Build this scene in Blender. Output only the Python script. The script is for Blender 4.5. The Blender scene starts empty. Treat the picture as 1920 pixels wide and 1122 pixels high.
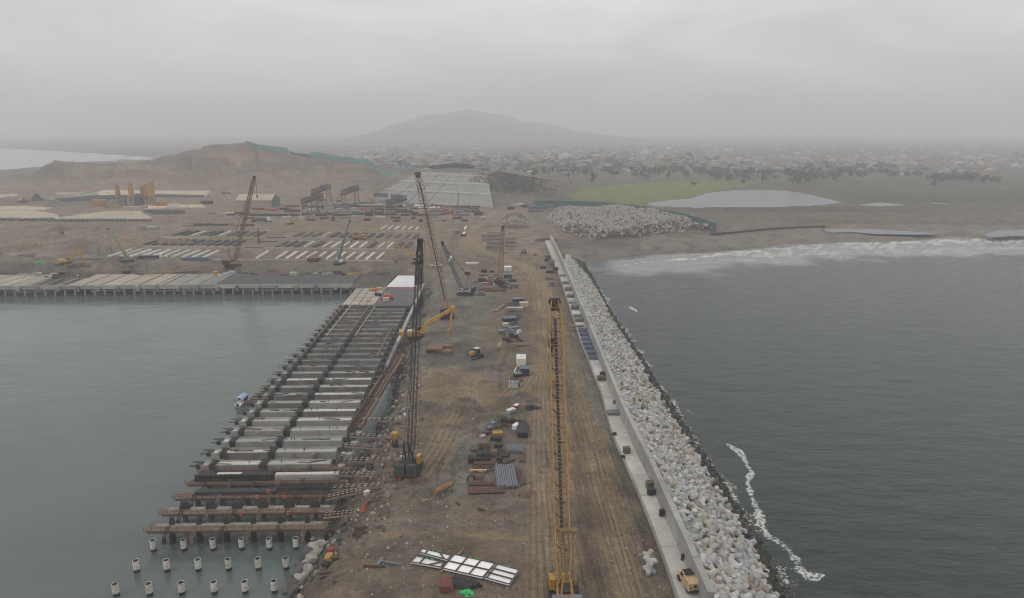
import bpy, math, random
import numpy as np
from mathutils import Vector, Matrix, Euler
random.seed(7)
R = math.radians
sc = bpy.context.scene
COL = sc.collection
# ------------------------------------------------------------------ camera
CH = 85.0                       # drone height above the water
PITCH, YAW, F = R(13.87), R(1.57), 1280.0
cam = bpy.data.objects.new('camera', bpy.data.cameras.new('camera'))
COL.objects.link(cam)
cam.location = (0, 0, CH)
cam.rotation_euler = (R(90) - PITCH, 0, -YAW)
cam.data.lens = 24; cam.data.sensor_width = 36
cam.data.clip_start = 1; cam.data.clip_end = 30000
sc.camera = cam
# ------------------------------------------------------------------ world, sun
SUN_EL, SUN_ROT = R(52), R(250)
w = bpy.data.worlds.new('World'); sc.world = w; w.use_nodes = True
nt = w.node_tree; nt.nodes.clear()
def N(t, kind, **kw):
    n = t.nodes.new(kind)
    for k, v in kw.items():
        if k.startswith('i_'):
            n.inputs[k[2:].replace('_', ' ')].default_value = v
        else: setattr(n, k, v)
    return n
sky = N(nt, 'ShaderNodeTexSky', sky_type='NISHITA', sun_disc=False)
sky.sun_elevation = SUN_EL; sky.sun_rotation = SUN_ROT
hs = N(nt, 'ShaderNodeHueSaturation'); hs.inputs['Saturation'].default_value = 0.12
nt.links.new(sky.outputs[0], hs.inputs['Color'])
tc = N(nt, 'ShaderNodeTexCoord'); sx = N(nt, 'ShaderNodeSeparateXYZ')
nt.links.new(tc.outputs['Generated'], sx.inputs[0])
cr = N(nt, 'ShaderNodeValToRGB')         # brightness of the overcast against elevation
e = cr.color_ramp.elements
e[0].position = 0.0; e[0].color = (0.34, 0.342, 0.355, 1)
e[1].position = 1.0; e[1].color = (0.88, 0.885, 0.90, 1)
for p, c in ((0.02, 0.38), (0.05, 0.50), (0.09, 0.58), (0.17, 0.65), (0.45, 0.83)):
    k = e.new(p); k.color = (c, c, c * 1.02, 1)
nt.links.new(sx.outputs['Z'], cr.inputs[0])
mp = N(nt, 'ShaderNodeMapping'); mp.inputs['Scale'].default_value = (1.0, 1.0, 4.0)
nt.links.new(tc.outputs['Generated'], mp.inputs[0])
cl = N(nt, 'ShaderNodeTexNoise', i_Scale=2.6, i_Detail=6.0, i_Roughness=0.55, i_Distortion=0.5)
nt.links.new(mp.outputs[0], cl.inputs['Vector'])
mr = N(nt, 'ShaderNodeMapRange'); mr.inputs[1].default_value = 0.3; mr.inputs[2].default_value = 0.7
mr.inputs[3].default_value = 0.80; mr.inputs[4].default_value = 1.14
nt.links.new(cl.outputs[0], mr.inputs[0])
vm = N(nt, 'ShaderNodeVectorMath', operation='SCALE')
nt.links.new(cr.outputs[0], vm.inputs[0]); nt.links.new(mr.outputs[0], vm.inputs['Scale'])
v2 = N(nt, 'ShaderNodeVectorMath', operation='SCALE'); v2.inputs['Scale'].default_value = 11.0
nt.links.new(vm.outputs[0], v2.inputs[0])
mx = N(nt, 'ShaderNodeMixRGB'); mx.inputs[0].default_value = 0.93
nt.links.new(hs.outputs[0], mx.inputs[1]); nt.links.new(v2.outputs[0], mx.inputs[2])
bg = N(nt, 'ShaderNodeBackground'); bg.inputs[1].default_value = 0.10
nt.links.new(mx.outputs[0], bg.inputs[0])
wo = N(nt, 'ShaderNodeOutputWorld'); nt.links.new(bg.outputs[0], wo.inputs[0])
sun = bpy.data.objects.new('sun', bpy.data.lights.new('sun', 'SUN')); COL.objects.link(sun)
sun.data.energy = 0.6; sun.data.angle = R(25); sun.data.color = (1, 0.96, 0.9)
sun.rotation_euler = (R(38), 0, R(-60))
sc.view_settings.view_transform = 'Standard'; sc.view_settings.look = 'None'
sc.view_settings.gamma = 1; sc.view_settings.exposure = 0.25
cy = sc.cycles
cy.max_bounces = 4; cy.diffuse_bounces = 2; cy.glossy_bounces = 2; cy.volume_bounces = 1
cy.transmission_bounces = 2; cy.transparent_max_bounces = 8
cy.caustics_reflective = False; cy.caustics_refractive = False
cy.use_denoising = True; cy.use_adaptive_sampling = False; cy.filter_width = 1.1
try: cy.denoiser = 'OPENIMAGEDENOISE'
except Exception: pass
# ------------------------------------------------------------------ where a point of the photograph lies on the ground
_f = Vector((math.sin(YAW) * math.cos(PITCH), math.cos(YAW) * math.cos(PITCH), -math.sin(PITCH)))
_r = Vector((math.cos(YAW), -math.sin(YAW), 0)); _u = _r.cross(_f)
def ray(px, py): return _f * F + _r * (px - 960) + _u * (561 - py)
def G(px, py, z=5.0):
    d = ray(px, py); t = (z - CH) / d.z
    return Vector((d.x * t, d.y * t, z))
def D(px, py, Y):
    d = ray(px, py); t = Y / d.y
    return Vector((d.x * t, Y, CH + d.z * t))
ZL = 5.0
# ------------------------------------------------------------------ numpy noise, distances
def _hash(ix, iy, s):
    h = (ix.astype(np.int64) * 374761393 + iy.astype(np.int64) * 668265263 + s * 974634777) & 0x7fffffff
    h = ((h ^ (h >> 13)) * 1274126177) & 0x7fffffff
    return ((h ^ (h >> 16)) & 0xffff) / 65535.0
def vnoise(x, y, s=0):
    ix = np.floor(x); iy = np.floor(y); fx = x - ix; fy = y - iy
    fx = fx * fx * (3 - 2 * fx); fy = fy * fy * (3 - 2 * fy)
    a = _hash(ix, iy, s); b = _hash(ix + 1, iy, s); c = _hash(ix, iy + 1, s); d = _hash(ix + 1, iy + 1, s)
    return (a * (1 - fx) + b * fx) * (1 - fy) + (c * (1 - fx) + d * fx) * fy
def fbm(x, y, sc_=1.0, o=4, s=0):
    v = 0; a = 0.5; t = 0
    for k in range(o):
        v = v + a * vnoise(x * sc_ + 17.3 * k, y * sc_ - 9.1 * k, s + k); t += a; a *= 0.55; sc_ *= 2.03
    return v / t
def sstep(a, b, x):
    t = np.clip((x - a) / (b - a), 0, 1); return t * t * (3 - 2 * t)
def pldist(X, Y, pts):
    """distance to a polyline and the interpolated extra value of its points"""
    best = np.full(X.shape, 1e9); val = np.zeros(X.shape)
    for i in range(len(pts) - 1):
        a, b = pts[i], pts[i + 1]
        dx, dy = b[0] - a[0], b[1] - a[1]; L = dx * dx + dy * dy + 1e-9
        t = np.clip(((X - a[0]) * dx + (Y - a[1]) * dy) / L, 0, 1)
        d = np.hypot(X - a[0] - t * dx, Y - a[1] - t * dy)
        m = d < best; best = np.where(m, d, best)
        if len(a) > 2: val = np.where(m, a[2] + t * (b[2] - a[2]), val)
    return best, val
def inside(X, Y, poly):
    r = np.zeros(X.shape, bool); n = len(poly)
    for i in range(n):
        x0, y0 = poly[i][:2]; x1, y1 = poly[(i + 1) % n][:2]
        if y0 == y1: continue
        c = ((y0 > Y) != (y1 > Y)) & (X < (x1 - x0) * (Y - y0) / (y1 - y0) + x0)
        r ^= c
    return r
def W2(pts, z=5.0): return [tuple(G(x, y, z)[:2]) for x, y in pts]
# ------------------------------------------------------------------ water outlines
HARBOUR = W2([(530, 1160), (548, 1122), (572, 1085), (592, 1045), (610, 1005), (622, 970), (638, 932), (652, 905), (664, 880), (676, 858), (690, 838),
              (706, 818), (708, 800), (722, 780), (732, 750), (740, 715), (744, 685), (752, 645), (768, 610), (785, 575), (790, 545), (785, 528), (640, 524), (0, 519), (-300, 518)], 0.0)
HARBOUR += [(-2500, HARBOUR[-1][1] + 10), (-2500, -400), (HARBOUR[0][0] - 5, -400), (HARBOUR[0][0], 60)]
SEA = W2([(1500, 1160), (1478, 1122), (1440, 1050), (1400, 985), (1330, 875), (1265, 775), (1200, 672), (1150, 595), (1112, 525), (1092, 492),
          (1130, 488), (1180, 480), (1250, 476), (1330, 475), (1400, 467), (1440, 464), (1442, 459), (1560, 455), (1640, 453), (1720, 452),
          (1742, 447), (1780, 444), (1840, 448), (1860, 441), (1920, 440), (2300, 436)], 0.0)
SEA += [(2500, SEA[-1][1]), (2500, -400), (SEA[0][0] + 5, -400)]
BAY = W2([(-900, 330), (0, 320), (75, 313), (130, 306), (290, 301), (300, 297), (160, 287), (0, 278), (-900, 272)], 0.0)
LAGOON = W2([(1208, 383), (1250, 377), (1300, 372), (1325, 363), (1370, 358), (1440, 357), (1490, 360), (1545, 372), (1578, 381), (1540, 386), (1440, 390), (1300, 391), (1230, 388)], 4.0)
POOLS = [W2(p, 3.0) for p in ([(1535, 432), (1560, 428), (1650, 431), (1760, 438), (1725, 441), (1640, 440), (1600, 436), (1560, 437)],
                              [(1842, 441), (1870, 433), (1980, 431), (2100, 430), (2100, 440), (1900, 443), (1860, 446)],
                              [(1605, 388), (1650, 383), (1700, 388), (1650, 391)], [(1740, 383), (1775, 385), (1790, 387), (1750, 386)])]
# ------------------------------------------------------------------ height of the land
def rid(pts, Y): return [tuple(D(x, y, Y if not isinstance(Y, list) else Y[i])) for i, (x, y) in enumerate(pts)]
RIDGES = [
  (rid([(215, 322), (290, 302), (320, 288), (345, 281), (400, 267), (462, 264), (515, 276), (580, 289), (650, 300), (700, 309), (745, 322), (800, 316)],
       [1180, 1200, 1230, 1240, 1250, 1250, 1250, 1230, 1210, 1180, 1150, 1120]), 300, 1.35),
  (rid([(78, 316), (100, 299), (135, 303), (180, 306), (240, 303), (300, 306)], 1150), 110, 1.3),
  (rid([(800, 316), (850, 312), (910, 319), (950, 327), (985, 346), (1030, 366), (1090, 382)], [1060, 1060, 1040, 960, 900, 860, 830]), 150, 1.2),
  (rid([(520, 292), (620, 281), (680, 262), (735, 233), (790, 212), (835, 208), (870, 199), (905, 205), (950, 212), (985, 226), (1030, 229), (1090, 246), (1160, 256), (1300, 270)], 6500), 2100, 1.2),
]
def height(X, Y):
    z = np.full(X.shape, ZL)
    n1 = fbm(X, Y, 1 / 9.0, 4, 3) - 0.5; n2 = fbm(X, Y, 1 / 60.0, 3, 5) - 0.5
    z = z + n1 * 0.35
    for pts, wd, pw in RIDGES:
        d, zr = pldist(X, Y, pts)
        m = np.clip(1 - d / wd, 0, 1) ** pw
        bump = fbm(X, Y, 1 / 45.0, 4, 11) - 0.5
        gl = np.abs(fbm(X, Y, 1 / 38.0, 4, 15) - 0.5) * 2; zz = (zr - ZL) * m * (1 + 0.9 * bump * (1 - m)) - 9 * (0.35 - gl) * m * (1 - m) * 2 * (wd < 500); st = np.floor(zz / 9.0) * 9.0 + 9.0 * sstep(.55, 1.0, (zz / 9.0) % 1); z = np.maximum(z, ZL + (zz * .45 + st * .55 if wd == 300 else zz))
    z = z + np.where(Y > 1400, (n2 + 0.2) * 14 * sstep(1400, 2200, Y), 0)
    for (px, py, rx, ry, h) in MOUNDS:
        c = G(px, py, ZL)
        m = (np.abs(X - c.x) < rx * 1.4) & (np.abs(Y - c.y) < ry * 1.4)
        if not m.any(): continue
        x, y = X[m], Y[m]; d = np.hypot((x - c.x) / rx, (y - c.y) / ry) + 0.5 * (fbm(x, y, 1 / 3.0, 3, 21) - 0.5)
        z[m] = z[m] + h * sstep(1.0, 0.25, d)
    for pts, wd, h in BERMS:
        xs = [p[0] for p in pts]; ys = [p[1] for p in pts]; m = (X > min(xs) - wd * 2) & (X < max(xs) + wd * 2) & (Y > min(ys) - wd * 2) & (Y < max(ys) + wd * 2)
        if not m.any(): continue
        x, y = X[m], Y[m]; d, _ = pldist(x, y, pts)
        z[m] = z[m] + h * sstep(wd, wd * 0.25, d + (fbm(x, y, 1 / 2.5, 3, 31) - 0.5) * wd * 0.8)
    # shores
    for poly, kind in ((HARBOUR, 0), (SEA, 1), (BAY, 2)):
        d, _ = pldist(X, Y, poly + [poly[0]]); ins = inside(X, Y, poly)
        sd = np.where(ins, -d, d)
        if kind == 0: wd = 9 + 4 * (fbm(X, Y, 1 / 5.0, 3, 41) - 0.5) * 2; sd = sd + (fbm(X, Y, 1 / 4.0, 3, 43) - 0.5) * 3.5
        elif kind == 1: wd = np.where(Y > 425, 70 + (Y - 425) * 0.1, 26)
        else: wd = 60
        cap = np.where(sd > 0, (sd / wd) ** 0.8 * ZL if kind != 1 else np.clip(sd / wd, 0, 1) ** np.where(Y > 425, .6, 1.25) * ZL, np.maximum(-4, sd * 0.4))
        cap = np.where(sd / wd < 1, cap, 1e9) if kind != 1 else np.where(sd < wd, cap, 1e9)
        z = np.minimum(z, cap)
    return z
MOUNDS = [(868, 772, 9, 5, 1.8), (905, 790, 7, 5, 1.2), (800, 765, 7, 3.5, 1.2), (1010, 408, 0, 0, 0), (575, 507, 0, 0, 0),
          (965, 415, 14, 18, 5), (150, 467, 14, 10, 2.5), (185, 475, 14, 9, 3), (1308, 436, 22, 14, 6), (430, 470, 0, 0, 0), (60, 500, 40, 8, 1.5),
          (790, 925, 6, 2.5, 1.0), (955, 655, 5, 6, 1.2), (975, 752, 8, 4, 1.0), (700, 790, 3, 6, 1.2), (712, 870, 3.5, 3, 1.3), (905, 505, 9, 4, 1.2), (590, 487, 5, 4, 2.0),
          (660, 905, 3, 3, 0.8), (660, 985, 4, 2.5, 0.7), (1280, 440, 16, 10, 3)]
MOUNDS = [m for m in MOUNDS if m[2] > 0]
BERMS = [(W2([(835, 905), (840, 870), (862, 835), (905, 805), (960, 775), (975, 765)]), 2.6, 1.3),
         (W2([(930, 735), (928, 700), (945, 660), (935, 610), (960, 570), (985, 565)]), 2.2, 1.0),
         (W2([(930, 960), (990, 962), (1040, 955)]), 1.6, 0.4),
         (W2([(740, 905), (700, 985), (640, 1050)]), 2.0, 0.4),
         (W2([(1160, 900), (1190, 980), (1210, 1040)]), 1.2, 0.5)]
MOUNDS = [m if m[2] else None for m in MOUNDS]; MOUNDS = [m for m in MOUNDS if m]
_rm = random.Random(3)
MOUNDS = [(a, b, c, d, h * 1.5) for a, b, c, d, h in MOUNDS]
MOUNDS += [(_rm.uniform(-40, 330), _rm.uniform(418, 500), _rm.uniform(6, 20), _rm.uniform(4, 10), _rm.uniform(1, 3)) for _ in range(22)]
MOUNDS += [(_rm.uniform(700, 1000), _rm.uniform(690, 960), _rm.uniform(1.5, 4), _rm.uniform(1.2, 3), _rm.uniform(.5, 1.1)) for _ in range(22)]
BERM_TRENCH = W2([(660, 545), (790, 545)])
# ------------------------------------------------------------------ mesh from numpy grids
def grid_mesh(name, X, Y, Z, keep, cols, mat_, smooth=True):
    nr, nc = X.shape
    idx = np.arange(nr * nc).reshape(nr, nc)
    q = np.stack([idx[:-1, :-1], idx[:-1, 1:], idx[1:, 1:], idx[1:, :-1]], -1).reshape(-1, 4)
    if keep is not None:
        kf = keep.ravel(); q = q[kf[q].any(1)]
    used = np.zeros(nr * nc, bool); used[q.ravel()] = True
    remap = np.cumsum(used) - 1; q = remap[q]
    co = np.stack([X.ravel(), Y.ravel(), Z.ravel()], -1)[used]
    me = bpy.data.meshes.new(name)
    me.vertices.add(len(co)); me.vertices.foreach_set('co', co.astype(np.float32).ravel())
    me.loops.add(q.size); me.loops.foreach_set('vertex_index', q.ravel().astype(np.int32))
    me.polygons.add(len(q)); me.polygons.foreach_set('loop_start', np.arange(0, q.size, 4, dtype=np.int32))
    me.polygons.foreach_set('use_smooth', np.full(len(q), smooth))
    me.update(calc_edges=True)
    for an, arr in cols.items():
        a = me.color_attributes.new(an, 'FLOAT_COLOR', 'POINT')
        c = np.ones((len(co), 4), np.float32); c[:, :arr.shape[-1]] = arr.reshape(-1, arr.shape[-1])[used]
        a.data.foreach_set('color', c.ravel())
    me.materials.append(mat_)
    o = bpy.data.objects.new(name, me); COL.objects.link(o)
    return o
# ------------------------------------------------------------------ materials
MATS = {}
def mat(name, col, rough=0.85, col2=None, amt=0.5, scale=0.6, metal=0.0, bump=0.0, grime=None):
    if name in MATS: return MATS[name]
    m = bpy.data.materials.new(name); m.use_nodes = True; t = m.node_tree; t.nodes.clear()
    out = N(t, 'ShaderNodeOutputMaterial'); b = N(t, 'ShaderNodeBsdfPrincipled')
    b.inputs['Roughness'].default_value = rough; b.inputs['Metallic'].default_value = metal
    b.inputs['Specular IOR Level'].default_value = 0.3
    t.links.new(b.outputs[0], out.inputs[0])
    co = N(t, 'ShaderNodeTexCoord'); oi = N(t, 'ShaderNodeObjectInfo')
    ad = N(t, 'ShaderNodeVectorMath', operation='ADD'); t.links.new(co.outputs['Object'], ad.inputs[0])
    sc3 = N(t, 'ShaderNodeVectorMath', operation='SCALE'); sc3.inputs['Scale'].default_value = 37.0
    cmb = N(t, 'ShaderNodeCombineXYZ')
    for k in range(3): t.links.new(oi.outputs['Random'], cmb.inputs[k])
    t.links.new(cmb.outputs[0], sc3.inputs[0]); t.links.new(sc3.outputs[0], ad.inputs[1])
    nz = N(t, 'ShaderNodeTexNoise', i_Scale=scale, i_Detail=7.0, i_Roughness=0.65)
    t.links.new(ad.outputs[0], nz.inputs['Vector'])
    rp = N(t, 'ShaderNodeValToRGB')
    c2 = col2 or tuple(c * 0.55 for c in col)
    rp.color_ramp.elements[0].position = 0.5 - 0.18; rp.color_ramp.elements[1].position = 0.5 + 0.12
    mixc = tuple(col[i] * (1 - amt) + c2[i] * amt for i in range(3))
    rp.color_ramp.elements[0].color = (*mixc, 1); rp.color_ramp.elements[1].color = (*col, 1)
    t.links.new(nz.outputs[0], rp.inputs[0])
    # small brightness shift from one copy to the next
    mrr = N(t, 'ShaderNodeMapRange'); mrr.inputs[3].default_value = 0.86; mrr.inputs[4].default_value = 1.12
    t.links.new(oi.outputs['Random'], mrr.inputs[0])
    vs = N(t, 'ShaderNodeVectorMath', operation='SCALE'); t.links.new(rp.outputs[0], vs.inputs[0]); t.links.new(mrr.outputs[0], vs.inputs['Scale'])
    t.links.new(vs.outputs[0], b.inputs['Base Color'])
    if bump:
        bp = N(t, 'ShaderNodeBump', i_Strength=bump, i_Distance=0.3); n2 = N(t, 'ShaderNodeTexNoise', i_Scale=scale * 4, i_Detail=5.0)
        t.links.new(ad.outputs[0], n2.inputs['Vector']); t.links.new(n2.outputs[0], bp.inputs['Height']); t.links.new(bp.outputs[0], b.inputs['Normal'])
    MATS[name] = m; return m
CONC = mat('concrete', (0.31, 0.305, 0.28), 0.85, (0.22, 0.21, 0.185), 0.7, 0.35, bump=0.3)
CONC_D = mat('dark_concrete', (0.19, 0.185, 0.17), 0.9, (0.09, 0.085, 0.078), 0.8, 0.3, bump=0.3)
CONC_L = mat('pale_concrete', (0.44, 0.425, 0.385), 0.85, (0.30, 0.28, 0.24), 0.7, 0.3, bump=0.2)
ASPH = mat('asphalt_deck', (0.085, 0.083, 0.08), 0.9, (0.045, 0.044, 0.042), 0.8, 0.2)
TAN = mat('tan_concrete', (0.33, 0.29, 0.23), 0.9, (0.2, 0.17, 0.13), 0.7, 0.25)
WHITE = mat('white_paint', (0.66, 0.655, 0.64), 0.7, (0.36, 0.34, 0.30), 0.7, 0.9)
YEL = mat('yellow_paint', (0.50, 0.27, 0.035), 0.6, (0.13, 0.07, 0.03), 0.75, 1.3)
OCHRE = mat('faded_ochre_paint', (0.42, 0.25, 0.07), 0.7, (0.16, 0.09, 0.04), 0.7, 0.9)
TANP = mat('tan_paint', (0.33, 0.24, 0.14), 0.7, (0.13, 0.09, 0.055), 0.7, 0.9)
RUST = mat('rusty_steel', (0.115, 0.064, 0.042), 0.85, (0.065, 0.038, 0.026), 0.8, 0.8, bump=0.3)
RUSTL = mat('pale_rust', (0.19, 0.115, 0.07), 0.85, (0.12, 0.065, 0.04), 0.8, 0.8)
DARK = mat('dark_steel', (0.035, 0.034, 0.033), 0.7, (0.015, 0.014, 0.013), 0.6, 0.9)
STEEL = mat('grey_steel', (0.17, 0.18, 0.19), 0.55, (0.09, 0.095, 0.1), 0.6, 0.8, metal=0.2)
BLUEG = mat('blue_grey_steel', (0.13, 0.155, 0.20), 0.6, (0.07, 0.08, 0.11), 0.6, 0.8)
TEAL = mat('grey_teal_paint', (0.10, 0.14, 0.155), 0.6, (0.05, 0.065, 0.07), 0.6, 0.8)
LIME = mat('lime_paint', (0.16, 0.20, 0.08), 0.6, (0.1, 0.12, 0.05), 0.6, 0.8)
RED = mat('red_paint', (0.27, 0.05, 0.04), 0.6, (0.2, 0.03, 0.02), 0.5, 0.9)
ORANGE = mat('orange_paint', (0.5, 0.12, 0.035), 0.6, (0.35, 0.07, 0.02), 0.5, 0.9)
BLUE = mat('blue_paint', (0.035, 0.055, 0.13), 0.6, (0.02, 0.03, 0.09), 0.5, 0.9)
BLUET = mat('faded_blue_tarp', (0.12, 0.13, 0.19), 0.8, (0.05, 0.05, 0.07), 0.7, 0.7)
GREEN = mat('green_mesh', (0.045, 0.12, 0.095), 0.9, (0.02, 0.055, 0.05), 0.7, 0.15)
GREENL = mat('pale_green_mesh', (0.13, 0.30, 0.25), 0.9, (0.09, 0.2, 0.17), 0.7, 0.03)
GREENB = mat('bright_green_net', (0.05, 0.42, 0.12), 0.7, (0.02, 0.2, 0.06), 0.6, 1.5)
WOOD = mat('weathered_timber', (0.26, 0.19, 0.125), 0.9, (0.12, 0.08, 0.05), 0.8, 0.7)
WOODL = mat('fresh_timber', (0.45, 0.32, 0.17), 0.85, (0.3, 0.2, 0.1), 0.6, 0.9)
WOODD = mat('stained_timber', (0.16, 0.115, 0.08), 0.9, (0.07, 0.05, 0.035), 0.8, 0.7)
GLASS = mat('dark_glass', (0.02, 0.025, 0.03), 0.15)
RUBBER = mat('rubber', (0.02, 0.02, 0.02), 0.9)
ROCKL = mat('pale_rock', (0.32, 0.29, 0.25), 0.95, (0.16, 0.14, 0.12), 0.8, 0.8, bump=0.5)
ROCKD = mat('dark_rock', (0.10, 0.095, 0.09), 0.95, (0.045, 0.042, 0.04), 0.8, 0.8, bump=0.5)
ROCKW = mat('weedy_rock', (0.045, 0.047, 0.028), 0.9, (0.018, 0.02, 0.014), 0.8, 0.8, bump=0.5)
ARM_G = mat('armour_grey', (0.33, 0.33, 0.32), 0.9, (0.26, 0.26, 0.26), 0.6, 0.7, bump=0.3)
ARM_W = mat('armour_light', (0.44, 0.435, 0.415), 0.9, (0.34, 0.33, 0.31), 0.6, 0.7, bump=0.3)
ARM_C = mat('armour_cream', (0.38, 0.345, 0.29), 0.9, (0.25, 0.22, 0.18), 0.6, 0.7, bump=0.3)
ARM_B = mat('armour_brown', (0.27, 0.225, 0.17), 0.9, (0.15, 0.12, 0.09), 0.6, 0.7, bump=0.3)
SKIN = mat('skin', (0.30, 0.17, 0.11), 0.7); NAVY = mat('work_trousers', (0.03, 0.04, 0.07), 0.9)
# ------------------------------------------------------------------ mesh builder
class MB:
    def __init__(s): s.v = []; s.f = []; s.m = []; s.cm = 0
    def add(s, vs, fs):
        o = len(s.v); s.v += [tuple(v) for v in vs]; s.f += [tuple(i + o for i in f) for f in fs]; s.m += [s.cm] * len(fs)
    def box(s, c, size, rz=0.0, taper=1.0, rot=None):
        M = rot if rot else Matrix.Rotation(rz, 3, 'Z'); c = Vector(c); hx, hy, hz = size[0] / 2, size[1] / 2, size[2] / 2
        vs = []
        for z, k in ((-hz, 1), (hz, taper)):
            for x, y in ((-hx, -hy), (hx, -hy), (hx, hy), (-hx, hy)): vs.append(c + M @ Vector((x * k, y * k, z)))
        s.add(vs, [(0, 3, 2, 1), (4, 5, 6, 7), (0, 1, 5, 4), (1, 2, 6, 5), (2, 3, 7, 6), (3, 0, 4, 7)])
    def bar(s, p, q, w_=0.2, h=None, w2=None):
        p = Vector(p); q = Vector(q); d = q - p
        if d.length < 1e-6: return
        d.normalize(); up = Vector((0, 0, 1)) if abs(d.z) < 0.95 else Vector((0, 1, 0))
        a = d.cross(up).normalized(); b = a.cross(d).normalized(); h = h or w_; k = (w2 / w_) if w2 else 1
        vs = [p + a * x * w_ / 2 + b * y * h / 2 for x, y in ((-1, -1), (1, -1), (1, 1), (-1, 1))] + \
             [q + a * x * w_ * k / 2 + b * y * h * k / 2 for x, y in ((-1, -1), (1, -1), (1, 1), (-1, 1))]
        s.add(vs, [(0, 1, 2, 3), (7, 6, 5, 4), (0, 4, 5, 1), (1, 5, 6, 2), (2, 6, 7, 3), (3, 7, 4, 0)])
    def tube(s, p, q, r0, r1=None, n=10, cap=True):
        p = Vector(p); q = Vector(q); d = (q - p).normalized(); r1 = r0 if r1 is None else r1
        up = Vector((0, 0, 1)) if abs(d.z) < 0.95 else Vector((1, 0, 0))
        a = d.cross(up).normalized(); b = a.cross(d).normalized(); vs = []
        for c, r in ((p, r0), (q, r1)):
            for i in range(n):
                t = 2 * math.pi * i / n; vs.append(c + (a * math.cos(t) + b * math.sin(t)) * r)
        fs = [(i, (i + 1) % n, n + (i + 1) % n, n + i) for i in range(n)]
        if cap: fs += [tuple(range(n))[::-1], tuple(range(n, 2 * n))]
        s.add(vs, fs)
    def prism(s, pts, z0, z1):
        n = len(pts); vs = [(x, y, z0) for x, y in pts] + [(x, y, z1) for x, y in pts]
        s.add(vs, [tuple(range(n))[::-1], tuple(range(n, 2 * n))] + [(i, (i + 1) % n, n + (i + 1) % n, n + i) for i in range(n)])
    def lattice(s, p0, p1, w0, w1, bays, t=0.14, h0=None, h1=None, taper=0.08, side=None, tb=None):
        """four chords narrowing at both ends, laced with diagonals"""
        p0 = Vector(p0); p1 = Vector(p1); d = (p1 - p0); L = d.length; d.normalize()
        a = Vector(side).normalized() if side else d.cross(Vector((0, 0, 1))).normalized()
        b = a.cross(d).normalized(); h0 = h0 or w0; h1 = h1 or w1; tb = tb or t * 0.6; rings = []
        for i in range(bays + 1):
            k = i / bays
            sc_ = min(1.0, 0.35 + 0.65 * k / taper) * min(1.0, 0.5 + 0.5 * (1 - k) / taper) if taper else 1
            ww = (w0 + (w1 - w0) * k) * sc_; hh = (h0 + (h1 - h0) * k) * sc_; c = p0 + d * L * k
            rings.append([c + a * x * ww / 2 + b * y * hh / 2 for x, y in ((-1, -1), (1, -1), (1, 1), (-1, 1))])
        for i in range(bays):
            A, B = rings[i], rings[i + 1]
            for j in range(4):
                s.bar(A[j], B[j], t); j2 = (j + 1) % 4
                s.bar(A[j] if i % 2 else A[j2], B[j2] if i % 2 else B[j], tb); s.bar(B[j], B[j2], tb)
    def build(s, name, m=None, parent=None, smooth=False):
        me = bpy.data.meshes.new(name); me.from_pydata(s.v, [], s.f)
        ms = m if isinstance(m, (list, tuple)) else [m]
        for x in ms: me.materials.append(x)
        if len(ms) > 1: me.polygons.foreach_set('material_index', s.m)
        if smooth: me.polygons.foreach_set('use_smooth', [True] * len(me.polygons))
        me.update(); o = bpy.data.objects.new(name, me); COL.objects.link(o)
        if parent: o.parent = parent; KIDS.setdefault(parent.name, []).append(o)
        return o
KIDS = {}
def tag(o, label=None, cat=None, group=None, kind=None):
    if label: o['label'] = label
    if cat: o['category'] = cat
    if group: o['group'] = group
    if kind or cat: o['kind'] = kind or 'thing'
    return o
def thing(name, label, cat, loc=(0, 0, 0), rz=0.0, group=None):
    o = bpy.data.objects.new(name, None); COL.objects.link(o); o.location = loc; o.rotation_euler = (0, 0, rz); o.empty_display_size = 0.5
    return tag(o, label, cat, group)
def dup(o, loc=None, rz=None, label=None, group=None, parent=None, scale=None):
    c = o.copy(); COL.objects.link(c)
    if parent: c.parent = parent
    if loc is not None: c.location = loc
    if rz is not None: c.rotation_euler = (0, 0, rz)
    if scale is not None: c.scale = (scale,) * 3
    if label: c['label'] = label
    if group: c['group'] = group
    for k in KIDS.get(o.name, []):
        kk = dup(k, parent=c); KIDS.setdefault(c.name, []).append(kk)
    return c
ORD = ['first', 'second', 'third', 'fourth', 'fifth', 'sixth', 'seventh', 'eighth', 'ninth', 'tenth', 'eleventh', 'twelfth', 'thirteenth', 'fourteenth', 'fifteenth', 'sixteenth',
       'seventeenth', 'eighteenth', 'nineteenth', 'twentieth', 'twenty-first', 'twenty-second', 'twenty-third', 'twenty-fourth', 'twenty-fifth', 'twenty-sixth', 'twenty-seventh', 'twenty-eighth',
       'twenty-ninth', 'thirtieth', 'thirty-first', 'thirty-second', 'thirty-third', 'thirty-fourth', 'thirty-fifth', 'thirty-sixth', 'thirty-seventh', 'thirty-eighth', 'thirty-ninth', 'fortieth']
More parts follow.
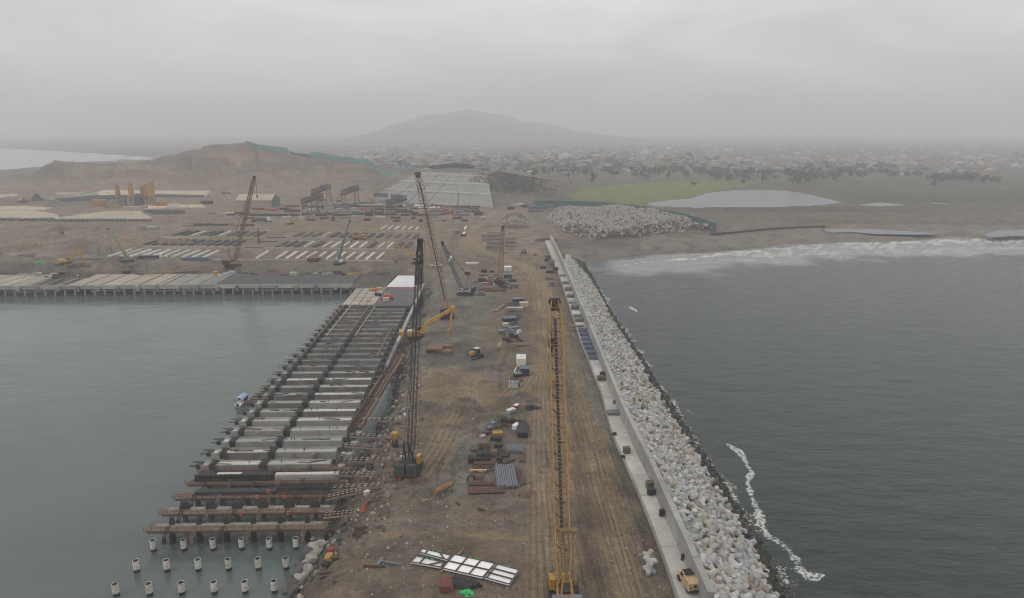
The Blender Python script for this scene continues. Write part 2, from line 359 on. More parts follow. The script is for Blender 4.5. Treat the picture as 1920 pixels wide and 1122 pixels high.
# ================================================================== THE SETTING
def ground_material():
    m = bpy.data.materials.new('ground_soil'); m.use_nodes = True; t = m.node_tree; t.nodes.clear()
    out = N(t, 'ShaderNodeOutputMaterial'); b = N(t, 'ShaderNodeBsdfPrincipled'); b.inputs['Roughness'].default_value = 0.95
    b.inputs['Specular IOR Level'].default_value = 0.15
    at = N(t, 'ShaderNodeAttribute', attribute_name='Soil'); ms = N(t, 'ShaderNodeAttribute', attribute_name='Masks')
    co = N(t, 'ShaderNodeTexCoord'); sp = N(t, 'ShaderNodeSeparateColor'); t.links.new(ms.outputs['Color'], sp.inputs[0])
    def noise(scale, det, rough=0.6, vec=None):
        n = N(t, 'ShaderNodeTexNoise', i_Scale=scale, i_Detail=det, i_Roughness=rough)
        t.links.new(vec or co.outputs['Object'], n.inputs['Vector']); return n.outputs[0]
    def rng(src, a, b_, lo, hi):
        r = N(t, 'ShaderNodeMapRange'); r.inputs[1].default_value = a; r.inputs[2].default_value = b_; r.inputs[3].default_value = lo; r.inputs[4].default_value = hi
        t.links.new(src, r.inputs[0]); return r.outputs[0]
    def mul(a, b_):
        k = N(t, 'ShaderNodeMath', operation='MULTIPLY'); t.links.new(a, k.inputs[0]); t.links.new(b_, k.inputs[1]); return k.outputs[0]
    f1 = rng(noise(0.9, 8, 0.75), 0.25, 0.75, 0.5, 1.5)
    f2 = rng(noise(4.5, 5, 0.8), 0.3, 0.7, 0.62, 1.38)
    # wheel and blade marks: noise drawn out along the causeway, only where vehicles run
    mp_ = N(t, 'ShaderNodeMapping'); mp_.inputs['Scale'].default_value = (2.4, 0.05, 1); mp_.inputs['Rotation'].default_value = (0, 0, R(-1))
    t.links.new(co.outputs['Object'], mp_.inputs[0])
    tr = rng(noise(1.0, 4, 0.7, mp_.outputs[0]), 0.35, 0.65, -0.45, 0.45)
    tm = mul(tr, sp.outputs[0]); ta = N(t, 'ShaderNodeMath', operation='ADD'); ta.inputs[1].default_value = 1.0; t.links.new(tm, ta.inputs[0])
    tot = mul(mul(f1, f2), ta.outputs[0])
    vs = N(t, 'ShaderNodeVectorMath', operation='SCALE'); t.links.new(at.outputs['Color'], vs.inputs[0]); t.links.new(tot, vs.inputs['Scale'])
    # scattered pale stones
    vo = N(t, 'ShaderNodeTexVoronoi', i_Scale=1.1); t.links.new(co.outputs['Object'], vo.inputs['Vector'])
    st = N(t, 'ShaderNodeMath', operation='LESS_THAN'); st.inputs[1].default_value = 0.16; t.links.new(vo.outputs['Distance'], st.inputs[0])
    sv = mul(st.outputs[0], sp.outputs[1])
    mxx = N(t, 'ShaderNodeMixRGB'); t.links.new(sv, mxx.inputs[0]); t.links.new(vs.outputs[0], mxx.inputs[1]); mxx.inputs[2].default_value = (0.30, 0.28, 0.25, 1)
    t.links.new(mxx.outputs[0], b.inputs['Base Color'])
    bp = N(t, 'ShaderNodeBump', i_Strength=0.8, i_Distance=0.6); t.links.new(noise(0.8, 8, 0.7), bp.inputs['Height']); t.links.new(bp.outputs[0], b.inputs['Normal'])
    t.links.new(b.outputs[0], out.inputs[0]); return m
u = np.concatenate([np.linspace(-1.16, -.92, 16, endpoint=False), np.linspace(-.92, .92, 1000, endpoint=False), np.linspace(.92, 1.16, 17)])
yy = 1 / np.linspace(1 / 62.0, 1 / 16000.0, 920)
U, Yg = np.meshgrid(u, yy); Xg = U * Yg
Zg = height(Xg, Yg)
# ---- soil colours (dry, matt values)
C_SOIL = np.array([.142, .113, .086]); C_TAN = np.array([.235, .182, .122]); C_GRAV = np.array([.150, .143, .132]); C_DARK = np.array([.068, .056, .047])
C_GREYD = np.array([.098, .092, .085]); C_BEIGE = np.array([.30, .262, .21]); C_SAND = np.array([.168, .155, .142]); C_HILL = np.array([.15, .115, .09])
C_SCRUB = np.array([.062, .063, .048]); C_GRASS = np.array([.125, .165, .045]); C_LIGHT = np.array([.30, .27, .225]); C_RED = np.array([.18, .128, .092])
big = fbm(Xg, Yg, 1 / 28.0, 4, 51)[..., None]; med = fbm(Xg, Yg, 1 / 7.0, 5, 61)[..., None]; fin = fbm(Xg, Yg, 1 / 1.8, 4, 71)[..., None]
soil = C_SOIL * (1 - sstep(.45, .7, big)) + C_GRAV * sstep(.45, .7, big)
soil = soil * (0.6 + 0.8 * med) * (0.75 + 0.5 * fin)
soil = soil * (1 - 0.45 * sstep(.62, .74, med) * sstep(.4, .6, big)) + C_RED * 0.35 * sstep(.66, .78, fbm(Xg, Yg, 1 / 13.0, 4, 81))[..., None]
trk = np.zeros(Xg.shape); stn = 0.25 * sstep(.5, .75, fbm(Xg, Yg, 1 / 10., 3, 91))
wob = (fbm(Xg, Yg, 1 / 6.0, 4, 101) - 0.5)
def P(pts, z=5.0): return W2(pts, z)
def zone(pts, col, k=1.0, soft=6.0, z=5.0, tr=0.0, stones=None, amp=1.0):
    global soil, trk, stn
    poly = P(pts, z) if not isinstance(pts, dict) else pts['w']
    xs = [p[0] for p in poly]; ys = [p[1] for p in poly]; g = soft * 1.5 + 3
    m = (Xg > min(xs) - g) & (Xg < max(xs) + g) & (Yg > min(ys) - g) & (Yg < max(ys) + g)
    if not m.any(): return
    x, y = Xg[m], Yg[m]; d, _ = pldist(x, y, poly + [poly[0]]); sd = np.where(inside(x, y, poly), d, -d) + wob[m] * soft * 2.5
    a = (sstep(-soft * .4, soft * .6, sd) * k)[:, None]
    tex = (1.0 + 0.55 * amp * (med[m] - .5) * 2 + 0.5 * amp * (fin[m] - .5))
    soil[m] = soil[m] * (1 - a) + np.array(col) * tex * a
    if tr: trk[m] = np.maximum(trk[m], a[:, 0] * tr)
    if stones is not None: stn[m] = stn[m] * (1 - a[:, 0]) + stones * a[:, 0]
def track(pts, wd, col, k=0.6, z=5.0, ruts=0, tr=0.0):
    """a run of wheel marks: soft band plus separate ruts"""
    global soil, trk
    poly = P(pts, z); xs = [p[0] for p in poly]; ys = [p[1] for p in poly]; g = wd + 3
    m = (Xg > min(xs) - g) & (Xg < max(xs) + g) & (Yg > min(ys) - g) & (Yg < max(ys) + g)
    if not m.any(): return
    x, y = Xg[m], Yg[m]; d, _ = pldist(x, y, poly); d2 = d + wob[m] * wd * .5
    a = sstep(wd, wd * .35, d2) * k
    if ruts:
        cs = np.cos(d / wd * math.pi * ruts * 2 + wob[m] * 3); dk = (np.clip(-cs, 0, 1) * sstep(wd, wd * .5, d2) * min(.65, k))[:, None]; soil[m] = soil[m] * (1 - dk * .55)
        a = a * (0.45 + 0.55 * np.clip(cs + .2, 0, 1)) * (0.6 + 0.8 * med[m][:, 0])
    a = np.clip(a, 0, 1)[:, None]; soil[m] = soil[m] * (1 - a) + np.array(col) * (0.8 + .4 * med[m]) * a
    if tr: trk[m] = np.maximum(trk[m], a[:, 0] * tr)
# yard and plain behind
zone({'w': [(-2500, 385), (60, 385), (60, 1000), (-2500, 1300)]} , [.185, .148, .112], 0.75, 25)
zone({'w': [(-2500, 400), (70, 400), (45, 455), (-2500, 455)]}, [.125, .108, .088], 0.6, 10)
zone({'w': [(60, 650), (2600, 560), (9000, 1500), (19000, 16000), (-19000, 16000), (-9000, 1500), (-300, 1100)]}, [.105, .098, .082], 0.8, 60)
rowh = fbm(Xg, Yg, 1.0, 1, 7) * 0
for i, (a0, b0, c0) in enumerate([((0, 425), (300, 412), 8), ((60, 440), (420, 424), 6), ((0, 455), (200, 440), 7), ((150, 425), (330, 398), 7), ((330, 420), (470, 385), 8), ((0, 470), (110, 452), 8), ((200, 500), (0, 512), 5), ((410, 395), (540, 372), 7)]):
    track([a0, b0], c0, C_TAN if i % 2 else C_LIGHT * .8, 0.55, ruts=2)
for k in range(46):
    random.seed(k + 900); x = random.uniform(-150, 900); y = random.uniform(395, 512); L = random.uniform(30, 150); s = random.uniform(-.16, .02)
    track([(x, y), (x + L * .5, y + L * .5 * s + random.uniform(-2, 2)), (x + L, y + L * s)], random.uniform(1.5, 5), random.choice([C_DARK, C_GREYD, C_TAN, C_LIGHT * .8, C_RED]), random.uniform(.25, .6), ruts=random.choice([0, 0, 2]))
zone([(390, 488), (740, 490), (785, 515), (640, 520), (390, 512)], [.125, .112, .10], .6, 5)
zone([(205, 486), (735, 488), (735, 512), (230, 512)], [.14, .122, .105], .4, 4)
zone([(540, 470), (585, 460), (600, 470), (560, 486)], C_SOIL, .6, 4)
# light working strips of the casting yard
for (a0, b0, k0) in (((150, 487), (735, 489.5), .8), ((255, 465.5), (790, 468), .75), ((300, 446), (790, 447.5), .75), ((440, 433), (860, 434), .5), ((540, 405), (905, 407), .5), ((450, 395), (900, 394), .6), ((540, 388), (900, 389), .5)):
    track([a0, b0], 1.5, C_LIGHT, k0)
# causeway
zone([(790, 540), (925, 520), (930, 570), (915, 640), (925, 700), (820, 690), (770, 680), (775, 600)], C_GRAV * .92, .85, 6)
zone([(800, 640), (910, 640), (935, 690), (870, 710), (800, 690)], C_GREYD, .5, 6)
zone([(780, 690), (920, 700), (930, 735), (900, 760), (780, 770), (750, 740)], C_TAN * .82, .75, 5, tr=.3)
zone([(735, 770), (800, 770), (835, 830), (830, 900), (780, 930), (690, 890), (700, 830)], C_SOIL * .95, .7, 4, stones=.3)
zone([(610, 960), (700, 925), (1000, 935), (1010, 1122), (560, 1122), (600, 1040)], [.132, .108, .086], .7, 6, stones=.35)
zone([(740, 990), (900, 960), (1000, 985), (900, 1010), (760, 1015)], C_GREYD, .45, 5)
zone([(700, 1060), (800, 1040), (790, 1110), (690, 1110)], C_GREYD * .9, .4, 4)
zone([(860, 840), (990, 780), (1000, 930), (870, 930)], [.125, .10, .078], .7, 3)
zone([(835, 905), (840, 870), (862, 835), (905, 805), (950, 790), (925, 815), (890, 845), (875, 925), (850, 930)], C_GRAV * 1.12, .8, 1.6, stones=.6)
zone([(935, 560), (985, 560), (1000, 650), (985, 740), (935, 740), (940, 650)], [.13, .108, .085], .6, 3, stones=.4)
zone([(1000, 450), (1085, 640), (1130, 760), (1225, 1122), (1000, 1122), (1010, 700), (985, 560), (960, 480)], [.165, .128, .092], .8, 4, tr=1.0)
zone([(1062, 580), (1090, 640), (1135, 760), (1160, 830), (1150, 850), (1105, 760), (1075, 680)], [.13, .122, .108], .75, 2)
zone([(1095, 715), (1132, 745), (1142, 800), (1120, 790), (1100, 750)], [.17, .165, .152], .9, 1.5)
zone([(1150, 850), (1180, 890), (1262, 1122), (1215, 1122), (1185, 1000)], [.12, .105, .09], .75, 2.5, stones=.3)
zone([(1060, 900), (1100, 900), (1150, 1122), (1075, 1122)], [.105, .083, .063], .5, 4, tr=1)
zone([(960, 700), (1000, 700), (1000, 760), (960, 760)], [.15, .13, .11], .4, 3)
zone([(900, 395), (1000, 388), (1030, 440), (1040, 500), (1000, 520), (930, 480), (880, 440)], [.185, .162, .135], .7, 8)
zone([(895, 430), (1005, 415), (1015, 470), (960, 475), (900, 455)], [.20, .155, .118], .6, 4)
zone([(1000, 480), (1040, 470), (1050, 520), (1010, 540)], [.135, .12, .10], .5, 4)
for pts, wd, c, k in (([(925, 395), (898, 420), (882, 440), (884, 456), (908, 470), (945, 482), (985, 500), (1015, 530), (1020, 580)], 6.5, C_TAN * 1.15, .85),
                      ([(1005, 470), (1012, 500), (1025, 560), (1022, 640), (1010, 740), (1010, 900), (1015, 1122)], 4, C_TAN * 1.02, .5),
                      ([(1015, 540), (1060, 640), (1085, 740), (1110, 850), (1150, 1000), (1180, 1122)], 3.5, C_TAN * .95, .5),
                      ([(1030, 600), (1075, 760), (1090, 900), (1120, 1122)], 2.5, C_DARK * 1.3, .45),
                      ([(1000, 690), (960, 745), (890, 752), (850, 790), (820, 850), (790, 890)], 5, C_TAN * .98, .75),
                      ([(1010, 740), (960, 770), (905, 800), (860, 835), (836, 880)], 1.0, C_TAN, .5),
                      ([(780, 700), (850, 690), (900, 715), (925, 740)], 3, C_TAN, .6),
                      ([(900, 760), (860, 740), (790, 735)], 2.5, C_TAN, .5),
                      ([(850, 560), (880, 600), (870, 660), (905, 690)], 3, C_GREYD, .4),
                      ([(930, 540), (990, 530), (1010, 560)], 4, C_TAN * .95, .6),
                      ([(720, 1005), (850, 998), (980, 1010)], 1.6, C_TAN * .9, .6), ([(700, 975), (860, 965), (1000, 975)], 1.6, C_TAN * .8, .4),
                      ([(640, 1060), (760, 1010), (900, 990)], 1.6, C_DARK * 1.3, .35),
                      ([(1090, 1000), (1140, 1122)], 1.2, C_DARK, .4), ([(870, 420), (850, 450), (845, 470)], 5, C_DARK * 1.5, .5), ([(862, 440), (848, 462)], 2, C_LIGHT * .7, .5)):
    track(pts, wd, c, k, ruts=0 if wd < 1.7 else 3, tr=.0)
for (px_, py_, rx_, ry_, h_) in MOUNDS:     # spoil heaps have their own dug-up colour
    c_ = G(px_, py_, 5.0); m_ = (np.abs(Xg - c_.x) < rx_ * 1.4) & (np.abs(Yg - c_.y) < ry_ * 1.4)
    if m_.any():
        random.seed(int(px_ * 7 + py_)); d_ = np.hypot((Xg[m_] - c_.x) / rx_, (Yg[m_] - c_.y) / ry_) + wob[m_] * .8; a_ = (sstep(1.0, .6, d_) * .65)[:, None]
        soil[m_] = soil[m_] * (1 - a_) + random.choice([C_GREYD * 1.05, C_SOIL * .75, C_GRAV, C_RED * .7, C_GREYD]) * (.6 + .8 * fin[m_]) * a_; stn[m_] = np.maximum(stn[m_], a_[:, 0] * .9)
for k in range(34):                      # banks and diggings of the left yard
    random.seed(k + 1500); x = random.uniform(-60, 360); y = random.uniform(412, 505)
    track([(x, y), (x + random.uniform(10, 60), y - random.uniform(1, 7)), (x + random.uniform(60, 110), y - random.uniform(2, 12))], random.uniform(1.5, 6), random.choice([C_DARK, C_GREYD, C_LIGHT * .8, C_TAN, C_GRAV]), random.uniform(.35, .75), ruts=random.choice([0, 2]))
for k in range(26):                      # oil, spill and wet patches
    random.seed(k + 40); x = random.uniform(700, 1180); y = random.uniform(560, 1110)
    track([(x, y), (x + random.uniform(-12, 12), y + random.uniform(-8, 20))], random.uniform(.8, 2.4), random.choice([C_DARK, C_GREYD, C_RED * .8]), random.uniform(.25, .55))
# banks: dark wet stone at the water's edge
sdh, _ = pldist(Xg, Yg, HARBOUR + [HARBOUR[0]]); inh = inside(Xg, Yg, HARBOUR)
k_ = (sstep(2.3, 1.2, Zg) * (Yg < 420) * (Xg < 0))[..., None]; soil = soil * (1 - k_ * .8) + np.array([.03, .028, .026]) * k_ * .8
k_ = (sstep(4.3, 3.0, Zg) * sstep(1.0, 2.0, Zg) * (Yg < 420) * (Xg < 0))[..., None]; soil = soil * (1 - k_ * .4) + np.array([.10, .09, .08]) * k_ * .4
for pts in ([(150, 404), (205, 397), (262, 396.5), (272, 404), (286, 410), (262, 413), (60, 413)], [(-60, 396), (60, 396), (100, 402), (112, 408), (60, 410), (-60, 407)], [(-60, 388), (50, 388), (100, 391), (80, 394), (-60, 393)], [(188, 359), (395, 359), (385, 367), (285, 367), (180, 365)], [(270, 385), (380, 383), (385, 389), (270, 391)], [(-20, 367), (34, 364.5), (30, 368), (-20, 371)]):
    zone(pts, [.52, .45, .35], 1.0, 2)
zone([(0, 336), (70, 338), (40, 341), (0, 341)], [.5, .48, .42], .9, 6)
for pts in ([(90, 378), (220, 372), (230, 382), (80, 390)], [(0, 372), (110, 374), (100, 382), (0, 384)], [(260, 395), (345, 396), (345, 402), (285, 403)]): zone(pts, C_GREYD * 1.0, .7, 6)
# beach, sand bar, far ground right
zone([(1040, 455), (1130, 460), (1335, 440), (1560, 425), (1920, 400), (2400, 390), (2400, 450), (1920, 445), (1450, 465), (1100, 500)], C_SAND, .9, 12, z=3)
zone([(1075, 462), (1300, 462), (1440, 458), (1440, 468), (1180, 482), (1095, 497)], [.135, .125, .115], .6, 6, z=2)
zone([(1030, 448), (1200, 448), (1205, 456), (1110, 460), (1050, 465)], [.10, .092, .082], .8, 4)
zone([(1330, 392), (1920, 385), (2400, 380), (2400, 402), (1920, 412), (1500, 415), (1340, 420)], [.125, .113, .092], .6, 14)
zone([(1240, 388), (1560, 389), (1760, 396), (1500, 399), (1300, 395)], [.06, .053, .042], .6, 8)
zone([(1430, 412), (1920, 412), (2400, 408), (2400, 418), (1900, 419), (1500, 418)], [.085, .078, .066], .6, 8)
zone([(1550, 360), (1920, 355), (2500, 350), (2500, 378), (1920, 382), (1600, 380)], [.07, .08, .05], .8, 20)
zone([(1440, 338), (1920, 335), (2500, 330), (2500, 352), (1600, 352), (1450, 350)], [.085, .09, .065], .7, 30)
for k in range(40):
    random.seed(k + 300); x = random.uniform(1000, 2100); y = random.uniform(318, 382); L = random.uniform(60, 300)
    track([(x, y), (x + L, y + random.uniform(-3, 3))], random.uniform(6, 22) , random.choice([C_SCRUB, C_SAND, C_GREYD, [.09, .10, .06]]), random.uniform(.3, .6), z=5)
zone([(1062, 367), (1090, 358), (1130, 350), (1170, 346), (1290, 340), (1390, 339), (1420, 342), (1390, 352), (1345, 357), (1335, 364), (1300, 371), (1235, 378), (1205, 386), (1150, 380), (1090, 374)], C_GRASS, .95, 12, amp=.7, stones=0)
zone([(1000, 384), (1035, 400), (1010, 460), (980, 410)], C_GRAV, .6, 6)
for k in range(230):                     # hill terraces and scars
    random.seed(k + 600); x = random.uniform(200, 780); y = random.uniform(285, 345); L = random.uniform(20, 90)
    c = D(x, y, 1200 - (y - 285) * 3.0); e_ = D(x + L, y + random.uniform(-3, 5), 1200 - (y - 285) * 3.0)
    mm = (Xg > min(c.x, e_.x) - 12) & (Xg < max(c.x, e_.x) + 12) & (Yg > min(c.y, e_.y) - 12) & (Yg < max(c.y, e_.y) + 12)
    if mm.any():
        d, _ = pldist(Xg[mm], Yg[mm], [(c.x, c.y), (e_.x, e_.y)]); a = (sstep(7, 2, d + wob[mm] * 6) * random.uniform(.4, .85))[:, None]
        soil[mm] = soil[mm] * (1 - a) + random.choice([C_TAN, C_DARK * 1.6, C_RED, C_LIGHT * .8, C_HILL]) * a
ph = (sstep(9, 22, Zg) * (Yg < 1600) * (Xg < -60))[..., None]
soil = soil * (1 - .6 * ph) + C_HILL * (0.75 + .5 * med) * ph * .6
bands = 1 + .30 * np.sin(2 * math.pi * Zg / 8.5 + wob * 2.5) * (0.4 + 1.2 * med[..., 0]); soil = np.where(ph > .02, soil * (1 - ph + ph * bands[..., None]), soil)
hk = ((Xg > -70) & (Xg < 160) & (Yg > 780) & (Yg < 1120)) * sstep(8, 14, Zg)
soil = soil * (1 - (hk * .55)[..., None]) + np.array([.15, .125, .10]) * (hk * .55)[..., None]
zone([(915, 338), (935, 330), (965, 338), (985, 352), (980, 368), (945, 370), (920, 360)], C_SCRUB, .0, 4)
for cx_, cy_, rr, yd in ((948, 350, 34, 900), (1005, 362, 22, 880), (985, 350, 22, 890), (1040, 370, 20, 850), (965, 342, 24, 930)):
    c = D(cx_, cy_, yd); d = np.hypot((Xg - c.x) / 1.4, (Yg - c.y) / 2.2) + wob * 30
    a = (sstep(rr, rr * .5, d) * .8)[..., None]; soil = soil * (1 - a) + C_SCRUB * (0.8 + .5 * med) * a
lg = inside(Xg, Yg, LAGOON); Zg = np.where(lg, 4.0, Zg)
for p_ in POOLS: Zg = np.where(inside(Xg, Yg, p_), np.minimum(Zg, 2.6), Zg)
fr = (Yg > 1400)[..., None]; soil = np.where(fr, soil * (0.8 + .5 * fbm(Xg, Yg, 1 / 90., 4, 131)[..., None]), soil)
soil = np.clip(soil * np.array([.93, .88, .785]), .01, .6)
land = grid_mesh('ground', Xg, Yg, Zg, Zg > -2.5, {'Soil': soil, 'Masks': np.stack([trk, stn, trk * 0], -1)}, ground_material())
tag(land, kind='structure')
def zt(x, y):
    return float(height(np.array([[float(x)]]), np.array([[float(y)]]))[0, 0])
# ------------------------------------------------------------------ sea
def water_material(name, col, rough, wscale, bumpk, foam=True, aniso=(1, 1, 1), rot=0.0):
    m = bpy.data.materials.new(name); m.use_nodes = True; t = m.node_tree; t.nodes.clear()
    out = N(t, 'ShaderNodeOutputMaterial'); b = N(t, 'ShaderNodeBsdfPrincipled')
    b.inputs['Base Color'].default_value = (*col, 1); b.inputs['Roughness'].default_value = rough; b.inputs['IOR'].default_value = 1.33
    co = N(t, 'ShaderNodeTexCoord'); mp_ = N(t, 'ShaderNodeMapping'); mp_.inputs['Scale'].default_value = aniso; mp_.inputs['Rotation'].default_value = (0, 0, rot)
    t.links.new(co.outputs['Object'], mp_.inputs[0])
    n1 = N(t, 'ShaderNodeTexNoise', i_Scale=wscale, i_Detail=5.0, i_Roughness=0.62, i_Distortion=0.6); t.links.new(mp_.outputs[0], n1.inputs['Vector'])
    n2 = N(t, 'ShaderNodeTexNoise', i_Scale=wscale * 0.16, i_Detail=3.0, i_Roughness=0.5); t.links.new(mp_.outputs[0], n2.inputs['Vector'])
    ad = N(t, 'ShaderNodeMath', operation='MULTIPLY_ADD'); ad.inputs[1].default_value = 4.0; t.links.new(n2.outputs[0], ad.inputs[0]); t.links.new(n1.outputs[0], ad.inputs[2])
    bp = N(t, 'ShaderNodeBump', i_Strength=bumpk, i_Distance=0.5); t.links.new(ad.outputs[0], bp.inputs['Height']); t.links.new(bp.outputs[0], b.inputs['Normal'])
    if foam:
        at0 = N(t, 'ShaderNodeAttribute', attribute_name='Foam'); sp0 = N(t, 'ShaderNodeSeparateColor'); t.links.new(at0.outputs['Color'], sp0.inputs[0])
        sr = N(t, 'ShaderNodeMapRange'); sr.inputs[3].default_value = bumpk; sr.inputs[4].default_value = bumpk * .16; t.links.new(sp0.outputs[2], sr.inputs[0]); t.links.new(sr.outputs[0], bp.inputs['Strength'])
        at = N(t, 'ShaderNodeAttribute', attribute_name='Foam'); sp = N(t, 'ShaderNodeSeparateColor'); t.links.new(at.outputs['Color'], sp.inputs[0])
        n3 = N(t, 'ShaderNodeTexNoise', i_Scale=1.3, i_Detail=8.0, i_Roughness=0.8); t.links.new(co.outputs['Object'], n3.inputs['Vector'])
        th = N(t, 'ShaderNodeMath', operation='SUBTRACT'); th.inputs[0].default_value = 1.0; t.links.new(sp.outputs[0], th.inputs[1])
        df = N(t, 'ShaderNodeMath', operation='SUBTRACT'); t.links.new(n3.outputs[0], df.inputs[0]); t.links.new(th.outputs[0], df.inputs[1])
        mr_ = N(t, 'ShaderNodeMapRange'); mr_.inputs[1].default_value = -.015; mr_.inputs[2].default_value = .06; t.links.new(df.outputs[0], mr_.inputs[0])
        # murky, paler water with sand in it near the shore: second channel
        mc = N(t, 'ShaderNodeMixRGB'); mc.inputs[1].default_value = (*col, 1); mc.inputs[2].default_value = (.31, .31, .295, 1); t.links.new(sp.outputs[1], mc.inputs[0])
        mh = N(t, 'ShaderNodeMixRGB'); mh.inputs[2].default_value = (.084, .106, .094, 1); t.links.new(sp.outputs[2], mh.inputs[0]); t.links.new(mc.outputs[0], mh.inputs[1]); mb = N(t, 'ShaderNodeMixRGB'); mb.inputs[2].default_value = (.52, .52, .47, 1); t.links.new(mh.outputs[0], mb.inputs[1]); t.links.new(mr_.outputs[0], mb.inputs[0])
        t.links.new(mb.outputs[0], b.inputs['Base Color'])
        rr = N(t, 'ShaderNodeMapRange'); rr.inputs[3].default_value = rough * .8; rr.inputs[4].default_value = .9; t.links.new(mr_.outputs[0], rr.inputs[0]); t.links.new(rr.outputs[0], b.inputs['Roughness'])
    t.links.new(b.outputs[0], out.inputs[0]); return m
us = np.concatenate([np.linspace(-1.16, -.95, 12, endpoint=False), np.linspace(-.95, .95, 760, endpoint=False), np.linspace(.95, 1.16, 12)])
ys = 1 / np.linspace(1 / 55.0, 1 / 15800.0, 640)
Us, Ys = np.meshgrid(us, ys); Xs = Us * Ys
foam = np.zeros(Xs.shape); murk = np.zeros(Xs.shape); wb2 = fbm(Xs, Ys, 1 / 5.0, 5, 201) - .5; wb3 = fbm(Xs, Ys, 1 / 22.0, 4, 211) - .5
def foamline(pts, wd, k, wob_=1.0):
    global foam
    poly = W2([p[:2] for p in pts], 0.0); poly = [(a[0], a[1], b[2] if len(b) > 2 else wd) for a, b in zip(poly, pts)]
    xs = [p[0] for p in poly]; ys_ = [p[1] for p in poly]; g = wd * 3 + 4
    m = (Xs > min(xs) - g) & (Xs < max(xs) + g) & (Ys > min(ys_) - g) & (Ys < max(ys_) + g)
    if not m.any(): return
    d, wv = pldist(Xs[m], Ys[m], poly); d = d + wb2[m] * wv * 1.9 * wob_
    foam[m] = np.maximum(foam[m], sstep(wv * 2.2, 0, d) * k)
foamline([(1356, 829, .5), (1372, 838, 1.1), (1392, 850, 1.4), (1398, 870, .6), (1410, 886, 1.2), (1402, 905, .5), (1408, 930, .8), (1418, 950, 1.2), (1428, 985, 1.2), (1445, 1010, 1.7),
          (1475, 1028, 2.0), (1492, 1050, 2.2), (1502, 1070, 1.6), (1520, 1082, 1.5), (1545, 1078, .7)], 3.4, .545, 1.7)
foamline([(1178, 574, 1.3), (1190, 582, 1.6), (1197, 588, .6)], 2, .6)
foamline([(1290, 770, .7), (1300, 776, .7)], 1, .57); foamline([(1236, 661, .5), (1242, 664, .5)], 1, .54); foamline([(1268, 715, .5), (1274, 722, .5)], 1, .54)
foamline([(1310, 800, .4), (1330, 812, .4)], 1, .53); foamline([(1160, 596, .6), (1175, 606, .4)], 1, .5); foamline([(1340, 824), (1352, 830)], .5, .54)
toe = [(1478, 1122), (1400, 985), (1330, 875), (1265, 775), (1200, 672), (1150, 595), (1115, 530)]
foamline([(x + 1, y - 1) for x, y in toe], 3.0, .515, 1.3)
# surf along the beach
foamline([(1128, 505, 1.2), (1160, 500, 1.6), (1200, 493, 3), (1250, 489, 5), (1300, 485, 5), (1340, 479, 6), (1400, 471, 5), (1450, 476, 4)], 6, .58, 1.2)
foamline([(1210, 508), (1240, 506)], 1.5, .52)
for x0, y0, x1, y1, w_, k in ((1330, 488, 1450, 492, 9, .515), (1400, 478, 1560, 476, 12, .53), (1450, 466, 1700, 462, 14, .54), (1560, 474, 1780, 470, 16, .51), (1640, 458, 1920, 452, 16, .55), (1750, 470, 1990, 462, 18, .50),
                              (1480, 484, 1640, 486, 6, .5), (1380, 502, 1430, 499, 5, .5), (1700, 478, 2000, 476, 10, .49), (1560, 457, 1740, 457, 6, .57), (1770, 450, 2000, 446, 7, .57)):
    foamline([(x0, y0), ((x0 + x1) / 2, (y0 + y1) / 2 - 1), (x1, y1)], w_, k - .022, 1.9)
foamline([(0, 279.5), (160, 287.5), (290, 297)], 22, .80, .6); foamline([(0, 300), (100, 300)], 12, .5)
mz = W2([(1095, 495), (1180, 478), (1440, 462), (1920, 440), (2500, 434), (2500, 480), (1920, 480), (1640, 486), (1450, 500), (1300, 514), (1130, 522)], 0.0)
d, _ = pldist(Xs, Ys, mz + [mz[0]]); murk = np.where(inside(Xs, Ys, mz), d, -d); murk = sstep(-8, 14, murk + wb3 * 50) * .7
mb_ = W2([(-600, 330), (-600, 270), (0, 277), (160, 287), (300, 297), (290, 306), (75, 316), (0, 322)], 0.0); murk = np.maximum(murk, inside(Xs, Ys, mb_) * .9)
sea = grid_mesh('sea_water', Xs, Ys, Xs * 0, None, {'Foam': np.stack([foam, murk, ((Xs < 5) & (Ys < 700)) * (.85 + .3 * wb3)], -1)}, water_material('sea_water', (.007, .018, .013), .10, .55, .6, aniso=(.8, 1.6, 1), rot=R(12)))
tag(sea, kind='structure')
def sheet(name, pts, z, m):
    mb = MB(); mb.add([(x, y, z) for x, y in pts], [tuple(range(len(pts)))]); return tag(mb.build(name, m), kind='structure')
LAGM = water_material('lagoon_water', (.045, .05, .055), .2, .5, .12, foam=False)
sheet('lagoon_water', [G(x, y, 4.5)[:2] for x, y in [(1200, 384), (1250, 376), (1300, 371), (1320, 362), (1370, 357), (1440, 356), (1495, 359), (1550, 371), (1585, 381), (1545, 387), (1440, 391), (1300, 392), (1225, 389)]], 4.5, LAGM)
for p_ in POOLS: sheet('tidal_pool_water', p_, 3.2 if p_[0][1] < 700 else 4.85, LAGM)
# ------------------------------------------------------------------ haze
hz = MB(); hz.box((0, 8000, 180), (38000, 17400, 372)); hzo = hz.build('haze')
hm = bpy.data.materials.new('haze_air'); hm.use_nodes = True; t = hm.node_tree; t.nodes.clear()
o_ = N(t, 'ShaderNodeOutputMaterial'); pv = N(t, 'ShaderNodeVolumePrincipled'); pv.inputs['Color'].default_value = (.84, .84, .86, 1); pv.inputs['Density'].default_value = HAZE_DENSITY = 0.00033
pv.inputs['Anisotropy'].default_value = 0.0
t.links.new(pv.outputs[0], o_.inputs['Volume']); hzo.data.materials.clear(); hzo.data.materials.append(hm); tag(hzo, kind='stuff')
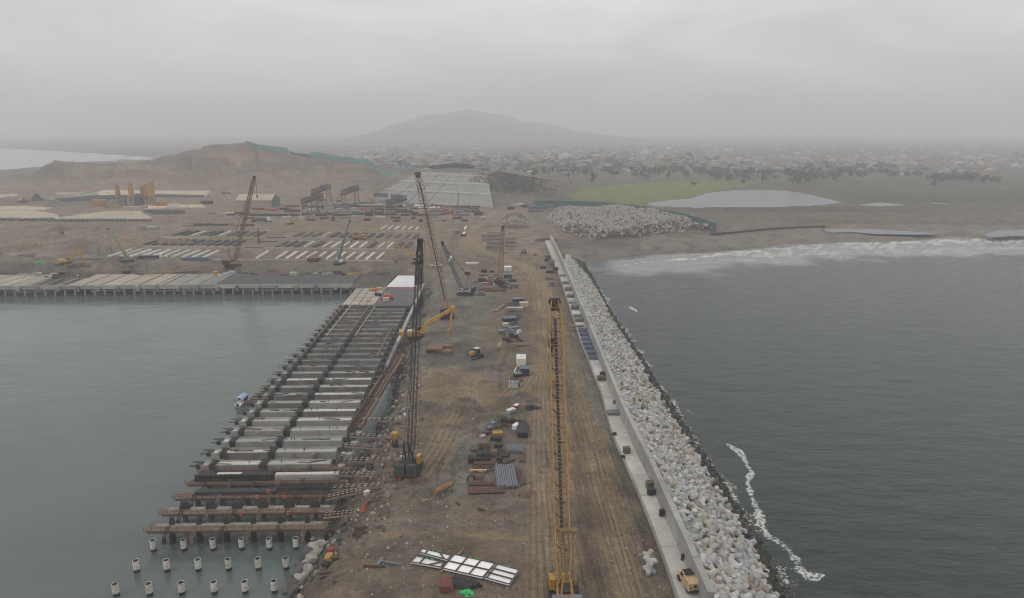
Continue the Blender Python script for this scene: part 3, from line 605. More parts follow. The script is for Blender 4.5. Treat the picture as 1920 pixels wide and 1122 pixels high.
# ================================================================== SEAWALL AND BREAKWATER
def interp_line(pts, z):
    w = [G(x, y, z) for x, y in pts]; w.sort(key=lambda p: p.y); return w
def at_y(line, y):
    if y <= line[0].y: a, b = line[0], line[1]
    elif y >= line[-1].y: a, b = line[-2], line[-1]
    else:
        for a, b in zip(line, line[1:]):
            if a.y <= y <= b.y: break
    t = (y - a.y) / (b.y - a.y); return a.x + (b.x - a.x) * t
SLAB_L = interp_line([(1022, 451), (1050, 518), (1090, 638), (1128, 731), (1138, 774), (1150, 815), (1170, 856), (1200, 924), (1233, 1007), (1274, 1122)], 6.0)
WALL_B = interp_line([(1031, 451), (1062, 520), (1108, 638), (1149, 745), (1163, 781), (1192, 845), (1215, 892), (1251, 978), (1283, 1053), (1312, 1122)], 6.0)
def seawall():
    root = thing('seawall', 'long pale concrete parapet wall with promenade slab along the armour blocks', 'seawall', (0, 0, 0))
    y = 98.0; i = 0; yend = SLAB_L[-1].y - 1
    while y < yend:
        y2 = min(y + 9.6, yend) ; a, b = y, y2 - 0.09
        s = MB(); s.prism([(at_y(SLAB_L, a), a), (at_y(WALL_B, a) - .02, a), (at_y(WALL_B, b) - .02, b), (at_y(SLAB_L, b), b)], 4.2, 6.0 + .012 * (i % 3)); s.build('promenade_slab', CONC_L, root)
        h = 10.2 + (0.035 * ((i * 7) % 4)); j = ((i * 5) % 3) * 0.03; p = MB()
        # parapet: thick foot, battered seaward face, flat coping
        for (xa, xb, z0, z1) in ((j, 1.25, 4.4, h),):
            p.prism([(at_y(WALL_B, a) + xa, a), (at_y(WALL_B, a) + xb, a), (at_y(WALL_B, b) + xb, b), (at_y(WALL_B, b) + xa, b)], z0, z1)
        p.prism([(at_y(WALL_B, a) + j - .16, a), (at_y(WALL_B, a) + j - .005, a), (at_y(WALL_B, b) + j - .005, b), (at_y(WALL_B, b) + j - .16, b)], 6.03, 6.45)
        p.build('parapet_panel', CONC, root)
        y = y2; i += 1
seawall()
ARM = {}
def armour_mesh(m):
    mb = MB(); dirs = [Vector((0, 0, 1)), Vector((0.943, 0, -.333)), Vector((-.471, .816, -.333)), Vector((-.471, -.816, -.333))]
    for d in dirs: mb.tube(d * -.12, d * 1.42, .76, .46, 7)
    me = bpy.data.meshes.new('armour_block'); me.from_pydata(mb.v, [], mb.f); me.materials.append(m); return me, mb
ARMS = [(armour_mesh(m)[0], n, m) for m, n in ((ARM_W, 'whitish'), (ARM_G, 'grey'), (ARM_C, 'cream'), (ARM_B, 'brown'))]
_, AMB = armour_mesh(ARM_G)
AV = [Vector(v) for v in AMB.v]
def mass(name, items, mats, label=None, cat=None):
    """many blocks in one mesh: items = (location, rotation, scale, material index, vertices, faces)"""
    V = []; Fc = []; MI = []
    for loc, rot, s, mi, vs, fs in items:
        M = rot.to_matrix() * s; o = len(V); V += [tuple(loc + M @ v) for v in vs]; Fc += [tuple(i + o for i in f) for f in fs]; MI += [mi] * len(fs)
    me = bpy.data.meshes.new(name); me.from_pydata(V, [], Fc)
    for m in mats: me.materials.append(m)
    me.polygons.foreach_set('material_index', MI); me.update()
    o = bpy.data.objects.new(name, me); COL.objects.link(o); tag(o, label, cat, kind='stuff'); return o
def rock_shape(seed, n=2):
    import bmesh
    bm = bmesh.new(); bmesh.ops.create_icosphere(bm, subdivisions=n, radius=1.0); rnd = random.Random(seed)
    pl = [(Vector((rnd.uniform(-1, 1), rnd.uniform(-1, 1), rnd.uniform(-1, 1))).normalized(), rnd.uniform(.55, .85)) for _ in range(9)]
    for v in bm.verts:
        for nrm, dd in pl:
            k = v.co.dot(nrm)
            if k > dd: v.co -= nrm * (k - dd)
        v.co *= rnd.uniform(.95, 1.05)
    bm.verts.ensure_lookup_table(); vs = [v.co.copy() for v in bm.verts]; fs = [tuple(v.index for v in f.verts) for f in bm.faces]; bm.free(); return vs, fs
ROCKS = [rock_shape(k, 1) for k in range(6)]; ROCKS2 = [rock_shape(k + 50, 2) for k in range(8)]
TOE = interp_line([(x, y) for x, y in [(1500, 1160), (1478, 1122), (1440, 1050), (1400, 985), (1330, 875), (1265, 775), (1200, 672), (1150, 595), (1112, 525), (1092, 492)]], 0.0)
# core of the breakwater
def core():
    rows = []; y = 60.0
    while y < 440:
        xa = at_y(WALL_B, y) + 1.2; xb = at_y(TOE, y); rows.append((y, xa, xb)); y += 4
    mb = MB(); vs = []; K = 8
    for y, xa, xb in rows:
        for k in range(K + 1):
            t = k / K; vs.append((xa + (xb + 2.5 - xa) * t, y, (8.2 - 9.8 * t) - .2 + random.uniform(-.3, .3)))
    fs = [(i * (K + 1) + k, i * (K + 1) + k + 1, (i + 1) * (K + 1) + k + 1, (i + 1) * (K + 1) + k) for i in range(len(rows) - 1) for k in range(K)]
    mb.add(vs, fs); tag(mb.build('breakwater_slope', ROCKD), kind='structure')
core()
rnd = random.Random(11); blocks = []; weeds = []
y = 96.0
while y < 436:
    xa = at_y(WALL_B, y) + 1.9; xb = at_y(TOE, y) - 1.0; fade = 1.0 if y < 375 else max(0.0, 1 - (y - 375) / 60)
    n = int((xb - xa) / 1.72)
    for k in range(n + 1):
        t = (k + rnd.uniform(-.35, .35)) / max(1, n); t = min(1, max(0, t))
        if y > 375 and (abs(t - .35) > .5 * fade + .06): continue
        x = xa + (xb - xa) * t; z = 8.7 - 8.2 * t ** 1.05 + rnd.uniform(-.25, .45); yy_ = y + rnd.uniform(-.7, .7)
        c = rnd.choices([0, 1, 2, 3], [0.34 - .12 * t, 0.44, 0.12 + .24 * t, .06 + .10 * t])[0]
        if t > .88: weeds.append((Vector((x + .4, yy_, z - .3)), rnd)); continue
        blocks.append((Vector((x, yy_, z)), c, t))
    y += 1.55
def eul(r): return Euler((r.uniform(0, 6.3), r.uniform(0, 6.3), r.uniform(0, 6.3)))
inview = [b for b in blocks if 103 < b[0].y]
inview.sort(key=lambda b: b[0].length)
near, rest = inview[:300], inview[300:] + [b for b in blocks if b[0].y <= 103]
near_ids = 0
for loc, c, t in near:
    me, nm, m = ARMS[c]; o = bpy.data.objects.new('armour_block', me); COL.objects.link(o); o.location = loc; o.rotation_euler = eul(rnd); s = rnd.uniform(.92, 1.12); o.scale = (s, s, s)
    zone_ = 'against the parapet' if t < .18 else 'in the upper half of the slope' if t < .5 else 'in the lower half of the slope' if t < .82 else 'just above the weedy waterline'
    tag(o, f'{nm} four-legged armour block {zone_}', 'armour block', f'{nm} armour blocks {zone_}')
mass('armour_blocks_farther_along', [(l, eul(rnd), rnd.uniform(.92, 1.1), c, AV, AMB.f) for l, c, t in rest], [ARM_W, ARM_G, ARM_C, ARM_B], 'mass of concrete armour blocks farther along the breakwater', None)
# weed-covered stones at the foot, bare rubble at the far end
it = []
y = 95.0
while y < 446:
    for k in range(6 if y < 300 else 8):
        x = at_y(TOE, y) + rnd.uniform(-4.2, 1.0) - (rnd.uniform(0, 7) if y > 280 and k > 2 else 0); s = rnd.uniform(.5, 1.15)
        vs, fs = ROCKS[rnd.randrange(6)]; z = max(-.2, (at_y(TOE, y) - x) * .42); it.append((Vector((x, y + rnd.uniform(-.6, .6), z)), eul(rnd), s, 0 if rnd.random() < .72 else 1, vs, fs))
    y += 1.0
y = 340.0
while y < 440:
    xa = at_y(WALL_B, y) + 2; xb = at_y(TOE, y)
    for k in range(9):
        t = rnd.random(); vs, fs = ROCKS[rnd.randrange(6)]; it.append((Vector((xa + (xb - xa) * t, y + rnd.uniform(-.8, .8), 6.6 - 6.4 * t)), eul(rnd), rnd.uniform(.5, 1.1), 2 if t < .75 else 0, vs, fs))
    y += 1.5
mass('weedy_toe_rocks', it, [ROCKW, ROCKD, mat('rubble', (.19, .17, .145), .95, (.1, .09, .08), .8, .9)], 'dark weed covered rocks at the foot of the breakwater')
# ------------------------------------------------------------------ harbour bank rocks
it = []; hb = [Vector((*p, 0)) for p in HARBOUR[:21]]
for a, b in zip(hb, hb[1:]):
    L = (b - a).length; n = int(L * 2.2)
    for k in range(n):
        p = a.lerp(b, rnd.random()); nrm = Vector((b.y - a.y, a.x - b.x, 0)).normalized()
        q = p + nrm * rnd.uniform(-1.0, 6.0); vs, fs = ROCKS[rnd.randrange(6)]; s = abs(rnd.gauss(.0, .38)) + .16
        it.append((Vector((q.x, q.y, max(-.1, zt(q.x, q.y)) + s * .2)), eul(rnd), s, rnd.choices([0, 1, 2], [.5, .3, .2])[0], vs, fs))
mass('bank_stones', it, [ROCKD, mat('wet_stone', (.05, .048, .045), .6), ROCKL], 'loose stones of many sizes along the harbour bank')
BR = [(600, 1010, 1.2, 0), (596, 1022, 1.5, 1), (588, 1028, 1.6, 1), (604, 1018, 1.1, 1), (579, 1034, 1.5, 0), (592, 1036, 1.7, 1), (571, 1045, 1.4, 0), (583, 1046, 1.6, 1), (575, 1056, 1.5, 1), (588, 1055, 1.2, 0), (566, 1062, 1.5, 0), (577, 1067, 1.6, 1),
      (558, 1072, 1.5, 0), (570, 1078, 1.5, 1), (561, 1086, 1.5, 1), (550, 1090, 1.3, 0), (566, 1095, 1.3, 0), (555, 1102, 1.4, 0), (545, 1098, 1.2, 0), (547, 1112, 1.5, 0), (590, 1008, .9, 1), (538, 1106, 1.1, 0)]
BRW = ['pale angular boulder', 'dark wet boulder']
for i, (x, y, s, pale) in enumerate(BR):
    vs, fs = ROCKS2[i % 8]; p = G(x, y, 1.4); mb = MB(); e_ = Euler((rnd.uniform(-.3, .3), rnd.uniform(-.3, .3), rnd.uniform(0, 6))).to_matrix()
    mb.add([e_ @ Vector((v.x * s * 1.3, v.y * s * .75, v.z * s * .6)) for v in vs], fs); o = mb.build('boulder', ROCKL if pale else ROCKD); o.location = p
    tag(o, f'{BRW[0] if pale else BRW[1]}, {ORD[i]} from the top of the boulder bank in the lower left', 'boulder', 'boulders on the lower left bank')
# ------------------------------------------------------------------ stockpile of blocks beside the beach
SPILE = W2([(1034, 400), (1048, 394), (1075, 392), (1130, 391), (1200, 395), (1265, 402), (1320, 418), (1336, 430), (1290, 432), (1240, 438), (1190, 444), (1120, 447), (1082, 444), (1058, 436), (1042, 424), (1026, 410)])
xs_ = [p[0] for p in SPILE]; ys_ = [p[1] for p in SPILE]; it = []; dk = []
PX = np.array([rnd.uniform(min(xs_), max(xs_)) for _ in range(9000)]); PY = np.array([rnd.uniform(min(ys_), max(ys_)) for _ in range(9000)])
ok = inside(PX, PY, SPILE); dd, _ = pldist(PX, PY, SPILE + [SPILE[0]])
for x, y_, o_k, d_ in zip(PX, PY, ok, dd):
    if not o_k or (d_ < 14 and rnd.random() < .6 - d_ * .05): continue
    h = ZL + min(3.2, d_ * .2) + 1.8 * math.sin(x * .11) * math.cos(y_ * .09) + rnd.uniform(-.4, .6)
    lowr = y_ < (min(ys_) + 50 + (x - min(xs_)) * .32) and d_ < 26
    if lowr and rnd.random() < .75: vs, fs = ROCKS[rnd.randrange(6)]; it.append((Vector((x, y_, h - .3)), eul(rnd), rnd.uniform(.7, 1.7), 2, vs, fs))
    else: it.append((Vector((x, y_, h)), eul(rnd), rnd.uniform(.8, 1.7), rnd.choices([0, 1, 2], [.35, .5, .15])[0], AV if rnd.random() < .6 else ROCKS[0][0], None))
it = [(l, r, s, m_, v, (f if f else (AMB.f if v is AV else ROCKS[0][1]))) for l, r, s, m_, v, f in it]
mass('stockpiled_rock', it, [ROCKL, mat('stock_rock', (.34, .33, .315), .95, (.13, .125, .115), .9, .9), mat('stock_dark', (.13, .115, .095), .95, (.06, .055, .05), .8, .9)], 'wide stockpile of pale rock and concrete blocks beside the beach')
# ------------------------------------------------------------------ mesh fences
def fence(name, pts, h, m, label, posts=True, mp=None, thick=.25):
    p0 = Vector(pts[0]); root = thing(name, label, 'fence', p0); cl = MB(); n = 0
    for a, b in zip(pts, pts[1:]):
        a = Vector(a) - p0; b = Vector(b) - p0; L = (b - a).length; k = max(1, int(L / 6))
        d = (b - a); d.z = 0; d.normalize(); nn = Vector((-d.y, d.x, 0)) * thick
        for i in range(k):
            q0 = a.lerp(b, i / k); q1 = a.lerp(b, (i + 1) / k); o = nn * (1 if i % 2 else -.2); z0 = -1.5
            w0 = q0 + o; w1 = q1 - o * .4; cl.add([w0 + Vector((0, 0, z0)), w1 + Vector((0, 0, z0)), w1 + Vector((0, 0, h + rnd.uniform(-.4, .3))), w0 + Vector((0, 0, h + rnd.uniform(-.4, .3))),
                  w0 + nn * .3 + Vector((0, 0, z0)), w1 + nn * .3 + Vector((0, 0, z0)), w1 + nn * .3 + Vector((0, 0, h)), w0 + nn * .3 + Vector((0, 0, h))],
                  [(0, 1, 2, 3), (7, 6, 5, 4), (3, 2, 6, 7), (0, 4, 5, 1), (1, 5, 6, 2), (0, 3, 7, 4)])
            if posts and n < 95 and (i % 2 == 0):
                pm = MB(); pm.tube(q0 - nn + Vector((0, 0, -1.5)), q0 - nn + Vector((0, 0, h + .6)), .14, n=6); pm.build('fence_post', mp or STEEL, root); n += 1
    cl.build('mesh_panel', m, root)
def gz(px, py, z=5.0):
    p = G(px, py, z); return p
def on_ridge(px, py, Y):
    c = D(px, py, Y); return (c.x, c.y, zt(c.x, c.y))
fence('windbreak_fence', [gz(x, y) for x, y in ((1002, 388), (1040, 388), (1085, 389), (1130, 391), (1180, 396), (1230, 403), (1280, 414), (1315, 424), (1342, 434), (1341, 439))], 6.5, GREEN, 'tall dark green mesh fence behind the pale rock stockpile')
def ridge_run(pxs, pys, Ys_): return [on_ridge(x, y, Y) for x, y, Y in zip(pxs, pys, Ys_)]
fence('windbreak_fence', ridge_run((462, 488, 500, 518, 530, 540), (262, 264, 268, 276, 280, 283), (1228,) * 6), 8, GREENL, 'pale green mesh fence on the highest point of the left hill')
fence('windbreak_fence', ridge_run((583, 600, 640, 660, 690, 702), (288, 290, 298, 302, 306, 310), (1215, 1215, 1200, 1195, 1180, 1175)), 8, GREENL, 'pale green mesh fence halfway down the hill ridge')
fence('windbreak_fence', ridge_run((545, 560, 583), (283, 286, 288), (1225, 1220, 1215)), 4, GREEN, 'short dark fence between the two pale green hill fences')
fence('windbreak_fence', ridge_run((702, 720, 735, 750, 765, 778), (310, 317, 322, 325, 325, 322), (1150, 1120, 1100, 1090, 1090, 1095)), 7, GREENL, 'pale green mesh fence in the dip beside the grey shotcrete slope')
# ------------------------------------------------------------------ shotcrete slope
def shot():
    B = [G(688, 374, 6.5), G(925, 388, 6.5)]; zt_ = [D(797, 314, 1085), D(912, 319, 1060)]
    rr = thing('shotcrete_slope', 'pale grey shotcrete hillside slope with light berm lines behind the yard', 'retaining slope', (0, 0, 0))
    mb = MB(); NX, NZ = 60, 26
    def pt(a, b, off=0.0):
        lo = B[0].lerp(B[1], a); hi = zt_[0].lerp(zt_[1], a); p = lo.lerp(hi, b); st = (b * 4) % 1
        return p + Vector((0, -1, .9)) * (off + 1.2 * (0.5 - abs(st - .5)) + 1.0 * (vn(a * 9, b * 5) - .5)) + Vector((0, 0, -1.0))
    def vn(x, y): return float(vnoise(np.array([x]), np.array([y]), 9)[0])
    vs = [pt(i / NX, j / NZ) for j in range(NZ + 1) for i in range(NX + 1)] + [pt(i / NX, j / NZ) + Vector((0, 14, -14)) for j in range(NZ + 1) for i in range(NX + 1)]
    o = (NX + 1) * (NZ + 1)
    fs = [(j * (NX + 1) + i, j * (NX + 1) + i + 1, (j + 1) * (NX + 1) + i + 1, (j + 1) * (NX + 1) + i) for j in range(NZ) for i in range(NX)]
    fs += [(NZ * (NX + 1) + i, NZ * (NX + 1) + i + 1, o + NZ * (NX + 1) + i + 1, o + NZ * (NX + 1) + i) for i in range(NX)]
    fs += [(j * (NX + 1) + NX * s, (j + 1) * (NX + 1) + NX * s, o + (j + 1) * (NX + 1) + NX * s, o + j * (NX + 1) + NX * s) for j in range(NZ) for s in (0, 1)]
    mb.add(vs, fs)
    m = mat('shotcrete', (.25, .247, .228), .95, (.19, .185, .168), .9, .06, bump=.4)
    mb.build('slope_face', m, rr)
    lm = mat('berm_edge', (.55, .54, .50), .9)
    for b in (0.25, .5, .75):
        k = MB()
        for i in range(NX): k.bar(pt(i / NX, b, 2.0) , pt((i + 1) / NX, b, 2.0), 2.2, 1.2)
        k.build('berm_line', lm, rr)
    for a in (0.18, .34, .5, .66, .82):
        k = MB()
        for j in range(NZ): k.bar(pt(a + .0 * j, j / NZ, .8), pt(a, (j + 1) / NZ, .8), 1.2, .6)
        k.build('drain_line', mat('drain_line', (.27, .265, .25), .9), rr)
shot()
# rubble mound with scrub on top of the slope
def leafclump(mb, c, r, n, rn, sz):
    for _ in range(n):
        d = Vector((rn.gauss(0, 1), rn.gauss(0, 1), rn.gauss(0, .75))).normalized() * r * rn.uniform(.55, 1); p = c + d
        a = Vector((rn.uniform(-1, 1), rn.uniform(-1, 1), rn.uniform(-1, 1))).normalized() * sz; b = Vector((rn.uniform(-1, 1), rn.uniform(-1, 1), rn.uniform(-1, 1))).normalized() * sz
        mb.add([p - a, p + b, p + a, p - b], [(0, 1, 2, 3)])
SCRUB = mat('scrub_leaves', (.085, .08, .055), .95, (.035, .035, .028), .9, .05)
TREEG = mat('tree_leaves', (.095, .105, .07), .95, (.05, .058, .04), .9, .08)
sm = MB(); rs = random.Random(5)
for px, py, Y in [(x, 313 - 5 * math.exp(-((x - 852) / 26) ** 2), 1062) for x in range(812, 888, 2)] + [(x, 319, 1062) for x in range(903, 918, 3)]:
    for q in range(3):
        c = D(px + rs.uniform(-2, 2), py + 2, Y + rs.uniform(-10, 12)); leafclump(sm, c, rs.uniform(2.5, 4.5), 26, rs, 1.3)
for _ in range(900):
    x = rs.gauss(965, 34); py = 318 + (x - 905) * .34 + abs(rs.gauss(0, 14)); Y = rs.uniform(860, 1000)
    c = D(x, py, Y); z = zt(c.x, c.y)
    if z > 9: leafclump(sm, Vector((c.x, c.y, z + .6)), rs.uniform(1.0, 2.6), 7, rs, .9)
for _ in range(260):
    x = rs.uniform(85, 300); Y = rs.uniform(1080, 1180); c = D(x, 305, Y); z = zt(c.x, c.y)
    if z > 12: leafclump(sm, Vector((c.x, c.y, z + .2)), rs.uniform(.6, 1.3), 5, rs, .6)
tag(sm.build('hillside_scrub', SCRUB), 'dark scrub on the hill crests', None, None, 'stuff')
# ------------------------------------------------------------------ town in the haze
HM = []
for k, (wl, rf, hh, gable) in enumerate((((.38, .36, .33), (.30, .29, .28), 5, 0), ((.30, .23, .18), (.24, .17, .13), 3.5, 1), ((.5, .5, .48), (.42, .42, .42), 3.6, 0), ((.26, .25, .23), (.33, .33, .33), 6.5, 0), ((.36, .33, .28), (.40, .39, .38), 3.5, 1))):
    wm = mat(f'house_wall_{k}', wl, .9); rm = mat(f'house_roof_{k}', rf, .9); mb = MB()
    mb.box((0, 0, hh / 2), (1 * 9, 1 * 11, hh)); mb.cm = 1
    if gable: mb.add([(-5, -6, hh), (5, -6, hh), (5, 6, hh), (-5, 6, hh), (0, -6, hh + 1.8), (0, 6, hh + 1.8)], [(0, 1, 4), (2, 3, 5), (0, 4, 5, 3), (1, 2, 5, 4)])
    else: mb.box((0, 0, hh + .2), (9.6, 11.6, .4)); mb.box((2.2, 2.5, hh + 1.3), (3.5, 3.5, 1.8))
    mb.cm = 2
    for x in (-2.4, 2.2): mb.box((x, -5.5, hh * .5), (1.4, .2, 1.3))
    me = bpy.data.meshes.new('house'); me.from_pydata(mb.v, [], mb.f); [me.materials.append(q) for q in (wm, rm, GLASS)]; me.polygons.foreach_set('material_index', mb.m)
    HM.append((me, mb, ['two storey cream', 'low brown gabled', 'small white', 'tall grey', 'long beige gabled'][k], wm, rm))
rh = random.Random(77); hs_ = []
def dens(px, py):
    if px < 640: return .15 * (py < 300)
    if px < 1000 and py > 318: return .25
    return 1 if py < 322 else .3
while len(hs_) < 1150:
    px = rh.uniform(600, 1960); py = rh.choice([rh.uniform(276, 326), rh.gauss(300, 9), rh.uniform(262, 300)])
    if py > 352 or py < 258 or rh.random() > dens(px, py): continue
    p = G(px, py, 9.0)
    if p.y > 6300 or (px > 780 and px < 930 and p.y < 1450): continue
    hs_.append(p)
X_ = np.array([p.x for p in hs_]); Y_ = np.array([p.y for p in hs_]); Z_ = height(X_, Y_)
hs_ = sorted([(math.hypot(x, y_), x, y_, z) for x, y_, z in zip(X_, Y_, Z_) if z < 60])
far_items = []
side = lambda x, y_: ('left' if x / y_ < -.1 else 'middle' if x / y_ < .25 else 'right')
for i, (d_, x, y_, z) in enumerate(hs_):
    k = rh.choices(range(5), [.3, .3, .14, .16, .1])[0]; me, mb, nm, wm, rm = HM[k]; s = rh.uniform(.7, 1.5) * (1 + (rh.random() < .04)); rz = rh.choice([0, .2, 1.57, .8]) + rh.uniform(-.1, .1)
    if i < 290:
        o = bpy.data.objects.new('house', me); COL.objects.link(o); o.location = (x, y_, z - .2); o.rotation_euler = (0, 0, rz); o.scale = (s, s, 1)
        dd_ = 'nearest' if d_ < 1650 else 'middle' if d_ < 2100 else 'farther'
        tag(o, f'{nm} house in the {dd_} streets of the hazy town, {side(x, y_)} part', 'house', f'{nm} houses, {dd_} streets, {side(x, y_)} part')
    else: far_items.append((Vector((x, y_, z - .2)), Euler((0, 0, rz)), s, k, [Vector(v) for v in mb.v], mb.f))
mass('distant_town', far_items, [h[3] for h in HM], 'far houses fading into the haze')
# trees of the plain
def tree_mesh(seed):
    r_ = random.Random(seed); mb = MB()
    mb.tube((0, 0, -.5), (r_.uniform(-.3, .3), 0, 3.2), .32, .2, 7)
    for k in range(3):
        a = r_.uniform(0, 6.3); mb.tube((0, 0, 2.4 + k * .3), (math.cos(a) * 1.8, math.sin(a) * 1.8, 4.6), .15, .06, 5)
    cr_ = MB()
    for k in range(9):
        leafclump(cr_, Vector((r_.gauss(0, 1.9), r_.gauss(0, 1.9), 5.2 + r_.gauss(0, 1.1))), r_.uniform(1.0, 1.9), 26, r_, .5)
    return mb, cr_
TP = []
for k in range(3):
    mb, cr_ = tree_mesh(k + 1); root = thing('plain_tree', 'tree', 'tree', (0, 0, 0)); mb.build('trunk', WOODD, root); cr_.build('crown', TREEG, root); TP.append(root)
nt_ = 0; bulk = MB(); rt = random.Random(9)
tl = []
for _ in range(480):
    c0 = rt.choice([(1085, 318), (1160, 322), (1310, 326), (1250, 316), (980, 322), (1040, 305), (1400, 330), (1650, 320), (760, 316), (720, 304), (1130, 300), (1300, 300), (1500, 330), (1560, 318), (900, 302), (1800, 335)])
    px = rt.gauss(c0[0], 38); py = rt.gauss(c0[1], 7.5)
    if px < 660 or py < 268 or (px < 1000 and py > 326): continue
    p = G(px, py, 8); tl.append((math.hypot(p.x, p.y), p.x, p.y))
tl.sort(); XX = np.array([t_[1] for t_ in tl]); YY = np.array([t_[2] for t_ in tl]); ZZ = height(XX, YY)
for i, ((d_, x, y_), z) in enumerate(zip(tl, ZZ)):
    if z > 60: continue
    lab = f'dark tree between the town houses, {side(x, y_)} part of the plain, {"nearer" if d_ < 1500 else "farther"} band'
    s = rt.uniform(1.0, 2.0)
    if i < 110:
        src = TP[i % 3]
        if i < 3: o = src; o.location = (x, y_, z); o['label'] = lab; o['group'] = lab.replace('dark tree', 'dark trees'); o.scale = (s, s, s)
        else: o = dup(src, (x, y_, z), rt.uniform(0, 6), lab, lab.replace('dark tree', 'dark trees'), scale=s)
    else:
        for q in range(5): leafclump(bulk, Vector((x + rt.gauss(0, 5), y_ + rt.gauss(0, 5), z + 4)), rt.uniform(3, 5), 16, rt, 1.8)
tag(bulk.build('distant_woodland', TREEG), 'far belts of trees merging in the haze', kind='stuff')
# ================================================================== UNFINISHED PIER
def PYk(k): return 245 + 1 / (.00137 + .00006 * k)
def XR(r_, py, z=5.0): return G(925 - r_ * (py - 245), py, z).x
def lower_to(px, py, z): return G(px, py, z)
random.seed(21)
NR = 29
def pilegeo(mb, x, y, zb, zt_, r=.55): mb.tube((x, y, zb), (x, y, zt_), r, n=12)
rowname = lambda k: f'{ORD[k]} from the open end'
def figure(name, label, p, rz, vest, pose=0):
    """one continuous body: legs, torso, arms, neck and head grown from a skeleton"""
    V = [(0, 0, .95), (0, 0, 1.2), (0, 0, 1.42), (0, 0, 1.53), (0, .01, 1.66), (.1, 0, .9), (.12, .05 + .1 * pose, .5), (.12, .0 - .1 * pose, .07), (.12, .16, .04), (-.1, 0, .9), (-.12, .02 - .1 * pose, .5), (-.12, -.05, .07), (-.12, .12, .04),
         (.2, 0, 1.4), (.27, .05, 1.14), (.25, .2, .95), (-.2, 0, 1.4), (-.27, .03, 1.14), (-.24, .16 + .1 * pose, .93)]
    E = [(0, 1), (1, 2), (2, 3), (3, 4), (0, 5), (5, 6), (6, 7), (7, 8), (0, 9), (9, 10), (10, 11), (11, 12), (2, 13), (13, 14), (14, 15), (2, 16), (16, 17), (17, 18)]
    Rr = [.14, .15, .15, .055, .10, .09, .065, .045, .04, .09, .065, .045, .04, .06, .045, .035, .06, .045, .035]
    me = bpy.data.meshes.new('person'); me.from_pydata(V, E, []); o = bpy.data.objects.new(name, me); COL.objects.link(o)
    o.modifiers.new('skin', 'SKIN')
    for v, r in zip(me.skin_vertices[0].data, Rr): v.radius = (r, r)
    me.skin_vertices[0].data[0].use_root = True
    s = o.modifiers.new('sub', 'SUBSURF'); s.levels = 1; s.render_levels = 1
    dg = bpy.context.evaluated_depsgraph_get(); dg.update(); m2 = bpy.data.meshes.new_from_object(o.evaluated_get(dg)); o.modifiers.clear(); o.data = m2
    for m in (vest, NAVY, SKIN): m2.materials.append(m)
    for f in m2.polygons:
        c = f.center; f.material_index = 2 if (c.z > 1.5 or (c.z < 1.02 and abs(c.x) > .2)) else 1 if c.z < .93 else 0
    o.location = p; o.rotation_euler = (0, 0, rz); tag(o, label, 'person')
    h = MB(); h.tube((0, .01, 1.68), (0, .01, 1.80), .125, .07, 10); h.tube((0, .03, 1.675), (0, .03, 1.70), .15, .15, 10); h.build('hard_hat', WHITE if vest is ORANGE else YEL, o)
    return o
pier_boxes = []
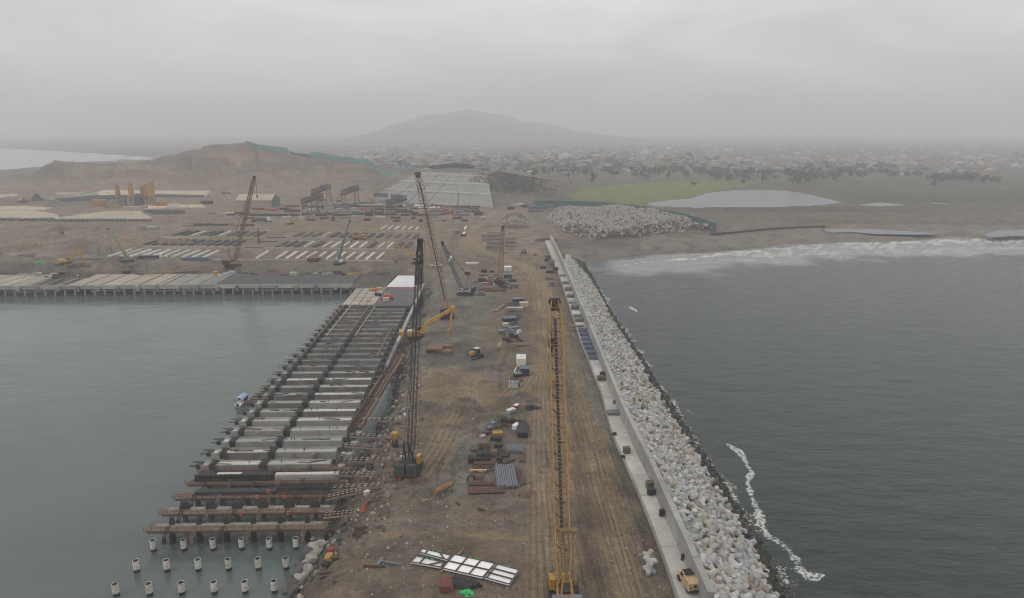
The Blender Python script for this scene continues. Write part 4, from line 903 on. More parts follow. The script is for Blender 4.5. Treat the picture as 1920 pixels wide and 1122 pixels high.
for k in range(NR):
    py = PYk(k); c = G(925 - .6 * (py - 245), py, 5.0); Y = c.y
    xl = XR(.885 if k < 18 else .872, py); xr = XR(.492, py); xj1 = XR(.84, py); xj2 = XR(.69, py)
    root = thing('crossbeam', '', 'pier beam', (0, Y, 0), 0, 'crossbeam rows of the unfinished pier')
    lite = CONC if k < 11 else CONC_D
    if k >= 4:
        root['label'] = f'grey precast concrete crossbeam of the pier, {rowname(k)}'
        for a, b in ((xl + .8, xj1 - .5), (xj1 + .5, xj2 - .7), (xj2 + .7, xr)):
            mb = MB(); mb.box(((a + b) / 2, 0, 4.0), (b - a, 2.5, 1.5)); mb.box(((a + b) / 2, -1.12, 4.86), (b - a, .26, .22)); mb.box(((a + b) / 2, 1.12, 4.86), (b - a, .26, .22))
            mb.box(((a + b) / 2, .1, 3.2), (b - a, 3.3, .25))
            mb.build('beam_body', lite if random.random() < .8 else CONC_D, root)
            sl = MB(); sl.box(((a + b) / 2, 0, 4.78), (b - a - .3, 1.9, .06)); sl.build('pale_topping', CONC_L if (k < 14 and random.random() < .5) else CONC if k < 15 else CONC_D, root)
        for x, w_ in ((xj1, 1.9), (xj2, 2.3)):
            mb = MB(); mb.box((x, 0, 4.3), (w_ * .7, 2.9, 1.5))
            for q in range(8): mb.bar((x - w_ / 2 + q * w_ / 7, -1.3, 4.2), (x - w_ / 2 + q * w_ / 7, -1.3, 5.7), .07); mb.bar((x - w_ / 2 + q * w_ / 7, .8, 4.2), (x - w_ / 2 + q * w_ / 7, .8, 5.7), .07)
            for zz in (4.9, 5.4): mb.bar((x - w_ / 2, -.82, zz), (x + w_ / 2, -.82, zz), .07); mb.bar((x - w_ / 2, .82, zz), (x + w_ / 2, .82, zz), .07)
            mb.build('rebar_joint', DARK, root)
        mb = MB()                           # small walkway brackets reaching over the water at the left end
        for q in range(2): mb.box((xl - 1.2, -1.0 + 2.2 * q, 4.7), (1.6, .5, .12)); mb.bar((xl - .4, -1 + 2.2 * q, 4.6), (xl + 1.2, -1 + 2.2 * q, 4.0), .16)
        mb.box((xl + .3, 0, 4.45), (1.5, 2.2, 1.0)); mb.build('end_bracket', DARK, root)
        for q in range(9):                   # dark underframe bars, added to darken the water gaps between rows
            x = xl + (xr - xl) * (q + .5) / 9; mb = MB(); mb.bar((x, -3.0, 2.95), (x, 3.2, 2.95), .3, .35); mb.build('underframe_runner', DARK if q % 3 else RUST, root)
        mb = MB(); mb.bar((xl + 1, 2.3, 3.2), (xr, 2.3, 3.2), .5, .2); mb.bar((xl + 1, -2.2, 3.2), (xr, -2.2, 3.2), .4, .2); mb.build('side_waler', RUST if k % 2 else DARK, root)
        for q in range(3):                   # loose timbers and pipes left on top
            x = random.uniform(xl + 3, xr - 3); mb = MB(); L_ = random.uniform(1.5, 5); mb.bar((x, random.uniform(-1, 1), 4.95), (x + L_, random.uniform(-1, 1), 4.95), .22, .2); mb.build('loose_timber', random.choice([WOOD, DARK, RUST]), root)
        for q in range(3):
            x = xl + (xr - xl) * random.uniform(.1, .95); mb = MB(); mb.bar((x, 0, 4.8), (x + .1, 0, 5.7), .14); mb.build('lifting_stub', DARK, root)
    if k <= 4:
        xr2 = XR(.427, py)
        mb = MB(); mb.box(((xl + xr2) / 2, -1.15 if k > 2 else -.4, 3.75), (xr2 - xl, 1.3 if k > 2 else 2.9, .16)); mb.build('plank_platform', WOODD, root)
        if k < 2:
            mb = MB(); mb.box(((xl + xr2) / 2, .2, 3.88), ((xr2 - xl) - 2.5, 1.3, .1)); mb.build('pale_board', mat('worn_board', (.25, .225, .185), .9, (.11, .09, .07), .8, .8), root)
        mb = MB()
        for yy2 in (-1.8, 1.0): mb.box(((xl + xr2) / 2 + .7, yy2 if k < 3 else yy2 - .2, 3.5), (xr2 - xl, .35, .34))
        mb.build('steel_waler', RUST, root)
        mb = MB(); n = 22
        for q in range(n + 1):
            x = xl + (xr2 - xl) * q / n; mb.bar((x, -1.85, 3.8), (x, -1.85, 4.95), .06)
        for zz in (4.4, 4.9): mb.bar((xl, -1.85, zz), (xr2, -1.85, zz), .045)
        mb.build('guard_rail', RUST, root)
    if k <= 3:
        root['label'] = [f'timber formwork platform on the outermost pile row with white pile casings in front', 'timber platform with six dark rebar cages, second pier row from the open end',
                         'dark platform carrying a long rebar cage, third pier row from the open end', 'half cast beam with dark formwork, fourth pier row from the open end'][k]
    if k == 1:
        for q in range(6):
            x = -68.5 + q * 5.7; mb = MB(); mb.box((x, .3, 4.6), (2.4, 1.3, 1.9), taper=.5)
            for s_ in range(5): mb.bar((x - .8 + s_ * .4, .3, 5.3), (x - .8 + s_ * .4, .3, 6.0), .08)
            mb.build('rebar_cage', DARK, root)
    if k == 0:
        for q in range(6):
            x = -68.5 + q * 5.7; mb = MB(); mb.box((x, .6, 4.6), (1.0, .9, 1.6), taper=.7); [mb.bar((x - .4 + s_ * .27, .6, 5.2), (x - .4 + s_ * .27, .6, 6.0), .08) for s_ in range(4)]; mb.build('pile_starter_bars', DARK, root)
    if k == 2:
        mb = MB(); L = XR(.60, py); ends = (XR(.60, py), XR(.445, py))
        for q in range(34):
            x = ends[0] + (ends[1] - ends[0]) * q / 33
            for yy2 in (-.9, .9): mb.bar((x, yy2, 3.8), (x, yy2, 5.6), .08)
            mb.bar((x, -.9, 5.6), (x, .9, 5.6), .08)
        for yy2 in (-.9, 0, .9):
            for zz in (4.2, 5.0, 5.6): mb.bar((ends[0], yy2, zz), (ends[1], yy2, zz), .08)
        mb.build('rebar_cage', DARK, root); mb = MB(); mb.box(((xl + ends[0]) / 2 + 2, .2, 4.2), (ends[0] - xl - 5, 1.7, .8)); mb.build('form_box', DARK, root)
    if k == 3:
        a, b = XR(.86, py), XR(.64, py); mb = MB(); mb.box(((a + b) / 2, .2, 4.5), (b - a, 1.7, 1.7))
        for q in range(16): mb.bar((a + (b - a) * q / 15, -.75, 3.8), (a + (b - a) * q / 15, -.75, 5.8), .14)
        mb.build('form_box', DARK, root); mb = MB(); a, b = XR(.64, py) + .5, XR(.45, py); mb.box(((a + b) / 2, .2, 4.4), (b - a, 1.5, 1.5)); mb.build('beam_body', CONC, root)
        mb = MB(); mb.box(((a + b) / 2, .2, 5.19), (b - a - .3, 1.1, .08)); mb.build('pale_topping', CONC_L, root)
        mb = MB(); a, b = XR(.80, py), XR(.73, py); mb.box(((a + b) / 2, .2, 5.42), (b - a, .9, .1)); mb.build('pale_topping', CONC_L, root)
    if k <= 5:                               # raking struts from each pile head up to the platform
        for q in range(6):
            x = -68.5 + q * 5.7
            if x > xr + 4: continue
            mb = MB(); mb.bar((x - .3, -3.5, 3.1), (x + .1, -1.9, 4.9), .2); mb.bar((x + .25, -3.5, 3.1), (x + .6, -1.9, 4.9), .2)
            for s_ in range(4): mb.bar((x - .3 + s_ * .1, -3.4 + s_ * .4, 3.3 + s_ * .45), (x + .25 + s_ * .1, -3.4 + s_ * .4, 3.3 + s_ * .45), .1)
            mb.bar((x, -3.6, 1.9), (x, -3.4, 3.3), .6); mb.build('raking_strut', WOODD if q % 2 else DARK, root)
    for q in range(6):
        x = -68.5 + q * 5.7
        if x < xr + 3:
            mb = MB(); pilegeo(mb, x, 0, -2, 3.3 if k > 3 else 3.6, .6); mb.build('pile', CONC_D if k else DARK, root)
            if k and k < 7:
                mb = MB(); pilegeo(mb, x, -3.1, 1.0, 2.4, .55); mb.build('pile_cap', CONC_L if k > 1 else CONC_D, root)
    if 4 <= k <= 7:
        mb = MB(); x = XR(.452, py) if k > 4 else XR(.46, py); mb.tube((x, -.2, -1), (x, -.2, 3.2), .75, n=12); mb.tube((x, -.2, 3.2), (x, -.2, 4.0), .95, n=12); mb.build('end_pile', CONC, root)
# bare piles
def bare_pile(root):
    mb = MB(); mb.tube((0, 0, -3), (0, 0, .75), .56, n=16); mb.build('dark_stain_band', mat('wet_casing', (.03, .03, .028), .5), root)
    mb = MB(); mb.tube((0, 0, .7), (0, 0, 2.55), .60, n=18, cap=False); mb.tube((0, 0, .7), (0, 0, 2.54), .54, n=18, cap=False)
    for i in range(18): pass
    mb.add([(math.cos(a) * r_, math.sin(a) * r_, 2.55) for r_ in (.60, .54) for a in [2 * math.pi * i / 18 for i in range(18)]], [(i, (i + 1) % 18, 18 + (i + 1) % 18, 18 + i) for i in range(18)])
    mb.build('white_casing', mat('casing_white', (.62, .60, .55), .7, (.28, .23, .17), .85, 1.8), root)
    mb = MB(); mb.tube((0, 0, 2.0), (0, 0, 2.46), .535, n=16); mb.build('shaded_hole', mat('hole_shade', (.012, .012, .012), .9), root)  # black plug: shade inside the hollow casing, painted as colour
PW = ['leftmost', 'second from the left', 'third from the left', 'fourth from the left', 'fifth from the left', 'rightmost']
bp0 = None
for ri, (row, rown) in enumerate(([(286, 1012), (343, 1011), (398, 1010), (452, 1008), (504, 1008), (554, 1006)], 'row under the first platform'), ) if False else enumerate((
        ([(286, 1013), (343, 1012), (398, 1011), (452, 1010), (504, 1010), (554, 1009)], 'in the row at the timber platform'),
        ([(254, 1051), (311, 1050), (370, 1049), (427, 1048), (483, 1047), (535, 1046)], 'in the middle bare row'),
        ([(215, 1095), (278, 1094), (339, 1092), (400, 1091), (458, 1090), (513, 1089)], 'in the row nearest the camera'))):
    for q, (x, y) in enumerate(row):
        lab = f'white cased pile, {PW[q]} {rown}'; p = G(x, y, 2.55); loc = (p.x, p.y, 0)
        if bp0 is None: bp0 = thing('marine_pile', lab, 'pile', loc, 0, 'white cased piles standing in the water'); bare_pile(bp0)
        else: dup(bp0, loc, random.uniform(0, 6), lab, 'white cased piles standing in the water')
# lifebuoys hanging on the rails
def ring(mb, c, r_, t_, n=16):
    c = Vector(c)
    for i in range(n):
        a = 2 * math.pi * i / n; b = 2 * math.pi * (i + 1) / n; mb.tube(c + Vector((math.cos(a) * r_, 0, math.sin(a) * r_)), c + Vector((math.cos(b) * r_, 0, math.sin(b) * r_)), t_, n=6)
for i, (x, y, k) in enumerate(((451, 963, 0), (541, 962, 0), (482, 932, 1), (533, 932, 1), (536, 918, 2), (490, 893, 3), (503, 922, 2))):
    p = G(x, y, 4.7); mb = MB(); ring(mb, (0, 0, 0), .38, .12); o = mb.build('lifebuoy', ORANGE); o.location = p
    tag(o, f'orange lifebuoy hung on a platform rail, {ORD[i]} seen going up the pier', 'lifebuoy', 'lifebuoys on the platform rails')
# longitudinal rails, edge beam, gangway truss
def along(ratio, ka, kb, z): return G(925 - ratio * (PYk(ka) - 245), PYk(ka), z), G(925 - ratio * (PYk(kb) - 245), PYk(kb), z)
for i, (r_, ka, kb, nm) in enumerate(((.855, 19.6, 28, 'outermost'), (.815, 20.6, 28, 'second from the water'), (.708, 20.5, 28, 'left of the dark middle strip'), (.674, 20.5, 28, 'right of the dark middle strip'), (.515, 16.5, 22, 'beside the edge wall'))):
    a, b = along(r_, ka, kb, 5.25); mb = MB(); mb.bar(a, b, .34, .3); mb.bar(a + Vector((0, 0, -.28)), b + Vector((0, 0, -.28)), .5, .2)
    tag(mb.build('pier_rail', TAN if i in (1, 3) else WOOD), f'long pale launching rail across the crossbeams, {nm}', 'rail')
a, b = along(.691, 20.5, 28, 5.0); mb = MB(); mb.bar(a, b, 2.2, .25); o = tag(mb.build('mesh_walkway', DARK), 'dark walkway strip between two rails on the pier', 'walkway')
a, b = along(.452, 14.7, 35, 5.3); mb = MB(); n = 14
eb = thing('edge_wall', 'pale concrete kerb wall running along the landward side of the pier', 'kerb wall', a)
for i in range(n):
    p = (b - a) * (i / n); q = (b - a) * ((i + 1) / n - .003); mb = MB(); mb.bar(p, q, 1.15, 1.1); mb.build('wall_segment', CONC if i > 2 else CONC_D, eb)
a, b = along(.505, 3, 3, 4.9); a, _ = along(.488, 6.6, 6.6, 5.0); b, _ = along(.452, 15.2, 15.2, 5.0)
gw = thing('steel_gangway', 'long rusty steel gangway of parallel beams beside the landward ends of the crossbeams', 'gangway', a)
aa = G(655, 800, 5.3); bb_ = G(742, 662, 5.3)
dv = bb_ - aa; sd = Vector((dv.y, -dv.x, 0)).normalized()
for off, t_, nm in ((0, .35, 'steel_beam'), (2.0, .3, 'steel_beam'), (3.3, .5, 'steel_beam')):
    for q in range(3):
        p = aa + dv * (q / 3 + .01) + sd * off - a; r_ = aa + dv * ((q + 1) / 3 - .02) + sd * (off + .1) - a; mb = MB(); mb.bar(p, r_, t_, .5); mb.bar(p - Vector((0, 0, .4)), r_ - Vector((0, 0, .4)), t_ * 1.7, .12); mb.build(nm, RUSTL if (q + int(off)) % 2 else RUST, gw)
mb = MB()
for q in range(26):
    p = aa + dv * (q / 25) - a; mb.bar(p + Vector((0, 0, -.5)), p + sd * 3.4 + Vector((0, 0, -.5)), .25)
    if q % 2 == 0: mb.bar(p, p + dv / 25 * 2 + sd * 2.1, .12)
mb.build('cross_braces', RUST, gw)
mb = MB(); mb.bar(aa + sd * 2.6 - a - Vector((0, 0, .3)), bb_ + sd * 2.6 - a - Vector((0, 0, .3)), 1.6, .1); mb.build('plank_walkway', WOODD, gw)
# gangplanks from the pier to the bank
GP = [((676, 790), (755, 791)), ((655, 820), (735, 823)), ((645, 838), (705, 843)), ((640, 868), (722, 866)), ((628, 892), (702, 894)), ((620, 920), (712, 915)), ((612, 938), (678, 924)), ((606, 972), (668, 966))]
for i, (p, q) in enumerate(GP):
    p = G(*p, 4.9); q = G(*q, 5.6); r0 = thing('gangplank', f'narrow red and white railed gangplank from pier to bank, {ORD[i]} from the far end', 'gangplank', p, 0, 'gangplanks between pier and bank'); d = q - p; s_ = Vector((-d.y, d.x, 0)).normalized() * .45
    mb = MB(); mb.bar((0, 0, 0), d, .8, .12); mb.build('deck_board', WOODD, r0)
    for sg in (-1, 1):
        for col, ph in ((RED, 0), (CONC_L, 1)):
            mb = MB(); n = 16
            for k in range(ph, n, 2): mb.bar(d * k / n + s_ * sg + Vector((0, 0, 1)), d * (k + 1) / n + s_ * sg + Vector((0, 0, 1)), .1)
            mb.build('rail_tube', RUST if ph == 0 else col, r0)
        mb = MB(); [mb.bar(d * k / 8 + s_ * sg, d * k / 8 + s_ * sg + Vector((0, 0, 1)), .07) for k in range(9)]; mb.build('post_row', RUST, r0)
# boat and pontoons
b0 = G(454, 757, 0.1); bt = thing('work_boat', 'small white work boat with blue canopy moored beside the pier', 'boat', b0, R(-8))
mb = MB(); N_ = 10
prof = []
for i in range(N_ + 1):
    t_ = i / N_; wd = 1.15 * (1 - max(0, t_ - .55) ** 2 * 4.4); prof.append((-2.8 + 5.8 * t_, wd, .75 + .35 * t_ ** 2))
vs = []
for y, wd, h in prof: vs += [(-wd, y, h), (-wd * .65, y, -.15), (wd * .65, y, -.15), (wd, y, h)]
fs = [(4 * i + j, 4 * i + j + 1, 4 * (i + 1) + j + 1, 4 * (i + 1) + j) for i in range(N_) for j in range(3)] + [(0, 3, 2, 1)]
fs += [(4 * i, 4 * (i + 1), 4 * (i + 1) + 3, 4 * i + 3) for i in range(N_)]
mb.add(vs, fs); mb.build('hull', WHITE, bt)
mb = MB(); cs = [(-1.2, 2.3), (-.7, 2.75), (0, 2.9), (.7, 2.75), (1.2, 2.3)]
vs = [(x, y, z) for y in (-2.2, 2.0) for x, z in cs] + [(x, y, z - .1) for y in (-2.2, 2.0) for x, z in cs]
mb.add(vs, [(i, i + 1, 6 + i, 5 + i) for i in range(4)] + [(10 + i, 15 + i, 16 + i, 11 + i) for i in range(4)] + [(i, 10 + i, 11 + i, i + 1) for i in range(4)]); mb.build('canopy', mat('canopy_cloth', (.33, .36, .52), .8, (.2, .22, .35), .6, 1.0), bt)
mb = MB(); [mb.bar((x, y, .8), (x, y, 2.4), .09) for x in (-1.1, 1.1) for y in (-2.1, 0, 1.9)]; mb.build('canopy_frame', BLUE, bt)
mb = MB(); mb.box((1.15, .5, 1.5), (.06, 2.4, 1.1)); mb.box((-1.15, 1.0, 1.5), (.06, 1.4, 1.1)); mb.build('side_curtain', BLUE, bt)
mb = MB(); mb.box((0, -2.95, .7), (.5, .4, .9)); mb.build('outboard_motor', DARK, bt)
for i, (x, y, w_, l, rz) in enumerate(((482, 752, 5, 6.5, -.12), (496, 741, 5, 10, -.12), (515, 722, 3.4, 9, -.25))):
    o0 = thing('pontoon', ['rusty raft of round floats beside the blue canopied boat', 'middle rusty raft of floats left of the pier', 'narrow rusty raft against the pier, farthest from the boat'][i], 'raft', G(x, y, .3), rz)
    n = int(w_ / .95)
    for q in range(n): mb = MB(); mb.tube((-w_ / 2 + q * .95 + .4, -l / 2, .15), (-w_ / 2 + q * .95 + .4, l / 2, .15), .42, n=10); mb.build('float_tube', RUST if q % 2 else RUSTL, o0)
    mb = MB(); [mb.box((0, -l / 2 + .6 + q * (l - 1.2) / 4, .65), (w_, .3, .16)) for q in range(5)]; mb.build('cross_bar', WOOD, o0)
# ================================================================== DECKS AND LEFT QUAY
ZD = 5.45
for i in range(6):
    for j in range(4):
        k0 = 28.2 + i * 1.15; k1 = k0 + 1.05; r0 = .868 - j * .047; r1 = r0 - .042
        if i + j * 1.3 > 8.5: continue
        p = [G(925 - r_ * (PYk(k) - 245), PYk(k), ZD) for r_, k in ((r0, k0), (r1, k0), (r1, k1), (r0, k1))]; mb = MB(); mb.prism([(v.x, v.y) for v in p], 5.0, ZD + .03 * ((i + j) % 2))
        tag(mb.build('deck_slab', mat('deck_slab_tan', (.36, .325, .265), .9, (.24, .21, .16), .7, .3)), f'tan deck slab at the pier root, {ORD[i]} row up, {ORD[j]} from the water', 'deck slab', 'tan slabs at the root of the pier')
def deckpoly(name, pts, z0, z1, m, label, cat): mb = MB(); mb.prism([tuple(G(x, y, z1)[:2]) for x, y in pts], z0, z1); return tag(mb.build(name, m), label, cat)
deckpoly('pier_deck', [(680, 573.5), (770, 573.5), (788, 543), (640 + 62, 543)], 4.4, 5.42, mat('finished_deck', (.13, .128, .12), .9, (.075, .073, .068), .8, .25), 'finished dark grey concrete deck at the root of the pier', 'deck')
deckpoly('under_deck', [(645, 573), (682, 573), (712, 545), (668, 545)], 4.2, 5.0, CONC_D, 'dark beams showing between the tan deck slabs', 'deck')
deckpoly('white_deck', [(722, 540.5), (746, 517), (777, 517), (780, 540.5)], 4.6, 5.6, mat('white_screed', (.60, .59, .58), .8, (.42, .42, .43), .6, .12), 'freshly covered white square of deck at the pier corner', 'deck')
deckpoly('brown_deck', [(655, 541), (682, 513), (744, 515), (719, 541)], 4.6, 5.5, mat('muddy_deck', (.105, .085, .065), .95, (.05, .042, .035), .9, .15), 'muddy brown deck between the asphalt quay and white square', 'deck')
def px_bar(name, a, b, z, w_, h, m, label, cat, group=None):
    p = G(*a, z); q = G(*b, z); mb = MB(); mb.bar((0, 0, 0), q - p, w_, h); o = mb.build(name, m); o.location = p + Vector((0, 0, h / 2)); return tag(o, label, cat, group)
px_bar('safety_barrier', (722, 541.5), (781, 542), 5.45, .5, 1.0, mat('barrier_red', (.36, .13, .13), .8, (.5, .42, .40), .8, .9), 'low red and white barrier along the front of the white deck', 'barrier')
px_bar('safety_barrier', (781, 541), (779, 518), 5.45, .4, 1.0, mat('barrier_red', (.4, .16, .15)), 'red barrier on the right edge of the white deck', 'barrier')
# left quay
YF = G(300, 534.5, ZD).y; YB = G(300, 514, ZD).y; XQ = G(663, 535, ZD).x
q0 = thing('quay_wall', 'long grey concrete fascia beam on short piles along the left basin', 'quay', (0, YF, 0))
x = XQ; i = 0; npile = 0
while x > -420:
    mb = MB(); L = 10.4; mb.box((x - L / 2, 0, 4.35), (L - .5, .7, 1.9)); mb.build('fascia_beam', CONC if i % 3 else CONC_L, q0)
    mb = MB(); mb.box((x - L, -.35, 3.9), (1.5, 1.5, 2.2 if i % 2 else 3.0)); mb.box((x - L, -.5, 2.6), (.9, 1.1, 1.4)) if i % 2 else mb.box((x - L, -.9, 4.3), (2.6, 1.1, 1.3)); mb.build('bracket_block', CONC_D if i % 2 else CONC, q0)
    for q in (.25, .75):
        if npile < 96: mb = MB(); mb.tube((x - L * q, .8, -2), (x - L * q, .8, 3.8), .55, n=10); mb.build('pile', CONC, q0); npile += 1
    mb = MB(); mb.box((x - L / 2, 0, 5.36), (L - .05, .9, .1)); mb.build('coping_strip', TAN if i % 4 else CONC, q0)
    x -= L; i += 1
mb = MB(); mb.box(((XQ - 420) / 2, 12, 2.6), (-XQ + 420 - 880 if False else abs(-420 - XQ), 20, .4)); mb.build('deck_soffit', DARK, q0)
bnd = [-30, 4, 32, 57]; qs = []
def slab_px(xa, xb, m, label, y0=533, y1=513.5, z0=4.7, z1=ZD, back=None):
    A = G(xa, y0, z1); B = G(xb, y0, z1); yb = back or YB; mb = MB(); mb.prism([(A.x, YF + .4), (B.x, YF + .4), (B.x - .02 * 0, yb), (A.x, yb)], z0, z1)
    tag(mb.build('quay_slab', m), label, 'quay slab', 'precast slabs along the left quay')
QT = mat('quay_slab_tan', (.34, .30, .24), .95, (.22, .19, .15), .8, .2); QG = mat('quay_slab_grey', (.23, .22, .195), .95, (.14, .135, .12), .8, .2)
seg = [(-190, -165, QT), (-162, -135, QT), (-132, -100, QT), (-97, -66, QT), (-62, -32, QT), (-28, 0, QT), (3, 25, QT), (28, 56, QT), (132, 159, QT), (163, 192, QT), (196, 227, QT), (230, 262, QT), (266, 294, QT), (297, 307, QT)]
nm = 0
for a_, b_, m in seg:
    s_ = 'left of the dark slot' if b_ < 60 else 'right of the dark slot'; slab_px(a_, b_, m, f'tan precast quay slab {s_}, {ORD[nm % 14]} from the left end'); nm += 1
for i, (a_, b_) in enumerate(((311, 341), (343, 373), (375, 404))): slab_px(a_, b_, QG, f'grey quay slab left of the asphalt strip, {ORD[i]} of three')
for i, (a_, b_) in enumerate(((407, 470), (470.5, 545), (545.5, 612), (612.5, 660))): slab_px(a_, b_, ASPH, f'dark asphalt covered quay slab, {ORD[i]} of four from the left')
slab_px(59, 129, mat('slot_floor', (.07, .065, .06), .95), 'recessed dark slot in the quay between tan slabs', z0=2.5, z1=4.1)
for i, xx in enumerate((59, 84, 112, 130)):
    A = G(xx, 533, ZD); mb = MB(); mb.box((0, 8, 0), (.9, 17 if i % 2 else 20, 1.2)); o = mb.build('slot_beam', CONC_D if i % 2 else TAN); o.location = (A.x, YF + 2, 4.7); tag(o, f'long beam crossing the dark quay slot, {ORD[i]} from the left', 'beam', 'beams across the quay slot')
rq = random.Random(4)
def junk_line(n, xr_, yr_, zz, smin, smax, cols, nmlist, where, grp):
    for i in range(n):
        x = xr_[0] + (xr_[1] - xr_[0]) * (i + rq.uniform(.1, .9)) / n; y = rq.uniform(*yr_); p = G(x, y, zz); m, cn = rq.choice(cols); kind = rq.choice(nmlist)
        L = rq.uniform(smin, smax); root = None; mb = MB(); rz = rq.uniform(-.5, .5)
        if kind == 'timber_bundle':
            for q in range(5): mb.bar((-L / 2, q * .32 - .6, .2), (L / 2 + rq.uniform(-.4, .4), q * .32 - .6, .2), .28); 
            for q in range(4): mb.bar((-L / 2 + .1, q * .32 - .45, .48), (L / 2, q * .32 - .45, .48), .26)
        elif kind == 'material_crate':
            w_ = L * .45; h = rq.uniform(.8, 1.5); mb.box((0, 0, .12), (L * .8, w_, .18)); mb.box((0, 0, h / 2 + .25), (L * .74, w_ * .92, h)); [mb.box((s_ * L * .37, 0, h / 2 + .25), (.1, w_ * .96, h + .06)) for s_ in (-1, 0, 1)]; mb.box((0, 0, h + .32), (L * .8, w_, .1))
        elif kind == 'frame_stack':
            h = rq.uniform(1.2, 2.0)
            for sx_ in (-1, 1):
                for sy_ in (-1, 1): mb.bar((sx_ * L * .4, sy_ * .8, 0), (sx_ * L * .4, sy_ * .8, h), .18)
                mb.bar((sx_ * L * .4, -.8, h), (sx_ * L * .4, .8, h), .16); mb.bar((-L * .4, sx_ * .8, h), (L * .4, sx_ * .8, h), .16); mb.bar((-L * .4, sx_ * .8, .2), (L * .4, sx_ * .8, h), .12)
        else:
            vs, fs = ROCKS[rq.randrange(6)]; mb.add([(v.x * L * .5, v.y * L * .35, max(0, v.z * .5 + .25) * 1.3) for v in vs], fs)
        o = mb.build(kind, m); o.location = p; o.rotation_euler = (0, 0, rz)
        tag(o, f'{cn} {kind.replace("_", " ")} {where}, {ORD[i]} from the left', kind.split('_')[-1], grp)
PALE = (CONC_L, 'pale'); RU = (RUST, 'rusty'); DK = (DARK, 'dark'); YL = (YEL, 'yellow'); WH = (WHITE, 'white'); RD = (RED, 'red'); OR = (ORANGE, 'orange'); GRY = (STEEL, 'grey'); TN = (WOODL, 'tan')
junk_line(38, (215, 735), (512, 517), 5.3, 2.5, 7, [DK, DK, RU, PALE, TN, DK, RD, YL], ['timber_bundle', 'material_crate', 'frame_stack', 'debris_heap'], 'behind the left quay deck', 'clutter behind the quay deck')
junk_line(10, (35, 150), (514, 521), 5.5, 2, 4, [DK, RU, PALE], ['frame_stack', 'debris_heap', 'material_crate'], 'on the left quay slabs', 'clutter on the left quay slabs')
junk_line(9, (690, 735), (543, 566), 5.5, 1.5, 4, [TN, RD, OR, PALE, DK], ['timber_bundle', 'material_crate'], 'on the deck at the pier root', 'clutter on the pier root')
# ================================================================== CASTING YARD
SW = mat('bright_beam', (.60, .585, .55), .8, (.42, .39, .34), .6, .25); SD = mat('tarred_beam', (.055, .055, .056), .9, (.03, .03, .03), .7, .3); SG = mat('beam_form_grey', (.12, .118, .112), .9, (.06, .06, .058), .8, .3)
def strips(a0, a1, b0, b1, n, kinds, rowlab):
    for i in range(n):
        t_ = i / (n - 1); A = Vector(a0).lerp(Vector(b0), t_); B = Vector(a1).lerp(Vector(b1), t_); kd = kinds[i % len(kinds)]
        if kd == '-': continue
        p = G(A.x, A.y); q = G(B.x, B.y); w_ = {'w': 1.7, 'd': 3.0, 'g': 2.4, 't': .8}[kd]; m = {'w': SW, 'd': SD, 'g': SG, 't': SW}[kd]
        d = q - p; mb = MB(); mb.bar((0, 0, 0), d, w_, .9); dn = d.normalized(); s_ = Vector((-dn.y, dn.x, 0))
        if kd != 't': mb.bar(s_ * w_ * .3 + Vector((0, 0, .5)), d + s_ * w_ * .3 + Vector((0, 0, .5)), .25, .25); mb.bar(-s_ * w_ * .3 + Vector((0, 0, .5)), d - s_ * w_ * .3 + Vector((0, 0, .5)), .25, .25)
        o = mb.build('cast_beam', m); o.location = p + Vector((0, 0, .5)); c = {'w': 'white', 'd': 'dark covered', 'g': 'grey', 't': 'narrow white'}[kd]
        tag(o, f'{c} cast concrete beam, {ORD[i]} from the left in the {rowlab}', 'cast beam', f'beams in the {rowlab}')
strips((204, 482.5), (246, 469.5), (381, 485), (411, 471.5), 10, 'wtwwwwwwww', 'nearest left row')
strips((272, 460), (306, 450.5), (440, 462), (457, 452.5), 11, 'dddgddgdddd', 'second left row')
strips((327, 442), (356, 434), (480, 444), (495, 436), 10, 'ddtgdtgdgd', 'third left row')
strips((481, 486), (503, 473), (706, 488), (720, 476), 13, 'w-wwwwwwwwwww', 'nearest right row')
strips((519, 464), (540, 454), (761, 467), (771, 457), 15, 'gddtdtwtwwdtwdd', 'second right row')
strips((552, 445), (570, 437), (777, 448), (783, 441), 14, 'gggtddddddgggd', 'third right row')
strips((715, 431), (725, 425), (792, 432), (797, 427), 7, 'wtwttt-', 'short row behind')
for i, (a_, b_, m) in enumerate((((150, 487.5), (400, 488.5), SG), ((440, 488), (735, 491), TAN), ((270, 463.5), (480, 465), TAN), ((495, 466), (790, 469), TAN), ((300, 445), (500, 447), TAN), ((540, 447.5), (790, 450), TAN), ((340, 424.5), (455, 424.5), SD), ((385, 421), (440, 421), SD), ((460, 465.5), (495, 466), SD), ((485, 453.5), (520, 454), SD), ((500, 446), (536, 446.5), SD))):
    px_bar('kerb_beam', a_, b_, 5.0, 1.2, .6, m, f'{"dark" if m in (SD, SG) else "pale"} low kerb beam on the casting yard floor, {ORD[i]} listed from the front', 'kerb', 'kerb beams of the casting yard')
